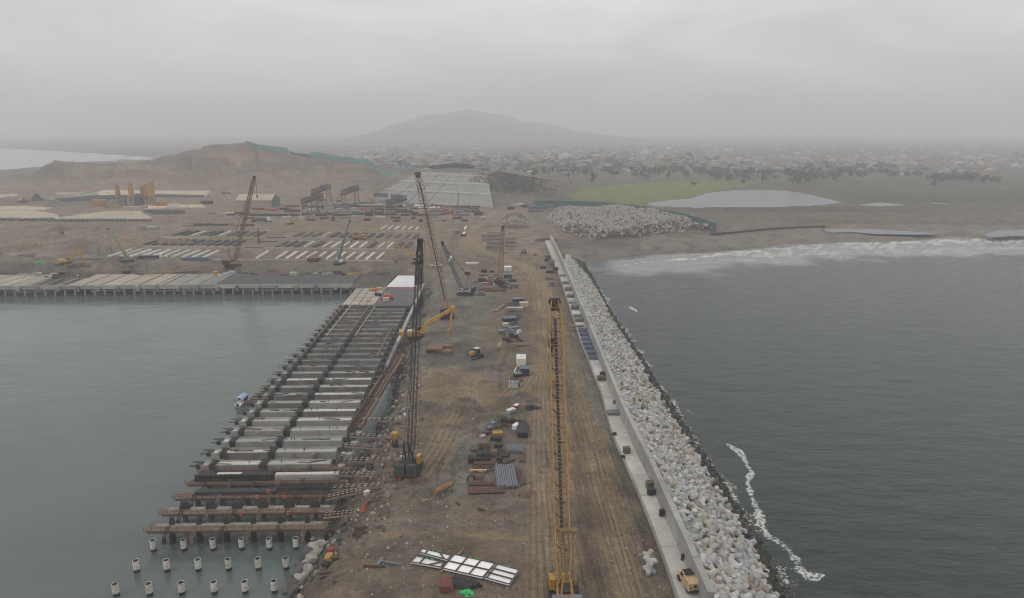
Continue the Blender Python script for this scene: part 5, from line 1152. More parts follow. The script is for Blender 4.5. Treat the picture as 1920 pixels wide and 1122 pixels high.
# stored armour units in big fields
def field(name, poly, sp, m, label, h=.9, rows2=True):
    w_ = W2(poly); xs = [p[0] for p in w_]; ys = [p[1] for p in w_]; mb = MB(); r_ = random.Random(len(name)); nx = int((max(xs) - min(xs)) / sp); ny = int((max(ys) - min(ys)) / sp)
    gx, gy = np.meshgrid(np.linspace(min(xs), max(xs), nx + 1), np.linspace(min(ys), max(ys), ny + 1)); ok_ = inside(gx.ravel(), gy.ravel(), w_)
    for x, y, o_k in zip(gx.ravel(), gy.ravel(), ok_):
        if o_k:
            a = r_.uniform(0, 6.3); c = Vector((x + r_.uniform(-.2, .2), y, ZL)); pts = [c + Vector((math.cos(a + k * 2.1) * 1.5, math.sin(a + k * 2.1) * 1.5, 0)) for k in range(3)]; pts2 = [c + Vector((math.cos(a + k * 2.1) * 1.25, math.sin(a + k * 2.1) * 1.25, h + .1)) for k in range(3)]
            mb.add(pts + pts2, [(0, 1, 4, 3), (1, 2, 5, 4), (2, 0, 3, 5), (3, 4, 5)])
    return tag(mb.build(name, m), label, kind='stuff')
STB = mat('stored_units', (.60, .53, .42), .9, (.45, .38, .30), .7, .05); STG = mat('stored_units_green', (.38, .47, .36), .9, (.3, .36, .28), .6, .05)
field('stored_armour_units', [(150, 404), (205, 397), (262, 396.5), (272, 404), (286, 410), (262, 413), (100, 412)], 3.1, STB, 'stored precast units')
field('stored_armour_units', [(-60, 396), (60, 396), (100, 402), (112, 408), (60, 410), (-60, 407)], 3.1, STB, 'stored precast units')
field('stored_armour_units', [(-60, 388), (50, 388), (100, 391), (80, 394), (-60, 393)], 3.4, STB, 'stored precast units')
field('stored_armour_units', [(188, 359), (395, 359), (385, 367), (285, 367), (180, 365)], 4.4, STB, 'stored precast units')
field('stored_armour_units', [(108, 361), (160, 361), (150, 366), (104, 367)], 4.4, STB, 'stored precast units')
field('stored_armour_units', [(-20, 367), (34, 364.5), (30, 368), (-20, 371)], 4.4, STB, 'stored precast units')
field('stored_armour_units', [(88, 373.5), (150, 367), (186, 361), (192, 363), (140, 372), (100, 376)], 4.0, STG, 'pale green precast units')
for k, pts in enumerate(([(40, 413), (290, 413.5), (282, 416.5), (60, 416)], [(100, 374), (180, 369), (240, 368), (240, 373), (120, 379)], [(270, 397), (345, 396), (345, 402), (285, 403)], [(0, 412), (110, 412), (100, 416), (0, 415)], [(285, 366), (385, 368), (380, 371), (290, 370)])):
    field('stored_dark_forms', pts, 3.6, SG, 'dark steel forms of precast units', 1.6)
# ================================================================== CRANES AND MACHINES
def loc_on(px, py, z=None):
    p = G(px, py, 5.0); zz = zt(p.x, p.y) if z is None else z; p = G(px, py, zz); return p
def local(root, p): return p - root.location
def crawler(root, hd, L=7.5, W=5.2, tw=.95, h=1.15, m=None):
    c, s = math.cos(hd), math.sin(hd); A = Vector((c, s, 0)); B = Vector((-s, c, 0)); m = m or DARK
    for sg in (-1, 1):
        mb = MB(); o = B * sg * (W / 2 - tw / 2); n = 10; prof = []
        for k in range(n + 1): a = -math.pi / 2 + math.pi * k / n; prof.append((L / 2 - h / 2 + math.cos(a) * h / 2, h / 2 + math.sin(a) * h / 2))
        prof += [(-x, z) for x, z in prof[::-1]]; N2 = len(prof)
        vs = [A * x + o + B * t_ + Vector((0, 0, z)) for t_ in (-tw / 2, tw / 2) for x, z in prof]
        mb.add(vs, [tuple(range(N2)), tuple(range(N2, 2 * N2))[::-1]] + [(i, (i + 1) % N2, N2 + (i + 1) % N2, N2 + i) for i in range(N2)])
        for k in range(int(L / .45)): x = -L / 2 + .5 + k * .45; mb.bar(A * x + o - B * (tw / 2 + .03) + Vector((0, 0, h + .02)), A * x + o + B * (tw / 2 + .03) + Vector((0, 0, h + .02)), .22, .09)
        mb.build('crawler_track', m, root)
    mb = MB(); mb.bar(-B * W * .4 + Vector((0, 0, .9)), B * W * .4 + Vector((0, 0, .9)), 2.2, .7); mb.tube((0, 0, 1.1), (0, 0, 1.7), 1.3, n=14); mb.build('undercarriage', DARK, root)
    return A, B
def lattice_crane(label, base, tip, tipdY, mb_body, mb_boom, w0=1.9, w1=1.5, bays=30, t=.2, hd=None, hook=.25, scale=1.0, cw=DARK, mast=8, cabside=1, cabm=None, pend=True, line=None, rope=True, spine=None, tb=None):
    b = loc_on(*base); root = thing('crawler_crane', label, 'crane', b); tp = D(tip[0], tip[1], b.y + tipdY) - b
    if hd is None: hd = math.atan2(tp.y, tp.x)
    s = scale; A, B = crawler(root, hd, 8 * s, 5.4 * s, 1.0 * s, 1.2 * s)
    R3 = Matrix.Rotation(hd, 3, 'Z')
    def bx(name, c, size, m, taper=1.0): k = MB(); k.box(R3 @ Vector(c) * s, Vector(size) * s, rot=R3, taper=taper); return k.build(name, m, root)
    ub = bx('upper_body', (-1.2, 0, 2.3), (6.2, 2.9, 1.2), mb_body)
    k = MB(); k.box(R3 @ Vector((-.6, 0, 3.1)) * s, Vector((2.6, 2.2, .5)) * s, rot=R3); k.build('winch_drum', DARK, ub)
    for sg in (-1, 1):
        c_ = bx('counterweight', (-4.6, sg * 1.35, 3.0), (1.5, 2.3, 2.6), cw); c2 = MB(); c2.box(R3 @ Vector((-4.6, sg * 1.35, 4.35)) * s, Vector((1.3, 2.1, .1)) * s, rot=R3); c2.build('counterweight_top', WOODD if cw is DARK else cw, c_)
    cab = bx('cab', (1.6, cabside * 2.1, 2.9), (2.0, 1.1, 2.0), cabm or mb_body, .92); k = MB(); k.box(R3 @ Vector((2.45, cabside * 2.1, 3.2)) * s, Vector((.35, .95, 1.0)) * s, rot=R3); k.box(R3 @ Vector((1.8, cabside * 2.1, 3.3)) * s, Vector((1.2, 1.16, .7)) * s, rot=R3); k.build('window', GLASS, cab)
    foot = A * 1.6 * s + Vector((0, 0, 2.4 * s)); d = (tp - foot)
    k = MB(); k.lattice(foot, tp, w0, w1, bays, t, side=B, taper=.07, tb=tb); bm_ = k.build('boom', mb_boom, root)
    k = MB(); dn = d.normalized(); up_ = B.cross(dn) * -1
    k.bar(tp - B * w1 * .5, tp + B * w1 * .5, .6); [k.tube(tp + B * q - B * .12 + up_ * .3, tp + B * q + B * .12 + up_ * .3, .5, n=10) for q in (-.4, .1, .5)]; k.bar(tp - dn * 1.8, tp + dn * .6, w1 * .8, .7); k.build('boom_head', DARK if t < .3 else mb_boom, bm_)
    mt = -A * 2.6 * s + Vector((0, 0, mast * s)); k = MB()
    for sg in (-1, 1): k.bar(-A * 3.6 * s + B * sg * s + Vector((0, 0, 2.8 * s)), mt + B * sg * .5, .22 * s + .05); k.bar(A * .6 * s + B * sg * s + Vector((0, 0, 2.8 * s)), mt + B * sg * .5, .25 * s + .08)
    for q in (.35, .7): k.bar(mt * q + B * .7 * s, mt * q - B * .7 * s, .15)
    k.build('mast', mb_body, root)
    if pend:
        k = MB(); [k.bar(mt + B * sg * .4, tp + B * sg * .3 - dn * 1.5, .11) for sg in (-1, 1)]; k.build('pendant_line', DARK, root)
    if spine: k = MB(); k.bar(foot + d * .05 + up_ * spine[1], foot + d * .93 + up_ * spine[1], spine[0], .35); k.build('hoist_ropes', DARK, bm_)
    if rope:
        L = d.length * hook; hp = tp + Vector((0, 0, -L)) + A * .8; k = MB()
        for q in (-.15, .15): k.bar(tp + A * .6 + B * q, hp + B * q, .07)
        k.build('hoist_rope', DARK, root); k = MB(); k.box(hp, (.8, .5, 1.3), hd); k.tube(hp - Vector((0, 0, .6)), hp - Vector((0, 0, 1.6)), .16, .08, 8); k.box(hp - Vector((0, 0, 1.8)), (.7, .2, .2), hd); k.build('hook_block', DARK, root)
    return root, b, tp, A, B
# nearest big yellow crane, seen from behind and above
r9, b9, t9, A9, B9 = lattice_crane('tall yellow lattice boom crane standing at the bottom edge of the photo', (1058, 1128), (1040, 566), 30, YEL, mat('dull_yellow_boom', (.36, .21, .05), .65, (.14, .09, .04), .7, .7), 2.7, 2.5, 34, .2, hook=.0, mast=7.5, cabside=1, scale=1.0, rope=False, cw=STEEL, pend=False, spine=(.55, -.2), tb=.07)
k = MB(); foot = A9 * 1.8 + Vector((0, 0, 2.7)); d9 = t9 - foot
for q in range(17):
    p = foot + d9 * (.1 + q * .052); k.bar(p - B9 * .9, p + B9 * .1, .1); k.bar(p + B9 * .1, p + B9 * 1.2 + d9.normalized() * 1.0, .14)
k.build('rope_guides', DARK, r9)
k = MB(); p = foot + d9 * .17; k.box(p + Vector((0, -1.2, .3)) - B9 * 1.0, (3.2, 1.0, .6)); k.bar(foot - B9 * 2.0 + Vector((0, -1, 0)), p - B9 * 2.2 + Vector((0, -1.2, 0)), .45); k.bar(foot + Vector((0, -1, 0)), p + B9 * .2 + Vector((0, -1.2, 0)), .4); k.build('back_stop', mat('worn_ochre', (.22, .14, .06), .7, (.06, .045, .03), .8, 1.0), r9)
k = MB(); p = t9 - d9 * .14 + B9 * .8 + Vector((0, 0, -1.2)); k.bar(p + Vector((0, 0, 3)), p, .12); k.box(p, (1.3, .7, 1.6)); k.tube(p - Vector((0, 0, .8)), p - Vector((0, 0, 2.2)), .35, .15, 8); k.build('hook_block', DARK, r9)
# dark crane beside the pier
r6, b6, t6, A6, B6 = lattice_crane('dark crawler crane with two square counterweights and black lattice boom beside the pier', (768, 886), (788, 452), 24, DARK, DARK, 1.7, 1.6, 30, .11, mast=9, hook=.1, cw=mat('counterweight_grey', (.055, .052, .05), .8), cabm=YEL, cabside=-1, spine=(.26, 0), tb=.06)
k = MB(); [k.bar(b6 * 0 + A6 * 3.2 + B6 * q + Vector((0, 0, 1)), t6 + A6 * 1.2 + B6 * q * .6, .06) for q in (-1.5, 1.5)]; k.build('hanging_line', DARK, r6)
k = MB(); tt = t6 * .83
k.lattice(t6 * .80, t6 * 1.0, 1.3, 1.1, 6, .18, side=B6, taper=0); k.build('pile_driving_head', DARK, r6)
k = MB()
for sg in (-1, 1): k.box((sg * 1.9, -5.2, 1.2), (1.0, .25, .5)); 
k.build('tail_light_panel', RED, r6)
# tan crane in the middle
r4, b4, t4, A4, B4 = lattice_crane('tall tan lattice boom crawler crane beyond the long yellow excavator', (838, 594), (783, 326), 12, OCHRE, TANP, 3.6, 3.1, 36, .22, mast=7, hook=.12, cabside=-1, scale=1.15, spine=(.5, -.1), hd=R(95))
lattice_crane('brown crawler crane working on the left quay', (437, 500), (477, 332), 12, TANP, mat('brown_paint', (.13, .08, .055), .8), 1.8, 1.6, 34, .25, mast=8, hook=.22, scale=1.05, hd=R(60))
lattice_crane('grey teal crawler crane with a thin boom leaning left of the road', (872, 553), (829, 455), -6, mat('dirty_white', (.38, .38, .37), .8, (.14, .13, .12), .8, .8), TEAL, 1.5, 1.2, 24, .17, mast=9, hook=.45, scale=.95, hd=R(165))
lattice_crane('small orange brown crane standing in the round material yard', (937, 533), (943, 426), 6, RUST, mat('orange_brown', (.30, .15, .07), .8), 2.2, 1.6, 22, .2, mast=6, hook=.3, scale=.8, hd=R(80), pend=False)
def tele_crane(label, base, tip, dY, m, hd, bodym=None):
    b = loc_on(*base); root = thing('telescopic_crane', label, 'crane', b); tp = D(*tip, b.y + dY) - b; A, B = crawler(root, hd, 7, 4.6, .9, 1.1); R3 = Matrix.Rotation(hd, 3, 'Z')
    k = MB(); k.box(R3 @ Vector((-1, 0, 2.2)), (5.6, 2.8, 1.3), rot=R3); k.build('upper_body', bodym or m, root)
    k = MB(); k.box(R3 @ Vector((-3.9, 0, 2.4)), (1.2, 3.4, 1.7), rot=R3); k.build('counterweight', STEEL, root)
    k = MB(); k.box(R3 @ Vector((1.5, 1.7, 2.7)), (1.8, 1.0, 1.9), rot=R3, taper=.9); c = k.build('cab', bodym or m, root); k = MB(); k.box(R3 @ Vector((1.8, 1.7, 3.0)), (1.5, 1.06, .9), rot=R3); k.build('window', GLASS, c)
    f = R3 @ Vector((-1.6, 0, 3.2)); d = tp - f; ws = (1.3, 1.1, .9, .7)
    for i in range(4): k = MB(); k.bar(f + d * (i * .25 - (.02 if i else 0)), f + d * (i + 1) * .25, ws[i], ws[i] * 1.1); k.build('boom_section', m, root)
    k = MB(); k.bar(tp, tp + A * 1.2, .9, .9); k.tube(tp + A * .8 - B * .4, tp + A * .8 + B * .4, .5, n=10); k.build('boom_head', DARK, root)
    k = MB(); k.bar(R3 @ Vector((1.6, 0, 2.4)), f + d * .22, .4); k.build('lift_cylinder', STEEL, root)
    k = MB(); L = d.length * .5; k.bar(tp + A * 1.2, tp + A * 1.2 - Vector((0, 0, L)), .08); k.box(tp + A * 1.2 - Vector((0, 0, L + .6)), (.6, .5, 1.3)); k.build('hook_block', DARK, root)
    return root
tele_crane('lime green telescopic crane beside the white tractor truck', (238, 492), (204, 430), 8, LIME, R(150))
tele_crane('blue grey telescopic boom crane standing upright before the yard beams', (637, 496), (655, 415), 6, TEAL, R(70), WHITE)
def excavator(label, base, hd, pts, m=YEL, s=1.0, w_=.85, cat='excavator', back=3.4):
    """pts: boom foot, elbow(s), stick end as photo pixels in the plane of the machine"""
    b = loc_on(*base); root = thing('excavator', label, cat, b); A, B = crawler(root, hd, 5.4 * s, 3.6 * s, .7 * s, 1.0 * s); R3 = Matrix.Rotation(hd, 3, 'Z')
    k = MB(); k.box(R3 @ Vector((-.9, 0, 1.85)) * s, Vector((4.0, 2.9, 1.1)) * s, rot=R3); k.build('upper_body', m, root)
    k = MB(); k.box(R3 @ Vector((-back, 0, 2.0)) * s, Vector((1.3, 3.0, 1.7)) * s, rot=R3, taper=.94); k.build('counterweight', m, root)
    k = MB(); k.box(R3 @ Vector((-1.8, .2, 2.55)) * s, Vector((1.8, 2.0, .5)) * s, rot=R3); k.tube(R3 @ Vector((-2, -.9, 2.6)) * s, R3 @ Vector((-2, -.9, 3.4)) * s, .12); k.build('engine_cover', CONC_L, root)
    k = MB(); k.box(R3 @ Vector((.6, 1.05, 2.7)) * s, Vector((1.7, 1.0, 1.8)) * s, rot=R3, taper=.9); c = k.build('cab', m, root); k = MB(); k.box(R3 @ Vector((.75, 1.05, 3.0)) * s, Vector((1.5, 1.04, 1.0)) * s, rot=R3); k.build('window', GLASS, c)
    P3 = [R3 @ Vector((1.3, -.2, 1.9)) * s]
    for x, y in pts:      # meet the photo ray with the vertical plane of the arm
        dr = ray(x, y); o = Vector((0, 0, CH)) - b; nrm = B; t_ = (P3[0] - o).dot(nrm) / dr.dot(nrm); P3.append(o + dr * t_)
    n = len(P3); k = MB()
    for i in range(n - 2): k.bar(P3[i], P3[i + 1], w_ * (1 - .15 * i), w_ * 1.25 * (1 - .12 * i), w_ * (1 - .15 * (i + 1)))
    k.build('boom', m, root); k = MB(); k.bar(P3[-2], P3[-1], w_ * .75, w_, w_ * .5); k.box(P3[-2], (w_ * 1.3,) * 3, rot=R3); k.build('stick', m, root)
    k = MB(); k.bar(R3 @ Vector((1.8, 0, 1.4)) * s, (P3[0] + P3[1]) / 2 + Vector((0, 0, -.3)), .25 * s); k.bar((P3[-3] + P3[-2]) / 2 + Vector((0, 0, .7)), P3[-2] + (P3[-1] - P3[-2]) * .15 + Vector((0, 0, .6)), .22 * s); k.build('hydraulic_cylinder', STEEL, root)
    e_ = P3[-1]; dd_ = (P3[-1] - P3[-2]).normalized(); k = MB(); f = e_ + dd_ * 1.2 * s; k.bar(e_, f, .5 * s, .5 * s)
    for sg in (-1, 1): k.box(f + A * sg * .45 * s, Vector((.12, 1.1, 1.2)) * s, rot=R3)
    k.box(f - dd_ * .2, Vector((1.0, 1.1, .15)) * s, rot=R3); k.box(f - A * .45 * s, Vector((.12, 1.1, 1.3)) * s, rot=R3); k.build('bucket', DARK, root)
    return root
excavator('large yellow long reach excavator with folded boom beside the rusty steel boxes', (782, 636), R(8), [(801, 606), (849, 579), (839, 630)], YEL, 1.35, 1.25, back=4.6)
excavator('yellow long reach excavator behind the white deck square', (781, 495), R(178), [(767, 470), (742, 462), (743, 488)], YEL, 1.1, 1.0)
excavator('yellow long reach excavator working behind the left quay', (124, 496), R(5), [(146, 474), (151, 473), (154, 492)], YEL, 1.15, 1.0)
excavator('small yellow excavator far behind the yard beams', (545, 421), R(5), [(551, 416), (557, 414), (559, 421)], YEL, 1.0, .7)
excavator('dark yellow excavator by the batching plant mounds', (43, 380), R(0), [(46, 374), (52, 374), (54, 380)], YEL, 1.5, 1.0)
# bulldozer
def dozer(label, px, py, hd, s=1.0, m=OCHRE):
    b = loc_on(px, py); root = thing('bulldozer', label, 'bulldozer', b); A, B = crawler(root, hd, 4.8 * s, 3.4 * s, .65 * s, 1.25 * s); R3 = Matrix.Rotation(hd, 3, 'Z')
    def bx(n, c, sz, m_, tp=1.0, par=None): k = MB(); k.box(R3 @ Vector(c) * s, Vector(sz) * s, rot=R3, taper=tp); return k.build(n, m_, par or root)
    bx('engine_hood', (1.1, 0, 1.75), (2.2, 1.3, 1.1), m); c = bx('cab', (-.7, 0, 2.3), (1.6, 1.7, 1.7), DARK, .9); bx('cab_roof', (-.7, 0, 3.2), (1.8, 1.9, .14), CONC_L, 1, c); bx('fuel_tank', (-1.9, 0, 1.7), (.8, 1.6, .9), m)
    bl = MB()
    for q in range(6): z0 = q * .22; x0 = 3.0 + .25 * (1 - math.sin(math.pi * (q + .5) / 6)); bl.box(R3 @ Vector((x0, 0, .15 + z0)) * s, Vector((.14, 4.0, .24)) * s, rot=R3)
    bl.build('blade', STEEL, root); k = MB(); [k.bar(R3 @ Vector((.5, sg * 1.75, .6)) * s, R3 @ Vector((3.0, sg * 1.6, .5)) * s, .22) for sg in (-1, 1)]; k.build('push_arm', m, root)
dozer('faded yellow bulldozer with grey blade in the middle of the causeway', 891, 671, R(218), 1.1)
dozer('small ochre bulldozer on the road near the far end of the seawall', 982, 475, R(-95), 1.0)
# trucks
def wheel(root, c, r=.52, w_=.35, axis=Vector((0, 1, 0))):
    k = MB(); k.tube(Vector(c) - axis * w_ / 2, Vector(c) + axis * w_ / 2, r, n=14); o = k.build('wheel', RUBBER, root); k = MB(); k.tube(Vector(c) - axis * (w_ / 2 + .02), Vector(c) + axis * (w_ / 2 + .02), r * .5, n=10); k.build('rim', STEEL, o)
def truck(label, px, py, rz, kind='semi', col=WHITE, load=DARK, s=1.15):
    b = loc_on(px, py); r = thing({'semi': 'flatbed_truck', 'dump': 'dump_truck', 'pickup': 'pickup_truck'}[kind], label, 'truck', b, rz); r.scale = (s, s, s); r.scale = (s,) * 3
    def bx(n, c, sz, m_, tp=1.0, par=None): k = MB(); k.box(c, sz, taper=tp); return k.build(n, m_, par or r)
    if kind == 'semi':
        c = bx('cab', (5.2, 0, 2.0), (2.0, 2.4, 2.6), col, .95); bx('roof_fairing', (4.9, 0, 3.5), (1.7, 2.2, .6), col, .6, c); bx('bonnet', (6.9, 0, 1.5), (1.7, 2.0, 1.2), col, .88); bx('window', (6.05, 0, 2.55), (.5, 2.0, .8), GLASS, 1, c); bx('chassis', (-1, 0, .95), (13.4, 1.0, .3), DARK); bx('flatbed', (-2.6, 0, 1.35), (11.5, 2.5, .25), DARK)
        k = MB()
        for q in range(5): k.box((-2.4, -1.0 + q * .5, 1.7), (10.5, .38, .4)); 
        k.build('cargo', load, r); xs = (6.8, 4.0, 2.8, -5.6, -6.8, -8.0)
    elif kind == 'dump':
        c = bx('cab', (3.1, 0, 1.95), (1.9, 2.4, 2.2), col, .94); bx('window', (4.02, 0, 2.3), (.1, 2.0, .8), GLASS, 1, c); bx('side_window', (3.3, 0, 2.35), (.9, 2.44, .6), GLASS, 1, c); bx('chassis', (-.3, 0, .9), (8, 1.0, .3), DARK)
        k = MB(); k.box((-1.2, 0, 1.35), (5.6, 2.4, .15)); [k.box((-1.2, sg * 1.2, 2.0), (5.6, .12, 1.3)) for sg in (-1, 1)]; [k.box((-1.2 + sg * 2.8, 0, 2.0), (.12, 2.5, 1.4)) for sg in (-1, 1)]; [k.box((-3.6 + q * 1.2, sg * 1.28, 2.0), (.12, .1, 1.3)) for q in range(5) for sg in (-1, 1)]; k.build('tipper_body', col, r); xs = (3.3, -1.6, -3.0)
    else:
        bx('body', (0, 0, .95), (5.2, 1.9, .75), col); c = bx('cabin', (.3, 0, 1.6), (2.2, 1.75, .8), col, .82); bx('window', (.3, 0, 1.62), (1.9, 1.79, .5), GLASS, .86, c); k = MB(); k.box((-1.8, 0, 1.34), (1.5, 1.5, .05)); k.build('cargo_bed', DARK, r); xs = (1.7, -1.6)
    for x in xs:
        for sg in (-1, 1): wheel(r, (x, sg * (1.1 if kind != 'pickup' else .85), .52 if kind != 'pickup' else .4), .52 if kind != 'pickup' else .4)
    return r
truck('white bonneted flatbed truck parked beside the lime green crane', 287, 486, R(-1), 'semi')
truck('white bonneted flatbed truck in front of the gantry frames', 492, 416, R(0), 'semi')
truck('yellow dump truck driving between the rows of dark beams', 673, 449.5, R(0), 'dump', YEL, s=1.25)
truck('white pickup truck passing behind the tan crane', 818, 501, R(0), 'pickup', WHITE, s=1.3)
truck('tiny white pickup on the far road behind the precast field', 428, 364, R(0), 'semi', WHITE, s=1.0)
# dusty yellow site truck on the promenade
def promenade_truck():
    p = G(1290, 1098, 6.05); r = thing('site_truck', 'dusty cream site truck parked on the promenade slab by the parapet', 'truck', p, R(100)); 
    def bx(n, c, sz, m_, tp=1.0, par=None): k = MB(); k.box(c, sz, taper=tp); return k.build(n, m_, par or r)
    cm = mat('dusty_cream', (.50, .37, .20), .75, (.30, .21, .12), .7, .9)
    bx('chassis', (0, 0, .65), (5.4, 1.5, .35), DARK); bx('rear_body', (-1.3, 0, 1.5), (2.7, 2.3, 1.5), cm, .97); bx('bonnet', (1.9, 0, 1.2), (1.6, 1.9, .8), cm, .9); c = bx('cab', (.55, 0, 1.7), (1.3, 2.1, 1.7), cm, .9); bx('window', (.62, 0, 2.0), (1.22, 2.06, .7), GLASS, .93, c); k = MB(); k.box((.3, 0, 2.6), (1.5, 1.6, .1)); [k.box((-.2 + q * .3, 0, 2.68), (.08, 1.5, .08)) for q in range(5)]; k.build('roof_rack', DARK, r)
    bx('front_bumper', (-2.75, 0, .8), (.15, 2.2, .35), DARK); k = MB(); [k.box((-2.67, q, 1.5), (.06, .3, .3)) for q in (-.9, .9)]; k.box((-2.67, 0, 1.7), (.06, .5, .5)); k.build('lamp_cluster', DARK, r)
    for x in (-1.7, 1.8):
        for sg in (-1, 1): wheel(r, (x, sg * .95, .5), .5)
promenade_truck()
# ------------------------------------------------------------------ stock and clutter, one thing each
def place(o, px, py, rz=0, z=None): p = loc_on(px, py, z); o.location = p; o.rotation_euler = (0, 0, rz)
def bundle(label, px, py, L, n, r, rz, m, layers=2, name='pipe_bundle', cat='pipes', spread=0.0, z=None):
    root = thing(name, label, cat, loc_on(px, py, z), rz); rr_ = random.Random(px * 7 + py)
    for lv in range(layers):
        mb = MB()
        for q in range(n - lv):
            y = (q - (n - lv - 1) / 2) * r * 2.05; dz = rr_.uniform(-.12, .12) * L * .3 + (q - n / 2) * spread
            for seg in range(2 if L > 7 else 1):
                a = -L / 2 + dz + seg * L / 2; mb.tube((a, y, r + lv * r * 1.75), (a + (L / 2 - .12 if L > 7 else L), y + rr_.uniform(-.02, .02), r + lv * r * 1.75), r, n=8)
        mb.build('pipe_layer', m, root)
    mb = MB(); [mb.box((x, 0, .05), (.15, n * r * 2.1, .12)) for x in (-L * .35, 0, L * .35)]; mb.build('timber_bearer', WOOD, root); return root
def plates(label, px, py, L, W_, n, rz, m, name='form_stack', cat='formwork', th=.3, ribs=True, z=None):
    root = thing(name, label, cat, loc_on(px, py, z), rz); rr_ = random.Random(int(px * 3 + py))
    for q in range(n):
        mb = MB(); o = (rr_.uniform(-.12, .12), rr_.uniform(-.12, .12)); mb.box((o[0], o[1], th * (q + .5)), (L, W_, th * .8))
        if ribs: [mb.box((o[0] - L / 2 + (k_ + .5) * L / 5, o[1], th * (q + 1) - .05), (.12, W_, .1)) for k_ in range(5)]; [mb.box((o[0], o[1] + sg * W_ / 2, th * (q + .5)), (L, .08, th)) for sg in (-1, 1)]
        mb.build('form_panel', m, root)
    return root
def crate(label, px, py, sz, rz, m, lid=None, name='container', cat='container', z=None):
    root = thing(name, label, cat, loc_on(px, py, z), rz); L, W_, h = sz; mb = MB(); mb.box((0, 0, h / 2 + .1), sz)
    for q in range(int(L / .35)): [mb.box((-L / 2 + .2 + q * .35, sg * W_ / 2, h / 2 + .1), (.14, .08, h * .86)) for sg in (-1, 1)]
    mb.build('body', m, root); mb = MB(); mb.box((0, 0, h + .14), (L * 1.02, W_ * 1.03, .1)); [mb.box((sx_ * L * .47, 0, .06), (.2, W_, .12)) for sx_ in (-1, 1)]; mb.build('top_and_feet', lid or m, root); return root
def heap(label, px, py, rx, ry, h, m, name='soil_heap', cat='heap', n=46, rs_=.45, z=None):
    rr_ = random.Random(int(px + py * 3)); mb = MB(); 
    for _ in range(n):
        a = rr_.uniform(0, 6.3); t_ = rr_.random() ** .6; vs, fs = ROCKS[rr_.randrange(6)]; s = rs_ * rr_.uniform(.6, 1.5); E_ = eul(rr_).to_matrix(); c = Vector((math.cos(a) * t_ * rx, math.sin(a) * t_ * ry, h * (1 - t_)))
        mb.add([c + E_ @ v * s for v in vs], fs)
    o = mb.build(name, m); o.location = loc_on(px, py, z); return tag(o, label, cat)
def ibeam(label, px0, py0, px1, py1, w_=.5, m=RUST, name='steel_beam', cat='beam', grp=None, n=1):
    p = loc_on(px0, py0); q = loc_on(px1, py1, p.z); d = q - p; root = MB(); s_ = Vector((-d.y, d.x, 0)).normalized()
    for k in range(n):
        o = s_ * k * w_ * 1.25; root.bar(o + Vector((0, 0, .05)), o + d + Vector((0, 0, .05)), w_, .08); root.bar(o + Vector((0, 0, .25)), o + d + Vector((0, 0, .25)), .1, .4); root.bar(o + Vector((0, 0, .47)), o + d + Vector((0, 0, .47)), w_, .08)
    o = root.build(name, m); o.location = p; return tag(o, label, cat, grp)
BF = mat('grey_pipe', (.15, .16, .18), .6, (.09, .095, .11), .6, .6)
# lower laydown yard (876-990, 780-930)
bundle('large bundle of long grey pipes in the lower laydown yard', 949, 896, 10.5, 9, .27, R(94), BF, 2)
bundle('short bundle of grey pipes above the large pipe bundle', 966, 845, 3.6, 8, .25, R(88), BF, 2)
plates('big black stack of covered panels at the top right of the laydown yard', 981, 812, 6.5, 2.8, 4, R(85), DARK, 'panel_stack', 'panels', .4, False)
crate('white wrapped sacks beside the black panel stack', 968, 803, (2.4, 1.4, 1.0), R(60), WHITE, WHITE, 'wrapped_load', 'load')
heap('low heap of dark folded netting near the road', 995, 766, 2.6, 1.6, .6, DARK, 'netting_heap', 'netting', 60, .5)
crate('yellow open tool basket in the laydown yard', 933, 817, (2.6, 1.8, .9), R(10), YEL, OCHRE, 'tool_basket', 'basket')
bundle('two rusty pipes lying along the right side of the laydown yard', 977, 895, 8.0, 2, .3, R(97), RUST, 1)
bundle('short rusty pipes right of the short grey bundle', 979, 861, 3.6, 3, .25, R(88), RUST, 1)
bundle('single thin rusty pipe slanting beside the large bundle', 968, 893, 7.5, 1, .2, R(108), RUST, 1)
bundle('bundle of rusty tubes laid crosswise in the laydown yard', 912, 873, 6.0, 4, .25, R(0), RUST, 2)
ibeam('long rusty steel beams at the foot of the laydown yard', 878, 927, 945, 925, .7, RUST, n=3)
bundle('rusty angle irons just above the long steel beams', 903, 912, 5.5, 4, .22, R(-3), RUST, 2, 'angle_bundle', 'steel')
plates('pale timber beam pile at the left of the laydown yard', 896, 885, 4.2, .6, 2, R(0), WOODL, 'timber_pile', 'timber', .28, False)
crate('small rusty frame with pipes under the pale timber', 897, 897, (2.2, 1.2, .6), R(-5), RUSTL, RUST, 'steel_cradle', 'cradle')
mb = MB(); ring(mb, (0, 0, .5), .9, .16, 12); o = mb.build('rubber_hose', RUBBER); place(o, 883, 902, .4); tag(o, 'curled black hose at the left of the laydown yard', 'hose')
for i, (x, y, l, w_, n) in enumerate(((906, 838, 2.6, 3.2, 5), (930, 826, 3.5, 1.6, 3), (935, 838, 2.4, 2.2, 3), (912, 858, 2.2, 2.2, 4), (926, 856, 2.0, 2.0, 5), (946, 858, 2.4, 3.0, 3), (898, 858, 2.0, 2.6, 4), (883, 866, 1.7, 2.4, 4), (895, 862, 2.5, 1.3, 2), (936, 864, 1.8, 1.5, 3), (946, 790, 2.0, 2.0, 3), (958, 792, 3.0, 1.5, 3), (977, 791, 3.0, 2.0, 3), (970, 799, 1.5, 1.5, 2), (903, 864, 5.5, .9, 2))):
    plates(f'dark steel form stack in the laydown yard, {ORD[i]} listed from the middle row', x, y, l * .8, w_ * .8, n, R(random.uniform(-14, 14)), DARK if i % 4 else WOODD, 'form_stack', 'formwork', .34)
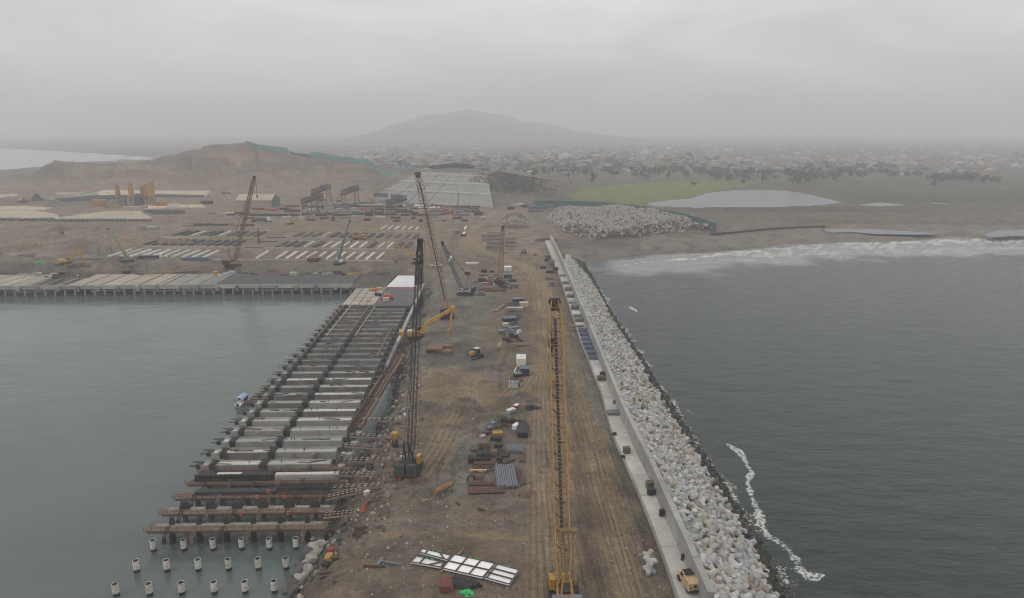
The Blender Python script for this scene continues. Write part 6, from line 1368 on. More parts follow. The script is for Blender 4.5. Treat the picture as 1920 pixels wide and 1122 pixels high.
for i, (x, y) in enumerate(((938, 869), (905, 880), (955, 866))): bundle(f'thin dark bars among the form stacks, {ORD[i]} of three', x, y, 4, 3, .1, R(20 * i), DARK, 1, 'bar_bundle', 'bars')
crate('pale blue wrapped load on the soil bank above the laydown yard', 958, 773, (2.6, 1.4, .8), R(40), mat('pale_blue_wrap', (.30, .36, .40), .7), WHITE, 'wrapped_load', 'load')
crate('red and white box on the soil bank above the laydown yard', 968, 766, (1.8, 1.2, 1.0), R(60), RED, WHITE, 'site_box', 'box')
for i, (x, y) in enumerate(((918, 806), (912, 815), (905, 822), (925, 797))): crate(f'scrap bin on the soil bank, {ORD[i]} from the laydown yard basket', x, y, (1.6, 1.1, .7), R(30 + 10 * i), [STEEL, RUST, CONC, BLUEG][i], None, 'scrap_bin', 'bin')
for i, (x, y, rx_, ry_, m_, where) in enumerate(((952, 606, 3.2, 3.4, RUST, 'upper middle island'), (964, 640, 4.0, 2.0, DARK, 'foot of the middle island'), (960, 590, 3.2, 1.6, STEEL, 'below the pale crates'), (968, 712, 2.6, 3.0, WOODD, 'lower island beside the compressor'), (915, 848, 4.5, 2.2, DARK, 'left of the laydown yard'),
        (940, 800, 3.0, 1.6, RUST, 'top of the laydown yard'), (903, 880, 2.6, 2.0, WOODD, 'lower left of the laydown yard'), (915, 530, 9, 4, DARK, 'round yard'), (955, 540, 5, 3, RUST, 'right of the round yard'), (700, 935, 3.2, 2, WOODD, 'bank near the lowest gangplanks'), (745, 870, 1.8, 1.2, WOODD, 'bank beside the dark crane'))):
    mb = MB(); r_ = random.Random(i + 60)
    for q in range(34):
        a = r_.uniform(0, 6.3); t_ = r_.random() ** .5; cx_, cy_ = math.cos(a) * t_ * rx_, math.sin(a) * t_ * ry_; L = r_.uniform(.4, 2.0); b_ = r_.uniform(0, 6.3)
        mb.bar((cx_, cy_, .12 + q * .006), (cx_ + math.cos(b_) * L, cy_ + math.sin(b_) * L, .15 + r_.uniform(0, .35)), r_.uniform(.08, .3), r_.uniform(.05, .3))
    o = mb.build('scrap_heap', m_); place(o, x, y); tag(o, f'loose scatter of bars and offcuts, {where}', 'scrap')
# small orange cones
for i, (x, y) in enumerate(((998, 791), (684, 952), (681, 958), (688, 948))):
    k = MB(); k.box((0, 0, .04), (.9, .9, .08)); k.tube((0, 0, .08), (0, 0, 1.3), .38, .07, 10); o = k.build('traffic_cone', ORANGE); place(o, x, y); tag(o, ['orange cone beside the road right of the laydown yard', 'orange cone on the bank beside the lowest gangplanks, leftmost but one', 'orange cone lowest on the bank by the gangplanks', 'orange cone highest on the bank by the gangplanks'][i], 'cone')
# second material island (930-990, 565-760)
for i, (lab, x, y, sz, rz, m, l) in enumerate((('cream container box at the top of the middle material island', 982, 576, (4.0, 2.4, 2.2), 4, mat('cream_box', (.48, .38, .26), .8), CONC_L), ('pale stacked crate left of the cream box', 971, 583, (4.6, 2.4, 1.4), 8, TAN, CONC_L), ('pale brown crate next to the stacked crate', 958, 583, (3.6, 2.8, 1.4), 5, WOOD, TAN),
        ('dark machine box behind the crates of the middle island', 971, 568, (4.6, 3.0, 2.0), 10, DARK, STEEL), ('grey generator behind the crates', 962, 575, (5, 2, 1.6), 0, STEEL, DARK), ('low dark container in the middle island', 955, 602, (6, 4.5, 1.6), 10, DARK, TEAL), ('dark grey box beside the low dark container', 970, 597, (3.0, 2.2, 1.5), -10, STEEL, DARK),
        ('green waste bin on the left of the middle island', 940, 627, (2.6, 2.0, 1.6), 10, mat('dull_green', (.10, .15, .09), .8), STEEL), ('pale sack pile above the green bin', 948, 612, (2.4, 2.0, 1.2), 30, CONC_L, CONC_L), ('blue grey covered load in the middle island', 963, 618, (4.6, 2.6, 1.0), 15, BLUEG, STEEL), ('teal box in the centre of the middle island', 966, 611, (2.6, 1.8, 1.4), 0, TEAL, DARK),
        ('dark square bin at the lower centre of the middle island', 959, 633, (1.9, 1.9, 1.6), 0, DARK, DARK), ('second dark bin right of the dark square bin', 968, 634, (1.5, 1.6, 1.5), 5, DARK, STEEL), ('brown box near the bottom of the middle island', 949, 641, (2.8, 2.4, 1.6), 5, RUST, DARK), ('white board crate leaning on the right of the middle island', 973, 625, (2.4, 1.0, 1.2), 60, WHITE, CONC_L),
        ('cream covered trailer in the lower island', 977, 683, (5.4, 3.2, 2.6), 86, mat('cream_tarp', (.62, .58, .48), .8, (.45, .41, .33), .6, .8), WHITE), ('dark tyre stack like machine under the cream trailer', 984, 702, (3.8, 3.0, 2.4), 88, DARK, TEAL), ('black compressor left of the dark machine', 971, 708, (2.6, 2.0, 1.4), 20, DARK, STEEL), ('small tan pallet below the compressor', 965, 719, (2.2, 1.2, .5), 0, WOODL, TAN),
        ('grey and blue site box at the foot of the lower island', 962, 727, (3.2, 1.8, 1.4), -5, CONC_L, BLUEG), ('navy barrel box beside the site box', 969, 725, (1.6, 1.8, 1.5), 5, BLUE, STEEL), ('small blue pump beside the compressor', 976, 716, (1.4, 1.0, 1.0), 20, BLUEG, RED))):
    crate(lab, x, y, sz, R(rz), m, l)
ibeam('long pale steel beam lying beside the middle island', 929, 586, 947, 573, .7, WOOD, n=2)
bundle('pale long pipes standing in the lower left of the middle island', 939, 650, 5.5, 5, .25, R(85), TAN, 2); bundle('thin white pipe beside the lower island trailer', 966, 695, 5.5, 1, .2, R(80), WHITE, 1); bundle('short white pipe beside the compressor', 955, 715, 5, 1, .18, R(86), CONC_L, 1)
for i, (x, y) in enumerate(((980, 649), (965, 649), (958, 650))): bundle(f'rusty rail lengths at the foot of the middle island, {ORD[i]} from the right', x, y, 4.5, 2, .2, R(0), RUST, 1)
heap('heap of bluish scrap sheets in the middle island', 957, 620, 3.2, 1.6, .6, BLUEG, 'scrap_heap', 'scrap', 34, .5); heap('heap of dark scrap beside the cream box', 976, 566, 2.6, 1.4, 1.4, DARK, 'scrap_heap', 'scrap', 34, .5)
# round material yard (895-970, 505-550)
rk = random.Random(31)
for row, (y, x0, x1, ks) in enumerate(((511, 900, 930, 'cc'), (517, 898, 932, 'pcp'), (523, 900, 932, 'ppcp'), (528, 898, 934, 'cpc'), (534, 895, 934, 'pcpp'), (540, 900, 950, 'bpbc'), (546, 900, 945, 'bb'), (533, 946, 968, 'cp'), (538, 946, 970, 'pc'), (528, 948, 966, 'pc'))):
    for i, kd in enumerate(ks):
        x = x0 + (x1 - x0) * (i + .5) / len(ks); m, cn = rk.choice([(DARK, 'dark'), (RUST, 'rusty'), (CONC_L, 'pale'), (TANP, 'tan'), (RUST, 'rusty'), (STEEL, 'grey')])
        lab = f'{cn} {{}} in the round yard, {ORD[row]} row listed, {ORD[i]} from the left'
        if kd == 'c': crate(lab.format('crate'), x, y, (rk.uniform(2, 4.5), 1.8, rk.uniform(.9, 1.6)), rk.uniform(-.2, .2), m, None, 'material_crate', 'crate')
        elif kd == 'p': bundle(lab.format('pipe bundle'), x, y, rk.uniform(3, 5), 5, .25, R(88) if rk.random() < .4 else R(0), m, 1)
        else: bundle(lab.format('long beam bundle'), x, y, 8, 4, .25, 0, m, 2, 'beam_bundle', 'beams')
crate('white square container with dark hatch in the round yard', 952, 508, (4.4, 4.4, 2.4), 0, WHITE, WHITE); k = MB(); k.box((0, 0, 0), (1.1, 1.1, .2)); o = k.build('roof_hatch', DARK, bpy.data.objects['container.%03d' % 0] if False else None); o.location = G(952, 505.5, 7.7); tag(o, 'dark hatch cover on the white square container', 'hatch')
crate('navy container below the white square container', 952, 521, (4.4, 3.6, 2.0), 0, BLUE, TEAL); crate('red crate at the front of the round yard', 912, 544, (4.5, 1.8, 1.3), 0, RED, None, 'material_crate', 'crate'); crate('small dark shed between the grey crane and the round yard', 877, 515, (3.2, 2.4, 1.8), 0, DARK, STEEL)
crate('grey bin below the round yard', 903, 554, (3.0, 2.0, 1.6), 0, STEEL, None)
# rusty boxes of the causeway, tanks, frames in front
for lab, x, y, sz, rz in (('large open rusty steel box beside the long reach excavator', 816, 660, (5.6, 4.6, 1.9), R(-6)), ('flat rusty steel box right of the larger one', 836, 662, (4.6, 3.2, 1.1), R(-3)), ('rusty steel box behind the two others', 834, 652, (5.0, 2.2, 1.0), R(-3))):
    r0 = thing('rusty_box', lab, 'steel box', loc_on(x, y), rz); k = MB(); L, W_, h = sz; k.box((0, 0, h * .93), (L, W_, .1)); [k.box((0, sg * W_ / 2, h / 2), (L, .15, h)) for sg in (-1, 1)]; [k.box((sg * L / 2, 0, h / 2), (.15, W_ + .15, h)) for sg in (-1, 1)]; k.build('box_shell', RUSTL, r0)
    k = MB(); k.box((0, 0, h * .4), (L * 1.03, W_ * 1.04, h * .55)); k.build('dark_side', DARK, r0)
r0 = thing('steel_tank', 'long rusty cylinder tank on trestles near the bottom laydown yard', 'tank', loc_on(832, 927), R(45)); k = MB(); k.tube((-2.6, 0, 1.6), (2.6, 0, 1.6), .62, n=16); [k.tube((x - .06, 0, 1.6), (x + .06, 0, 1.6), .68, n=16) for x in (-2.4, 0, 2.4)]; k.build('tank_body', mat('tank_ochre', (.30, .155, .07), .8, (.16, .085, .045), .7, .8), r0)
k = MB(); [k.bar((x, s_ * .2, 1.2), (x, s_ * .9, 0), .14) for x in (-1.5, 1.8) for s_ in (-1, 1)]; k.build('trestle', DARK, r0)
for i, (x, y, L) in enumerate(((809, 937, 2.2), (790, 941, 1.2), (797, 940, 1.6))): bundle(f'short pale timber lengths left of the tank, {ORD[i]} from the right', x, y, L, 2, .15, R(50), WOOD, 1, 'timber_offcut', 'timber')
r0 = thing('skid_frame', 'rusty machine skid with two rollers on the bank', 'skid', loc_on(676, 999), R(5)); k = MB(); [k.bar((x, -1.1, .6), (x, 1.1, .6), .25) for x in (-1.3, 1.3)]; [k.bar((-1.4, y, .7), (1.4, y, .7), .25) for y in (-1, .9)]; k.box((0, .3, 1.1), (1.6, 1.0, .8)); k.build('frame', RUST, r0)
for x in (-1.1, 1.1): k = MB(); k.tube((x - .35, -1.2, .5), (x + .35, -1.2, .5), .5, n=12); k.build('roller', DARK, r0)
r0 = thing('jack_pump', 'small red and yellow pump machine on the bank edge', 'pump', loc_on(617, 1052), R(80)); k = MB(); k.box((0, 0, .8), (2.0, 1.1, 1.1)); k.build('engine_box', OCHRE, r0); k = MB(); k.box((1.3, .1, 1.1), (.9, 1.0, 1.6)); k.build('red_cover', RED, r0); k = MB(); k.box((-1.5, 0, .4), (1.2, 1.3, .7)); k.build('base_frame', DARK, r0)
ibeam('long dark steel beam pointing right from the red pump', 624, 1050, 683, 1041, .5, RUST); ibeam('upper of two crossed rusty beams at the bottom left', 599, 1079, 659, 1071, .4, RUST); ibeam('lower of two crossed rusty beams at the bottom left', 599, 1086, 645, 1075, .45, RUST)
ibeam('thin rusty rod lying curved at the bottom left', 625, 1094, 690, 1096, .18, RUST); ibeam('short grey stub of the T shaped steel piece', 708, 1063, 718, 1049, .6, STEEL); ibeam('long bar of the T shaped steel piece', 716, 1056, 750, 1062, .35, STEEL); ibeam('thin rusty bar left of the T shaped piece', 681, 1064, 722, 1065, .2, RUST)
ibeam('row of dark timbers crossing near the tank', 855, 943, 862, 949, .4, RUST); ibeam('short brown beam below the laydown yard', 896, 955, 908, 959, .5, RUST); ibeam('small pale offcut on the open ground', 868, 1028 - 8, 770, 1024, .12, DARK) if False else None
# white formwork panels with dark frames
def wpanel(label, quad, bars):
    c = loc_on(*quad[0], 5.5); r0 = thing('white_form_panel', label, 'formwork panel', c); pts = [G(x, y, 5.6) - c for x, y in quad]; k = MB(); k.prism([(p.x, p.y) for p in pts], -.1, .14); k.build('white_sheet', mat('white_sheet', (.74, .74, .73), .7, (.6, .59, .57), .5, .6), r0)
    k = MB()
    for i in range(4): k.bar(pts[i] + Vector((0, 0, .2)), pts[(i + 1) % 4] + Vector((0, 0, .2)), .14)
    for (a, b, c_, d) in bars: p = (pts[0].lerp(pts[1], a)).lerp(pts[3].lerp(pts[2], a), b); q = (pts[0].lerp(pts[1], c_)).lerp(pts[3].lerp(pts[2], c_), d); k.bar(p + Vector((0, 0, .22)), q + Vector((0, 0, .22)), .2)
    k.build('dark_frame_bars', mat('frame_bar', (.09, .065, .05), .8), r0)
    k = MB(); rr_ = random.Random(3)
    for q in range(5): a = rr_.random(); p = pts[0].lerp(pts[1], a) + Vector((0, 0, .3)); k.box(p, (.2, .2, .15), .5)
    k.build('green_clamp', GREENB, r0)
wpanel('upper white strip of the formwork frames at the bottom', [(792, 1030), (846, 1043), (838, 1051), (787, 1037)], [(.2, 0, .2, 1), (.6, 0, .9, 1)])
wpanel('lower white strip of the formwork frames at the bottom', [(781, 1044), (832, 1056), (826, 1065), (770, 1055)], [(.3, 0, .3, 1), (.6, 1, .95, 0)])
wpanel('middle white formwork panel, largest, with grid bars', [(852, 1041), (928, 1058), (905, 1084), (830, 1067)], [(0, .5, 1, .5), (.33, 0, .33, 1), (.66, 0, .66, 1)])
wpanel('right white formwork panel in three long strips', [(928, 1058), (973, 1070), (955, 1097), (908, 1084)], [(0, .34, 1, .34), (0, .67, 1, .67), (.1, 0, .1, 1)])
ibeam('pale timber spar laid across the white formwork panels', 826, 1077, 869, 1034, .3, WOOD)
bundle('bundle of black plastic pipes below the white panels', 868, 1097, 5.2, 7, .2, R(-28), DARK, 2, spread=.25)
ibeam('short black pipe pointing right from the black bundle', 892, 1098, 904, 1101, .35, DARK)
heap('bright green netting heaped at the bottom of the photo', 876, 1113, 1.35, .8, .5, GREENB, 'green_net', 'netting', 40, .3)
plates('rusty red form boxes beside the black pipe bundle', 836, 1103, 2.0, 2.4, 4, R(3), mat('red_brown', (.17, .06, .045), .8), 'form_stack', 'formwork', .3); plates('small rusty form boxes with pale edges next to the red boxes', 845, 1103, .9, 2.4, 3, R(3), RUSTL, 'form_stack', 'formwork', .3)
# promenade load: stacked blocks, generators and covered forms along the slab
PLM = [(1028, 482, 3.0, 1.3, DARK, 'dark'), (1035, 492, 4.2, 2.0, STEEL, 'grey'), (1042, 505, 3.6, 1.6, DARK, 'dark'), (1051, 518, 3.6, .8, CONC_D, 'low grey'), (1057, 532, 4.0, 1.0, CONC_D, 'grey concrete'), (1060, 545, 4.0, 1.5, STEEL, 'grey steel'), (1064, 557, 3.8, 1.2, CONC_D, 'dull grey'), (1068, 568, 4.0, .9, CONC, 'pale grey'), (1072, 580, 3.6, 1.8, STEEL, 'upright grey'), (1078, 595, 4.2, 1.1, CONC_D, 'weathered grey'), (1081, 602, 3.8, 1.2, STEEL, 'slatted grey'),
       (1091, 621, 3.4, 1.0, BLUET, 'faded blue'), (1094, 629, 3.6, .9, BLUET, 'faded blue'), (1097, 637, 3.8, .9, BLUET, 'faded blue'), (1100, 645, 3.8, 1.0, BLUET, 'faded blue'), (1103, 654, 3.8, .9, BLUET, 'faded blue'), (1106, 663, 3.8, 1.0, BLUET, 'faded blue'), (1109, 672, 3.8, .7, BLUET, 'faded blue')]
for i, (x, y, L, h, m, cn) in enumerate(PLM):
    p = G(x, y, 6.0); xx = (at_y(SLAB_L, p.y) + at_y(WALL_B, p.y)) / 2 if y > 515 else p.x; r0 = thing('stacked_form', f'{cn} stacked form on the promenade slab, {ORD[i]} from the far end of the seawall', 'formwork', (xx - .15, p.y, 6.02 if y > 515 else 5.4), R(-4)); rr_ = random.Random(i); n = max(1, int(h / .3))
    for q in range(n):
        k = MB(); k.box((rr_.uniform(-.1, .1), 0, .3 * q + .16), (3.3, L * .95, .22)); [k.box((rr_.uniform(-.1, .1), -L / 2 + (j + .5) * L / 4, .3 * q + .29), (3.35, .14, .1)) for j in range(4)]; k.build('form_panel', m, r0)
plates('rust brown plates stretched across the promenade edge', 1080, 612, 6.5, 1.4, 1, R(3), RUSTL, 'steel_plate', 'plate', .3, z=6.4)
for i, (x, y, sz, m, lab) in enumerate(((1130, 706, (1.8, 1.5, 1.3), DARK, 'black box by the wall behind the brown sack'), (1127, 713, (2.2, 1.8, 1.3), WOODD, 'brown block pile below the faded blue forms'), (1153, 757, (.9, .8, .8), WOODD, 'small brown block against the parapet above the grid'), (1175, 849, (1.6, 1.4, 1.3), WOODD, 'brown block on the slab edge in the middle of the promenade'), (1152, 816, (1.0, .6, .5), DARK, 'dark block on the left slab edge above the middle'),
        (1168, 859, (1.0, .6, .5), DARK, 'dark block on the left slab edge below the middle'), (1218, 914, (1.6, 1.3, 1.3), WOODD, 'upper brown block of the pair beside the parapet'), (1221, 927, (1.5, 1.2, 1.2), DARK, 'lower dark block of the pair beside the parapet'), (1241, 967, (1.0, .9, 1.2), DARK, 'single black block by the parapet near the bottom'), (1280, 1050, (.5, .5, 1.0), DARK, 'thin dark prop leaning on the parapet above the truck'))):
    crate(lab, x, y, sz, R(8 * i % 20), m, None, 'concrete_spacer', 'block', z=6.05)
plates('grey steel grid lying across the promenade slab', 1150, 776, 3.4, 2.6, 2, R(0), STEEL, 'steel_grid', 'grid', .35, z=6.05)
for i, (lab, x, y, sz, m) in enumerate((('grey block stack left of the seawall far end', 1031, 512, (4.4, 2.2, 1.2), DARK), ('dark box beside the seawall slab', 1034, 536, (2.6, 2.8, 2.0), STEEL), ('brown plate pile beside the slab', 1030, 524, (4.5, 1.4, .5), RUST), ('dark heap of forms left of the slab', 1018, 504, (3.5, 1.8, 1.3), DARK), ('dark loader like box above the slab start', 1026, 490, (3.5, 1.8, 1.5), DARK), ('small red brown pallet on the road beside the slab', 1003, 479, (3.0, 1.0, .6), RUST))): crate(lab, x, y, sz, R(random.uniform(-8, 8)), m, None, 'block_stack', 'blocks')
for i, (x, y, s) in enumerate(((1216, 1050, 1.15), (1218, 1062, 1.25), (1217, 1076, 1.15))):
    me = ARMS[[2, 0, 1][i]][0]; o = bpy.data.objects.new('armour_block', me); COL.objects.link(o); o.location = loc_on(x, y) + Vector((0, 0, .9)); o.rotation_euler = (i * 1.1, .4, i); o.scale = (s * .8,) * 3; tag(o, ['cream armour block topmost of three lying beside the promenade', 'whitish armour block in the middle of three beside the promenade', 'grey armour block lowest of three beside the promenade'][i], 'armour block')
# ------------------------------------------------------------------ far yard: gantries, silos, shed, trucks, stock
def gantry(label, px, py, px2, py2, top):
    b = loc_on(px, py); root = thing('gantry_frame', label, 'gantry', b); q = loc_on(px2, py2, b.z) - b; H_ = CH - (D(px, top, b.y).z) ; zt_ = D(px, top, b.y).z - b.z
    m = mat('gantry_brown', (.105, .075, .062), .85, (.06, .045, .04), .7, .3); s_ = Vector((-q.y, q.x, 0)).normalized() * 1.6
    for P_ in (Vector((0, 0, 0)), q):
        for sg in (-1, 1):
            k = MB(); k.bar(P_ + s_ * sg * 2.0, P_ * .96 + s_ * sg * .9 + Vector((0, 0, zt_)), .55); k.build('leg', m, root)
        k = MB(); [k.bar(P_ + s_ * -(2 - .2 * j), P_ + s_ * (2 - .2 * j) + Vector((0, 0, zt_ * (.1 + .2 * j) * 0)) + Vector((0, 0, 0)), .3) for j in range(1)]; [k.bar(P_ + s_ * (-1.8 + .2 * j) + Vector((0, 0, zt_ * .2 * (j + 1))), P_ + s_ * (1.8 - .2 * j) + Vector((0, 0, zt_ * .2 * (j + 1))), .3) for j in range(3)]; [k.bar(P_ + s_ * (-1.8 + .2 * j) + Vector((0, 0, zt_ * .2 * (j + 1))), P_ + s_ * (1.6 - .2 * j) + Vector((0, 0, zt_ * .2 * (j + 2))), .25) for j in range(3)]; k.build('leg_bracing', m, root)
    k = MB(); d = q.normalized(); up = Vector((0, 0, zt_)); k.lattice(up - d * 4 + Vector((0, 0, 1)), q + up + d * 4 + Vector((0, 0, 1)), 4.4, 4.4, 9, .6, side=s_, taper=0, h0=4.2, h1=4.2); k.bar(up - d * 3, q + up + d * 3, 3.6, 1.2); k.build('bridge_truss', m, root)
    k = MB(); k.box(q * .6 + up + Vector((0, 0, 3.8)), (4, 4, 1.6), math.atan2(q.y, q.x)); k.build('trolley', m, root)
gantry('brown portal gantry, front left of the four', 573, 410, 602, 398, 379); gantry('brown portal gantry, back left of the four, partly hidden', 590, 398, 618, 384, 362); gantry('brown portal gantry, second from the right', 645, 397, 670, 384, 364); gantry('brown portal gantry nearest the tan crane boom', 731, 407, 758, 397, 382)
SIL = []
for i, (x, y, s) in enumerate(((224, 386, 1), (249, 386, 1.08), (270, 384, .9), (277, 384, 1), (288, 386, 1.12))):
    lab = f'tall yellow cement silo of the batching plant, {PW[i] if i < 4 else "rightmost"} of five'
    if i == 0:
        r0 = thing('cement_silo', lab, 'silo', loc_on(x, y), 0, 'yellow silos of the batching plant'); k = MB(); k.tube((0, 0, 9), (0, 0, 22), 2.5, n=16); [k.tube((0, 0, z), (0, 0, z + .25), 2.6, n=16) for z in (9, 13, 17, 21.6)]; k.build('silo_body', YEL, r0); k = MB(); k.tube((0, 0, 5.5), (0, 0, 9), .5, 2.5, 16); k.build('hopper_cone', OCHRE, r0)
        for q in range(4): a = q * 1.57 + .78; k = MB(); k.bar((math.cos(a) * 2.4, math.sin(a) * 2.4, 0), (math.cos(a) * 2.3, math.sin(a) * 2.3, 10), .4); k.build('leg', DARK, r0)
        k = MB(); k.box((0, 0, 22.4), (1.4, 1.4, .9)); [k.bar((math.cos(a_) * 2.4, math.sin(a_) * 2.4, 22), (math.cos(a_) * 2.4, math.sin(a_) * 2.4, 23.1), .1) for a_ in [q * .785 for q in range(8)]]; k.build('top_platform', STEEL, r0)
    else: dup(r0, loc_on(x, y), i, lab, 'yellow silos of the batching plant', scale=s)
for i, (lab, x, y, sz, m) in enumerate((('dark mixer tower between the silos', 262, 384, (7, 6, 12), TEAL), ('dark conveyor house left of the silos', 232, 386, (6, 5, 8), STEEL), ('ochre aggregate hopper left of the silos', 187, 386, (14, 5, 6), OCHRE), ('pale hopper wall above the ochre hopper', 187, 380, (15, 3, 3), CONC), ('row of yellow aggregate bins right of the silos', 305, 386, (14, 5, 4.5), OCHRE), ('low white cabin row in front of the silos', 250, 394, (18, 4, 3), CONC_L),
        ('brown site hut beside the silos', 205, 389, (9, 4, 3), WOOD), ('orange base frame under the silos', 240, 390, (40, 4, 1.6), OCHRE), ('white office cabin on the pale pad', 325, 388, (10, 5, 3), WHITE), ('dark mixer truck shape beside the pale pad', 388, 383, (12, 4, 3.5), DARK), ('small grey block house on the open yard', 266, 430, (6, 5, 3.2), CONC), ('second grey block house on the open yard', 286, 431, (9, 5, 2.4), CONC), ('blue portable toilet on the open yard', 116, 441, (2.6, 2.2, 2.8), BLUET), ('low dark cabin on the far left yard', 50, 484 - 2, (9, 3, 1.6), CONC_D))):
    crate(lab, x, y, sz, 0, m, CONC_L if i in (5, 8) else None, 'site_building', 'building')
# shed
def shed(label, px0, px1, py, hgt, depth):
    a = loc_on(px0, py); b = loc_on(px1, py, a.z); L = (b - a).length; r0 = thing('storage_shed', label, 'shed', a, math.atan2(b.y - a.y, b.x - a.x)); rm = mat('shed_roof', (.42, .36, .27), .85, (.30, .25, .19), .7, .12)
    k = MB(); k.box((L / 2, depth / 2, hgt * .3), (L, depth, hgt * .6)); k.build('wall', mat('shed_wall', (.36, .31, .23), .85), r0)
    k = MB(); k.add([(0, -.6, hgt * .58), (L, -.6, hgt * .58), (L, depth / 2, hgt), (0, depth / 2, hgt), (0, depth + .6, hgt * .58), (L, depth + .6, hgt * .58), (0, -.6, hgt * .55), (L, -.6, hgt * .55), (L, depth / 2, hgt * .97), (0, depth / 2, hgt * .97), (0, depth + .6, hgt * .55), (L, depth + .6, hgt * .55)], [(0, 1, 2, 3), (3, 2, 5, 4), (6, 9, 8, 7), (9, 10, 11, 8), (0, 3, 9, 6), (3, 4, 10, 9), (1, 7, 8, 2), (2, 8, 11, 5), (0, 6, 7, 1), (4, 5, 11, 10)])
    [k.bar((L * q / 22, -.65, hgt * .6), (L * q / 22, depth / 2, hgt * 1.01), .25) for q in range(23)]; k.build('roof', rm, r0)
    k = MB(); k.add([(L + .05, 0, 0), (L + .05, depth, 0), (L + .05, depth, hgt * .56), (L + .05, depth / 2, hgt * .95), (L + .05, 0, hgt * .56)], [(0, 1, 2, 3, 4)]); k.add([(L + .45, 0, 0), (L + .45, depth, 0), (L + .45, depth, hgt * .56), (L + .45, depth / 2, hgt * .95), (L + .45, 0, hgt * .56)], [(0, 1, 2, 3, 4)]); k.build('gable_end', TEAL, r0)
shed('large beige roofed storage shed with dark gable behind the brown crane', 443, 510, 389, 13, 26)
for i, (lab, x, y, L, n, rz, m, nm_) in enumerate((('white', 780, 387, 30, 5, 0, SW, 0), ('white', 800, 391, 30, 4, 0, SW, 0), ('pale cream', 843, 386, 26, 5, 0, TAN, 0), ('pale blue grey', 694, 386, 26, 4, 0, CONC, 0))):
    bundle(f'{lab} long pile lengths behind the gantries, {ORD[i]} listed', x, y, L, n, .8, rz, m, 1, 'pile_lengths', 'piles')
rf = random.Random(12); cnt = 0
for row, (y, x0, x1, n, cols, Ls) in enumerate(((384, 630, 700, 6, [BLUEG, DARK, TEAL], (8, 16)), (389, 545, 900, 20, [RUST, DARK, STEEL, RUST], (6, 16)), (394, 480, 900, 22, [DARK, RUST, CONC_L, TANP, RUST, STEEL, RED], (5, 14)), (399, 540, 905, 20, [DARK, STEEL, RUST, CONC_L], (6, 16)), (404, 430, 905, 24, [DARK, DARK, STEEL, RUST, RUST, TEAL, DARK], (6, 15)), (410, 440, 870, 12, [DARK, STEEL, CONC_L, RUST], (4, 10)), (415, 560, 900, 7, [DARK, RUST, STEEL], (3, 8)), (402, 395, 470, 5, [CONC_L, DARK, CONC_D], (4, 9)), (424, 350, 470, 3, [SD, SD], (10, 14)), (378, 560, 640, 4, [DARK, RUST], (4, 9)))):
    for i in range(n):
        x = x0 + (x1 - x0) * (i + rf.uniform(.15, .85)) / n; m = rf.choice(cols); L = rf.uniform(*Ls); cn = {DARK.name: 'dark', RUST.name: 'rusty', STEEL.name: 'grey', CONC_L.name: 'pale', TANP.name: 'tan', RED.name: 'red', WHITE.name: 'white', BLUEG.name: 'blue grey', TEAL.name: 'teal grey', CONC_D.name: 'dull grey', SD.name: 'black'}[m.name]
        kk = rf.random(); mb = MB()
        if kk < .5:
            for q in range(5): mb.tube((-L / 2 + rf.uniform(-.5, .5), q * .9 - 2, .45), (L / 2, q * .9 - 2, .45), .44, n=6)
            for q in range(4): mb.tube((-L / 2, q * .9 - 1.5, 1.2), (L / 2 + rf.uniform(-.5, .5), q * .9 - 1.5, 1.2), .44, n=6)
            kd = 'pipe_stack'
        elif kk < .8:
            for q in range(3): mb.box((rf.uniform(-.3, .3), 0, .35 + q * .7), (L, 3.4, .55)); mb.box((0, 0, .05 + q * .7), (L * .1, 3.6, .12))
            kd = 'plate_stack'
        else:
            h = rf.uniform(2, 3.4); mb.box((0, 0, h / 2), (L * .6, 2.8, h)); mb.box((0, 0, h + .06), (L * .62, 3.0, .12)); mb.box((L * .12, -1.45, h * .45), (1.2, .1, h * .8)); kd = 'yard_container'
        o = mb.build(kd, m); place(o, x, y + rf.uniform(-1.5, 1.5), rf.uniform(-.05, .05)); tag(o, f'{cn} {kd.replace("_", " ")} in the far yard, {ORD[row]} row listed, {ORD[i]} from the left', kd.split('_')[1], 'stock in the far yard')
# red crane trucks of the far yard, light mast, thin masts
for i, (x, y) in enumerate(((822, 394), (843, 401), (856, 411), (700, 397), (712, 401))):
    b = loc_on(x, y); r0 = thing('loader_crane', f'{"red" if i < 3 else "rusty"} loader crane in the far yard, {ORD[i]} listed', 'crane', b); m = RED if i < 3 else RUST
    k = MB(); k.box((0, 0, 1.5), (8, 2.6, 1.2)); k.box((3, 0, 2.8), (2.0, 2.4, 1.8)); k.build('truck_body', m, r0); k = MB(); k.bar((-1, 0, 2), (-5, 0, 6), .7); k.bar((-5, 0, 6), (-8, 0, 4.6), .5); k.build('folding_arm', m, r0); k = MB(); [k.tube((q, -1.4, .6), (q, 1.4, .6), .6, n=10) for q in (-3, -1.8, 2.8)]; k.build('axle_wheels', RUBBER, r0)
for i, (x, y, top, lab) in enumerate(((858, 402, 362, 'thin brown drilling mast in front of the grey slope'), (485, 456, 428, 'thin light mast left of the yard centre'), (810, 640, 0, ''), (1400, 400, 0, ''))):
    if not top: continue
    b = loc_on(x, y); h = D(x, top, b.y).z - b.z; r0 = thing('lattice_mast', lab, 'mast', b); k = MB(); k.lattice((0, 0, 0), (1, 0, h), 1.0 if i == 0 else .5, .7 if i == 0 else .3, 14, .2, taper=0, side=(1, 0, 0)); k.build('mast_body', RUST, r0); k = MB(); k.box((0, 0, .8), (5 if i == 0 else 1.5, 3 if i == 0 else 1.5, 1.6)); k.build('base', RUST, r0)
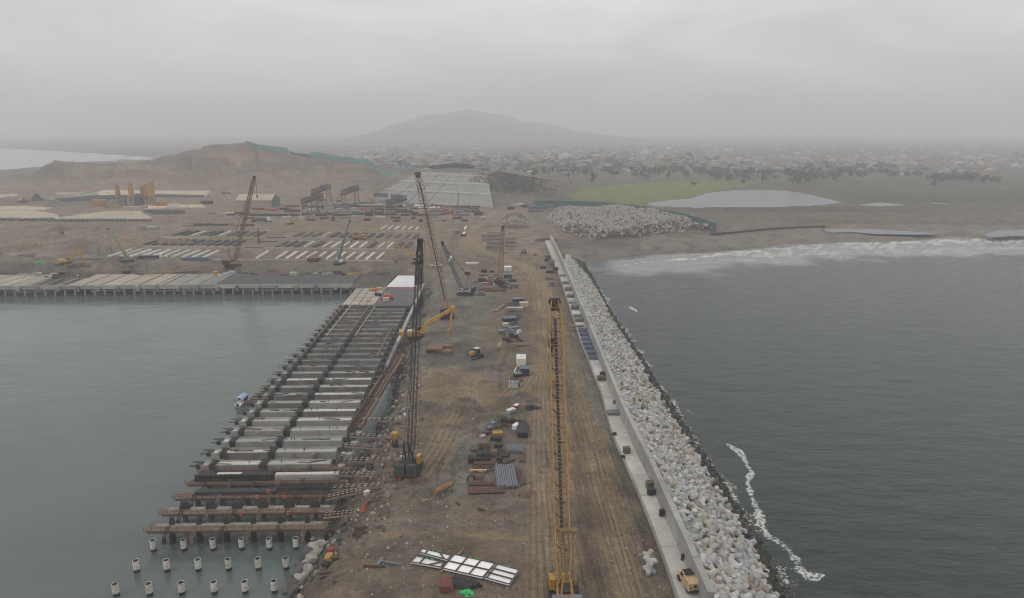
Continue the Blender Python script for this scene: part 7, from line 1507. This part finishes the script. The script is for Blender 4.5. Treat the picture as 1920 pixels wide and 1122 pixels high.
# angled white beams by the trench, long pale beams, posts
px_bar('loose_beam', (842, 493), (846, 483), 5.1, 1.6, 1.0, WHITE, 'bright white beam lying end on beside the grey crane boom', 'beam'); px_bar('loose_beam', (873, 495.5), (897, 495.5), 5.1, 1.6, .9, SW, 'pale long beam right of the grey crane boom', 'beam'); px_bar('loose_beam', (871, 432), (874, 427), 5.1, 1.5, 1.0, WHITE, 'upper short white beam by the dark trench', 'beam'); px_bar('loose_beam', (868, 443), (871, 437), 5.1, 1.5, 1.0, WHITE, 'lower short white beam by the dark trench', 'beam')
crate('dark green bin beside the trench', 857, 438, (3.5, 3, 2.2), 0, mat('dull_green', (.10, .15, .09), .8), STEEL); crate('black box at the foot of the lower white beam', 868, 443.5, (4, 2.4, 1.6), 0, DARK, STEEL)
crate('grey cabin beside the haul road', 906, 414, (4, 4, 3.5), 0, CONC, CONC_L); crate('low brown rubble skip before the yard beams', 588, 489, (7, 5, 1.8), 0, RUST, WOODD, 'skip', 'skip'); crate('navy flat container beside the brown crane', 366, 489, (15, 3, 1.8), 0, BLUET, BLUE); px_bar('trailer_bed', (400, 490), (415, 489.5), 5.3, 3, 1.0, CONC, 'small pale trailer beside the navy container', 'trailer')
heap('low dark pile under the left long reach excavator', 148, 499, 8, 3, 1.6, WOODD, n=60, rs_=1.0); crate('pale sheeted heap behind the left excavator', 156, 486, (16, 5, 1.6), 0, CONC, CONC_D, 'covered_stack', 'stack'); heap('small green net heap on the left quay ground', 72, 495, 3.5, 2, .9, GREENB, 'green_net', 'netting', 30, .8); heap('grey gravel cone left on the pale pad', 70, 376, 6, 5, 7, ROCKD, 'gravel_cone', 'heap', 90, 1.5); heap('pinkish sand cone before the grey slope', 693, 378, 9, 6, 7, mat('pink_sand', (.33, .235, .17), .95), 'sand_cone', 'heap', 130, 1.8)
heap('pale boulder cone beside the haul road', 965, 418, 11, 12, 5.5, ROCKL, 'boulder_cone', 'heap', 240, .9); heap('grey stones at the seawall head', 1024, 452, 9, 4, 2, ROCKD, 'stone_heap', 'heap', 90, .9)
for i in range(13):                      # rows of small blocks in the bend of the haul road
    y = 437 + i * 2.6
    for j, (xa, xb) in enumerate(((903, 925), (915 - i * .3, 943), (947, 968))):
        if (i < 2 and j == 0) or (j == 2 and i < 4) or (j == 0 and i > 6): continue
        px_bar('block_row', (xa, y), (xb, y + .3), 5.0, .8, .6, CONC_D if (i + j) % 3 else RUST, f'low row of small blocks in the road bend, {ORD[i]} from the top, {ORD[j]} column', 'block row', 'rows of small blocks in the road bend')
# flat screens at the foot of the grey slope and pale huts on the road head
for i, (lab, x0, x1, y, h) in enumerate((('long dark net screen at the foot of the grey slope, left one', 701, 728, 377, 5), ('dark net screen right of the first at the slope foot', 733, 756, 380, 5))):
    a = loc_on(x0, y); b = loc_on(x1, y + 1, a.z) - a; k = MB(); k.bar(Vector((0, 0, h + 2)), b + Vector((0, 0, h + 2)), .5, h); [k.bar(b * q / 6, b * q / 6 + Vector((0, 0, h + 3)), .4) for q in range(7)]; o = k.build('net_screen', TEAL); o.location = a; tag(o, lab, 'screen')
for i, (x, y, L, m) in enumerate(((968, 388, 8, CONC_L), (975, 386, 7, WHITE), (985, 389, 10, RUST), (997, 391, 9, STEEL), (1008, 392, 16, TEAL), (1018, 390, 10, BLUEG), (1028, 389, 9, CONC_D), (958, 393, 7, DARK), (1004, 398, 15, CONC_D), (1040, 387, 10, RUST), (1055, 387, 12, CONC_L), (1075, 387, 9, RUST))):
    crate(f'small site container at the road head before the green fence, {ORD[i]} listed', x, y, (L, 3, 2.6), R(2), m, None, 'site_container', 'container')
# floating pipeline of dark blocks across the sand
for i in range(44):
    t_ = i / 43; x = 1334 + (1545 - 1334) * t_; y = 441 - 14 * math.sin(t_ * 1.45) ; p = G(x, y, 3.6); k = MB(); k.box((0, 0, .6), (3.2, 1.8, 1.2), taper=.7); k.bar((-1.6, 0, 1.3), (1.6, 0, 1.3), .5)
    o = k.build('barrier_block', DARK); o.location = (p.x, p.y, zt(p.x, p.y)); o.rotation_euler = (0, 0, .9); tag(o, f'dark block of the long line on the sand bar, {ORD[i] if i < 40 else "one of the last, farthest right,"} from the green fence' if i < 40 else 'dark block at the far right end of the line on the sand bar', 'barrier', 'dark blocks in a line on the sand bar')
# people
for i, (x, y, m, lab) in enumerate(((735, 838, ORANGE, 'person in orange vest and hard hat standing on the bank near the dark crane'), (742, 832, RED, 'person in red standing beside the yellow drum'), (695, 907, ORANGE, 'person in orange walking on the bank below the fifth gangplank'), (651, 914, ORANGE, 'person in orange at the pier end of a gangplank'), (728, 846, ORANGE, 'person in orange carrying work left of the crane'), (718, 880, WHITE, 'person in white shirt beside the gangplank landing'), (672, 966, WHITE, 'person in pale clothes at the landing of the lowest gangplank'), (905, 545, RED, 'person in red in the round yard'), (588, 862, ORANGE, 'person in orange standing on a crossbeam near its right end'))):
    p = loc_on(x, y) if x > 660 else G(x, y, 5.0 if x < 600 else 5.0); figure('person', lab, p if x > 600 else G(x, y, 4.9), random.uniform(0, 6), m, random.choice([0, 1]))
r0 = thing('pump_unit', 'dark pump set with yellow drum on the bank left of the dark crane', 'pump', loc_on(741, 838), R(10)); k = MB(); k.box((0, 0, .6), (1.8, 1.3, 1.1)); k.bar((-.6, 0, 1.1), (-.6, 0, 2.0), .3); k.tube((.4, 0, .9), (.4, 0, 1.9), .35, n=8); k.build('engine', DARK, r0); k = MB(); k.tube((0, 4.4, 0), (0, 4.4, 2.0), .85, n=14); k.build('yellow_drum', YEL, r0)
for i, (x, y) in enumerate(((755, 862), (722, 873), (688, 928), (712, 838), (760, 782))): crate(f'small box of site gear on the bank, {ORD[i]} listed', x, y, (1.2, .9, .8), R(25 * i), [CONC_L, RUST, WHITE, BLUEG, CONC_L][i], None, 'gear_box', 'box')
# scattered boulders and debris on the causeway
sc_items = []; rz_ = random.Random(8)
for _ in range(1500):
    x = rz_.uniform(620, 1250); y = rz_.uniform(540, 1120); p = G(x, y, 5.0)
    if not (-37 < p.x < at_y(SLAB_L, p.y) - .8): continue
    edge = min(abs(p.x + 30), 99); 
    if 990 < x < 1170 and rz_.random() < .8: continue
    if x < 830 and rz_.random() < .0: continue
    vs, fs = ROCKS[rz_.randrange(6)]; s = abs(rz_.gauss(0, .16)) + .08; sc_items.append((p, eul(rz_), s, rz_.choice([0, 0, 1]), vs, fs))
if sc_items:
    XX = np.array([i_[0].x for i_ in sc_items]); YY = np.array([i_[0].y for i_ in sc_items]); ZZ = height(XX, YY)
    sc_items = [(Vector((a[0].x, a[0].y, z)), *a[1:]) for a, z in zip(sc_items, ZZ) if z > .5]; mass('scattered_stones', sc_items, [ROCKL, ROCKD], 'loose stones scattered over the causeway')
bank = []
for _ in range(900):                     # broken rock of the pier-side bank
    x = rz_.gauss(735, 40) if rz_.random() < .6 else rz_.uniform(600, 780); y = rz_.uniform(650, 1010); p = G(x, y, 4.0); vs, fs = ROCKS[rz_.randrange(6)]
    bank.append((p, eul(rz_), abs(rz_.gauss(0, .3)) + .15, rz_.choice([0, 1, 1, 2]), vs, fs))
HX = height(np.array([b_[0].x for b_ in bank]), np.array([b_[0].y for b_ in bank]))
dh, _ = pldist(np.array([b_[0].x for b_ in bank]), np.array([b_[0].y for b_ in bank]), HARBOUR)
mass('bank_rubble', [(Vector((b_[0].x, b_[0].y, z_ + .05)), *b_[1:]) for b_, z_, d_ in zip(bank, HX, dh) if z_ > .3 and d_ < 14], [ROCKL, ROCKD, mat('rubble', (.19, .17, .145))], 'broken rock and rubble on the bank beside the pier')
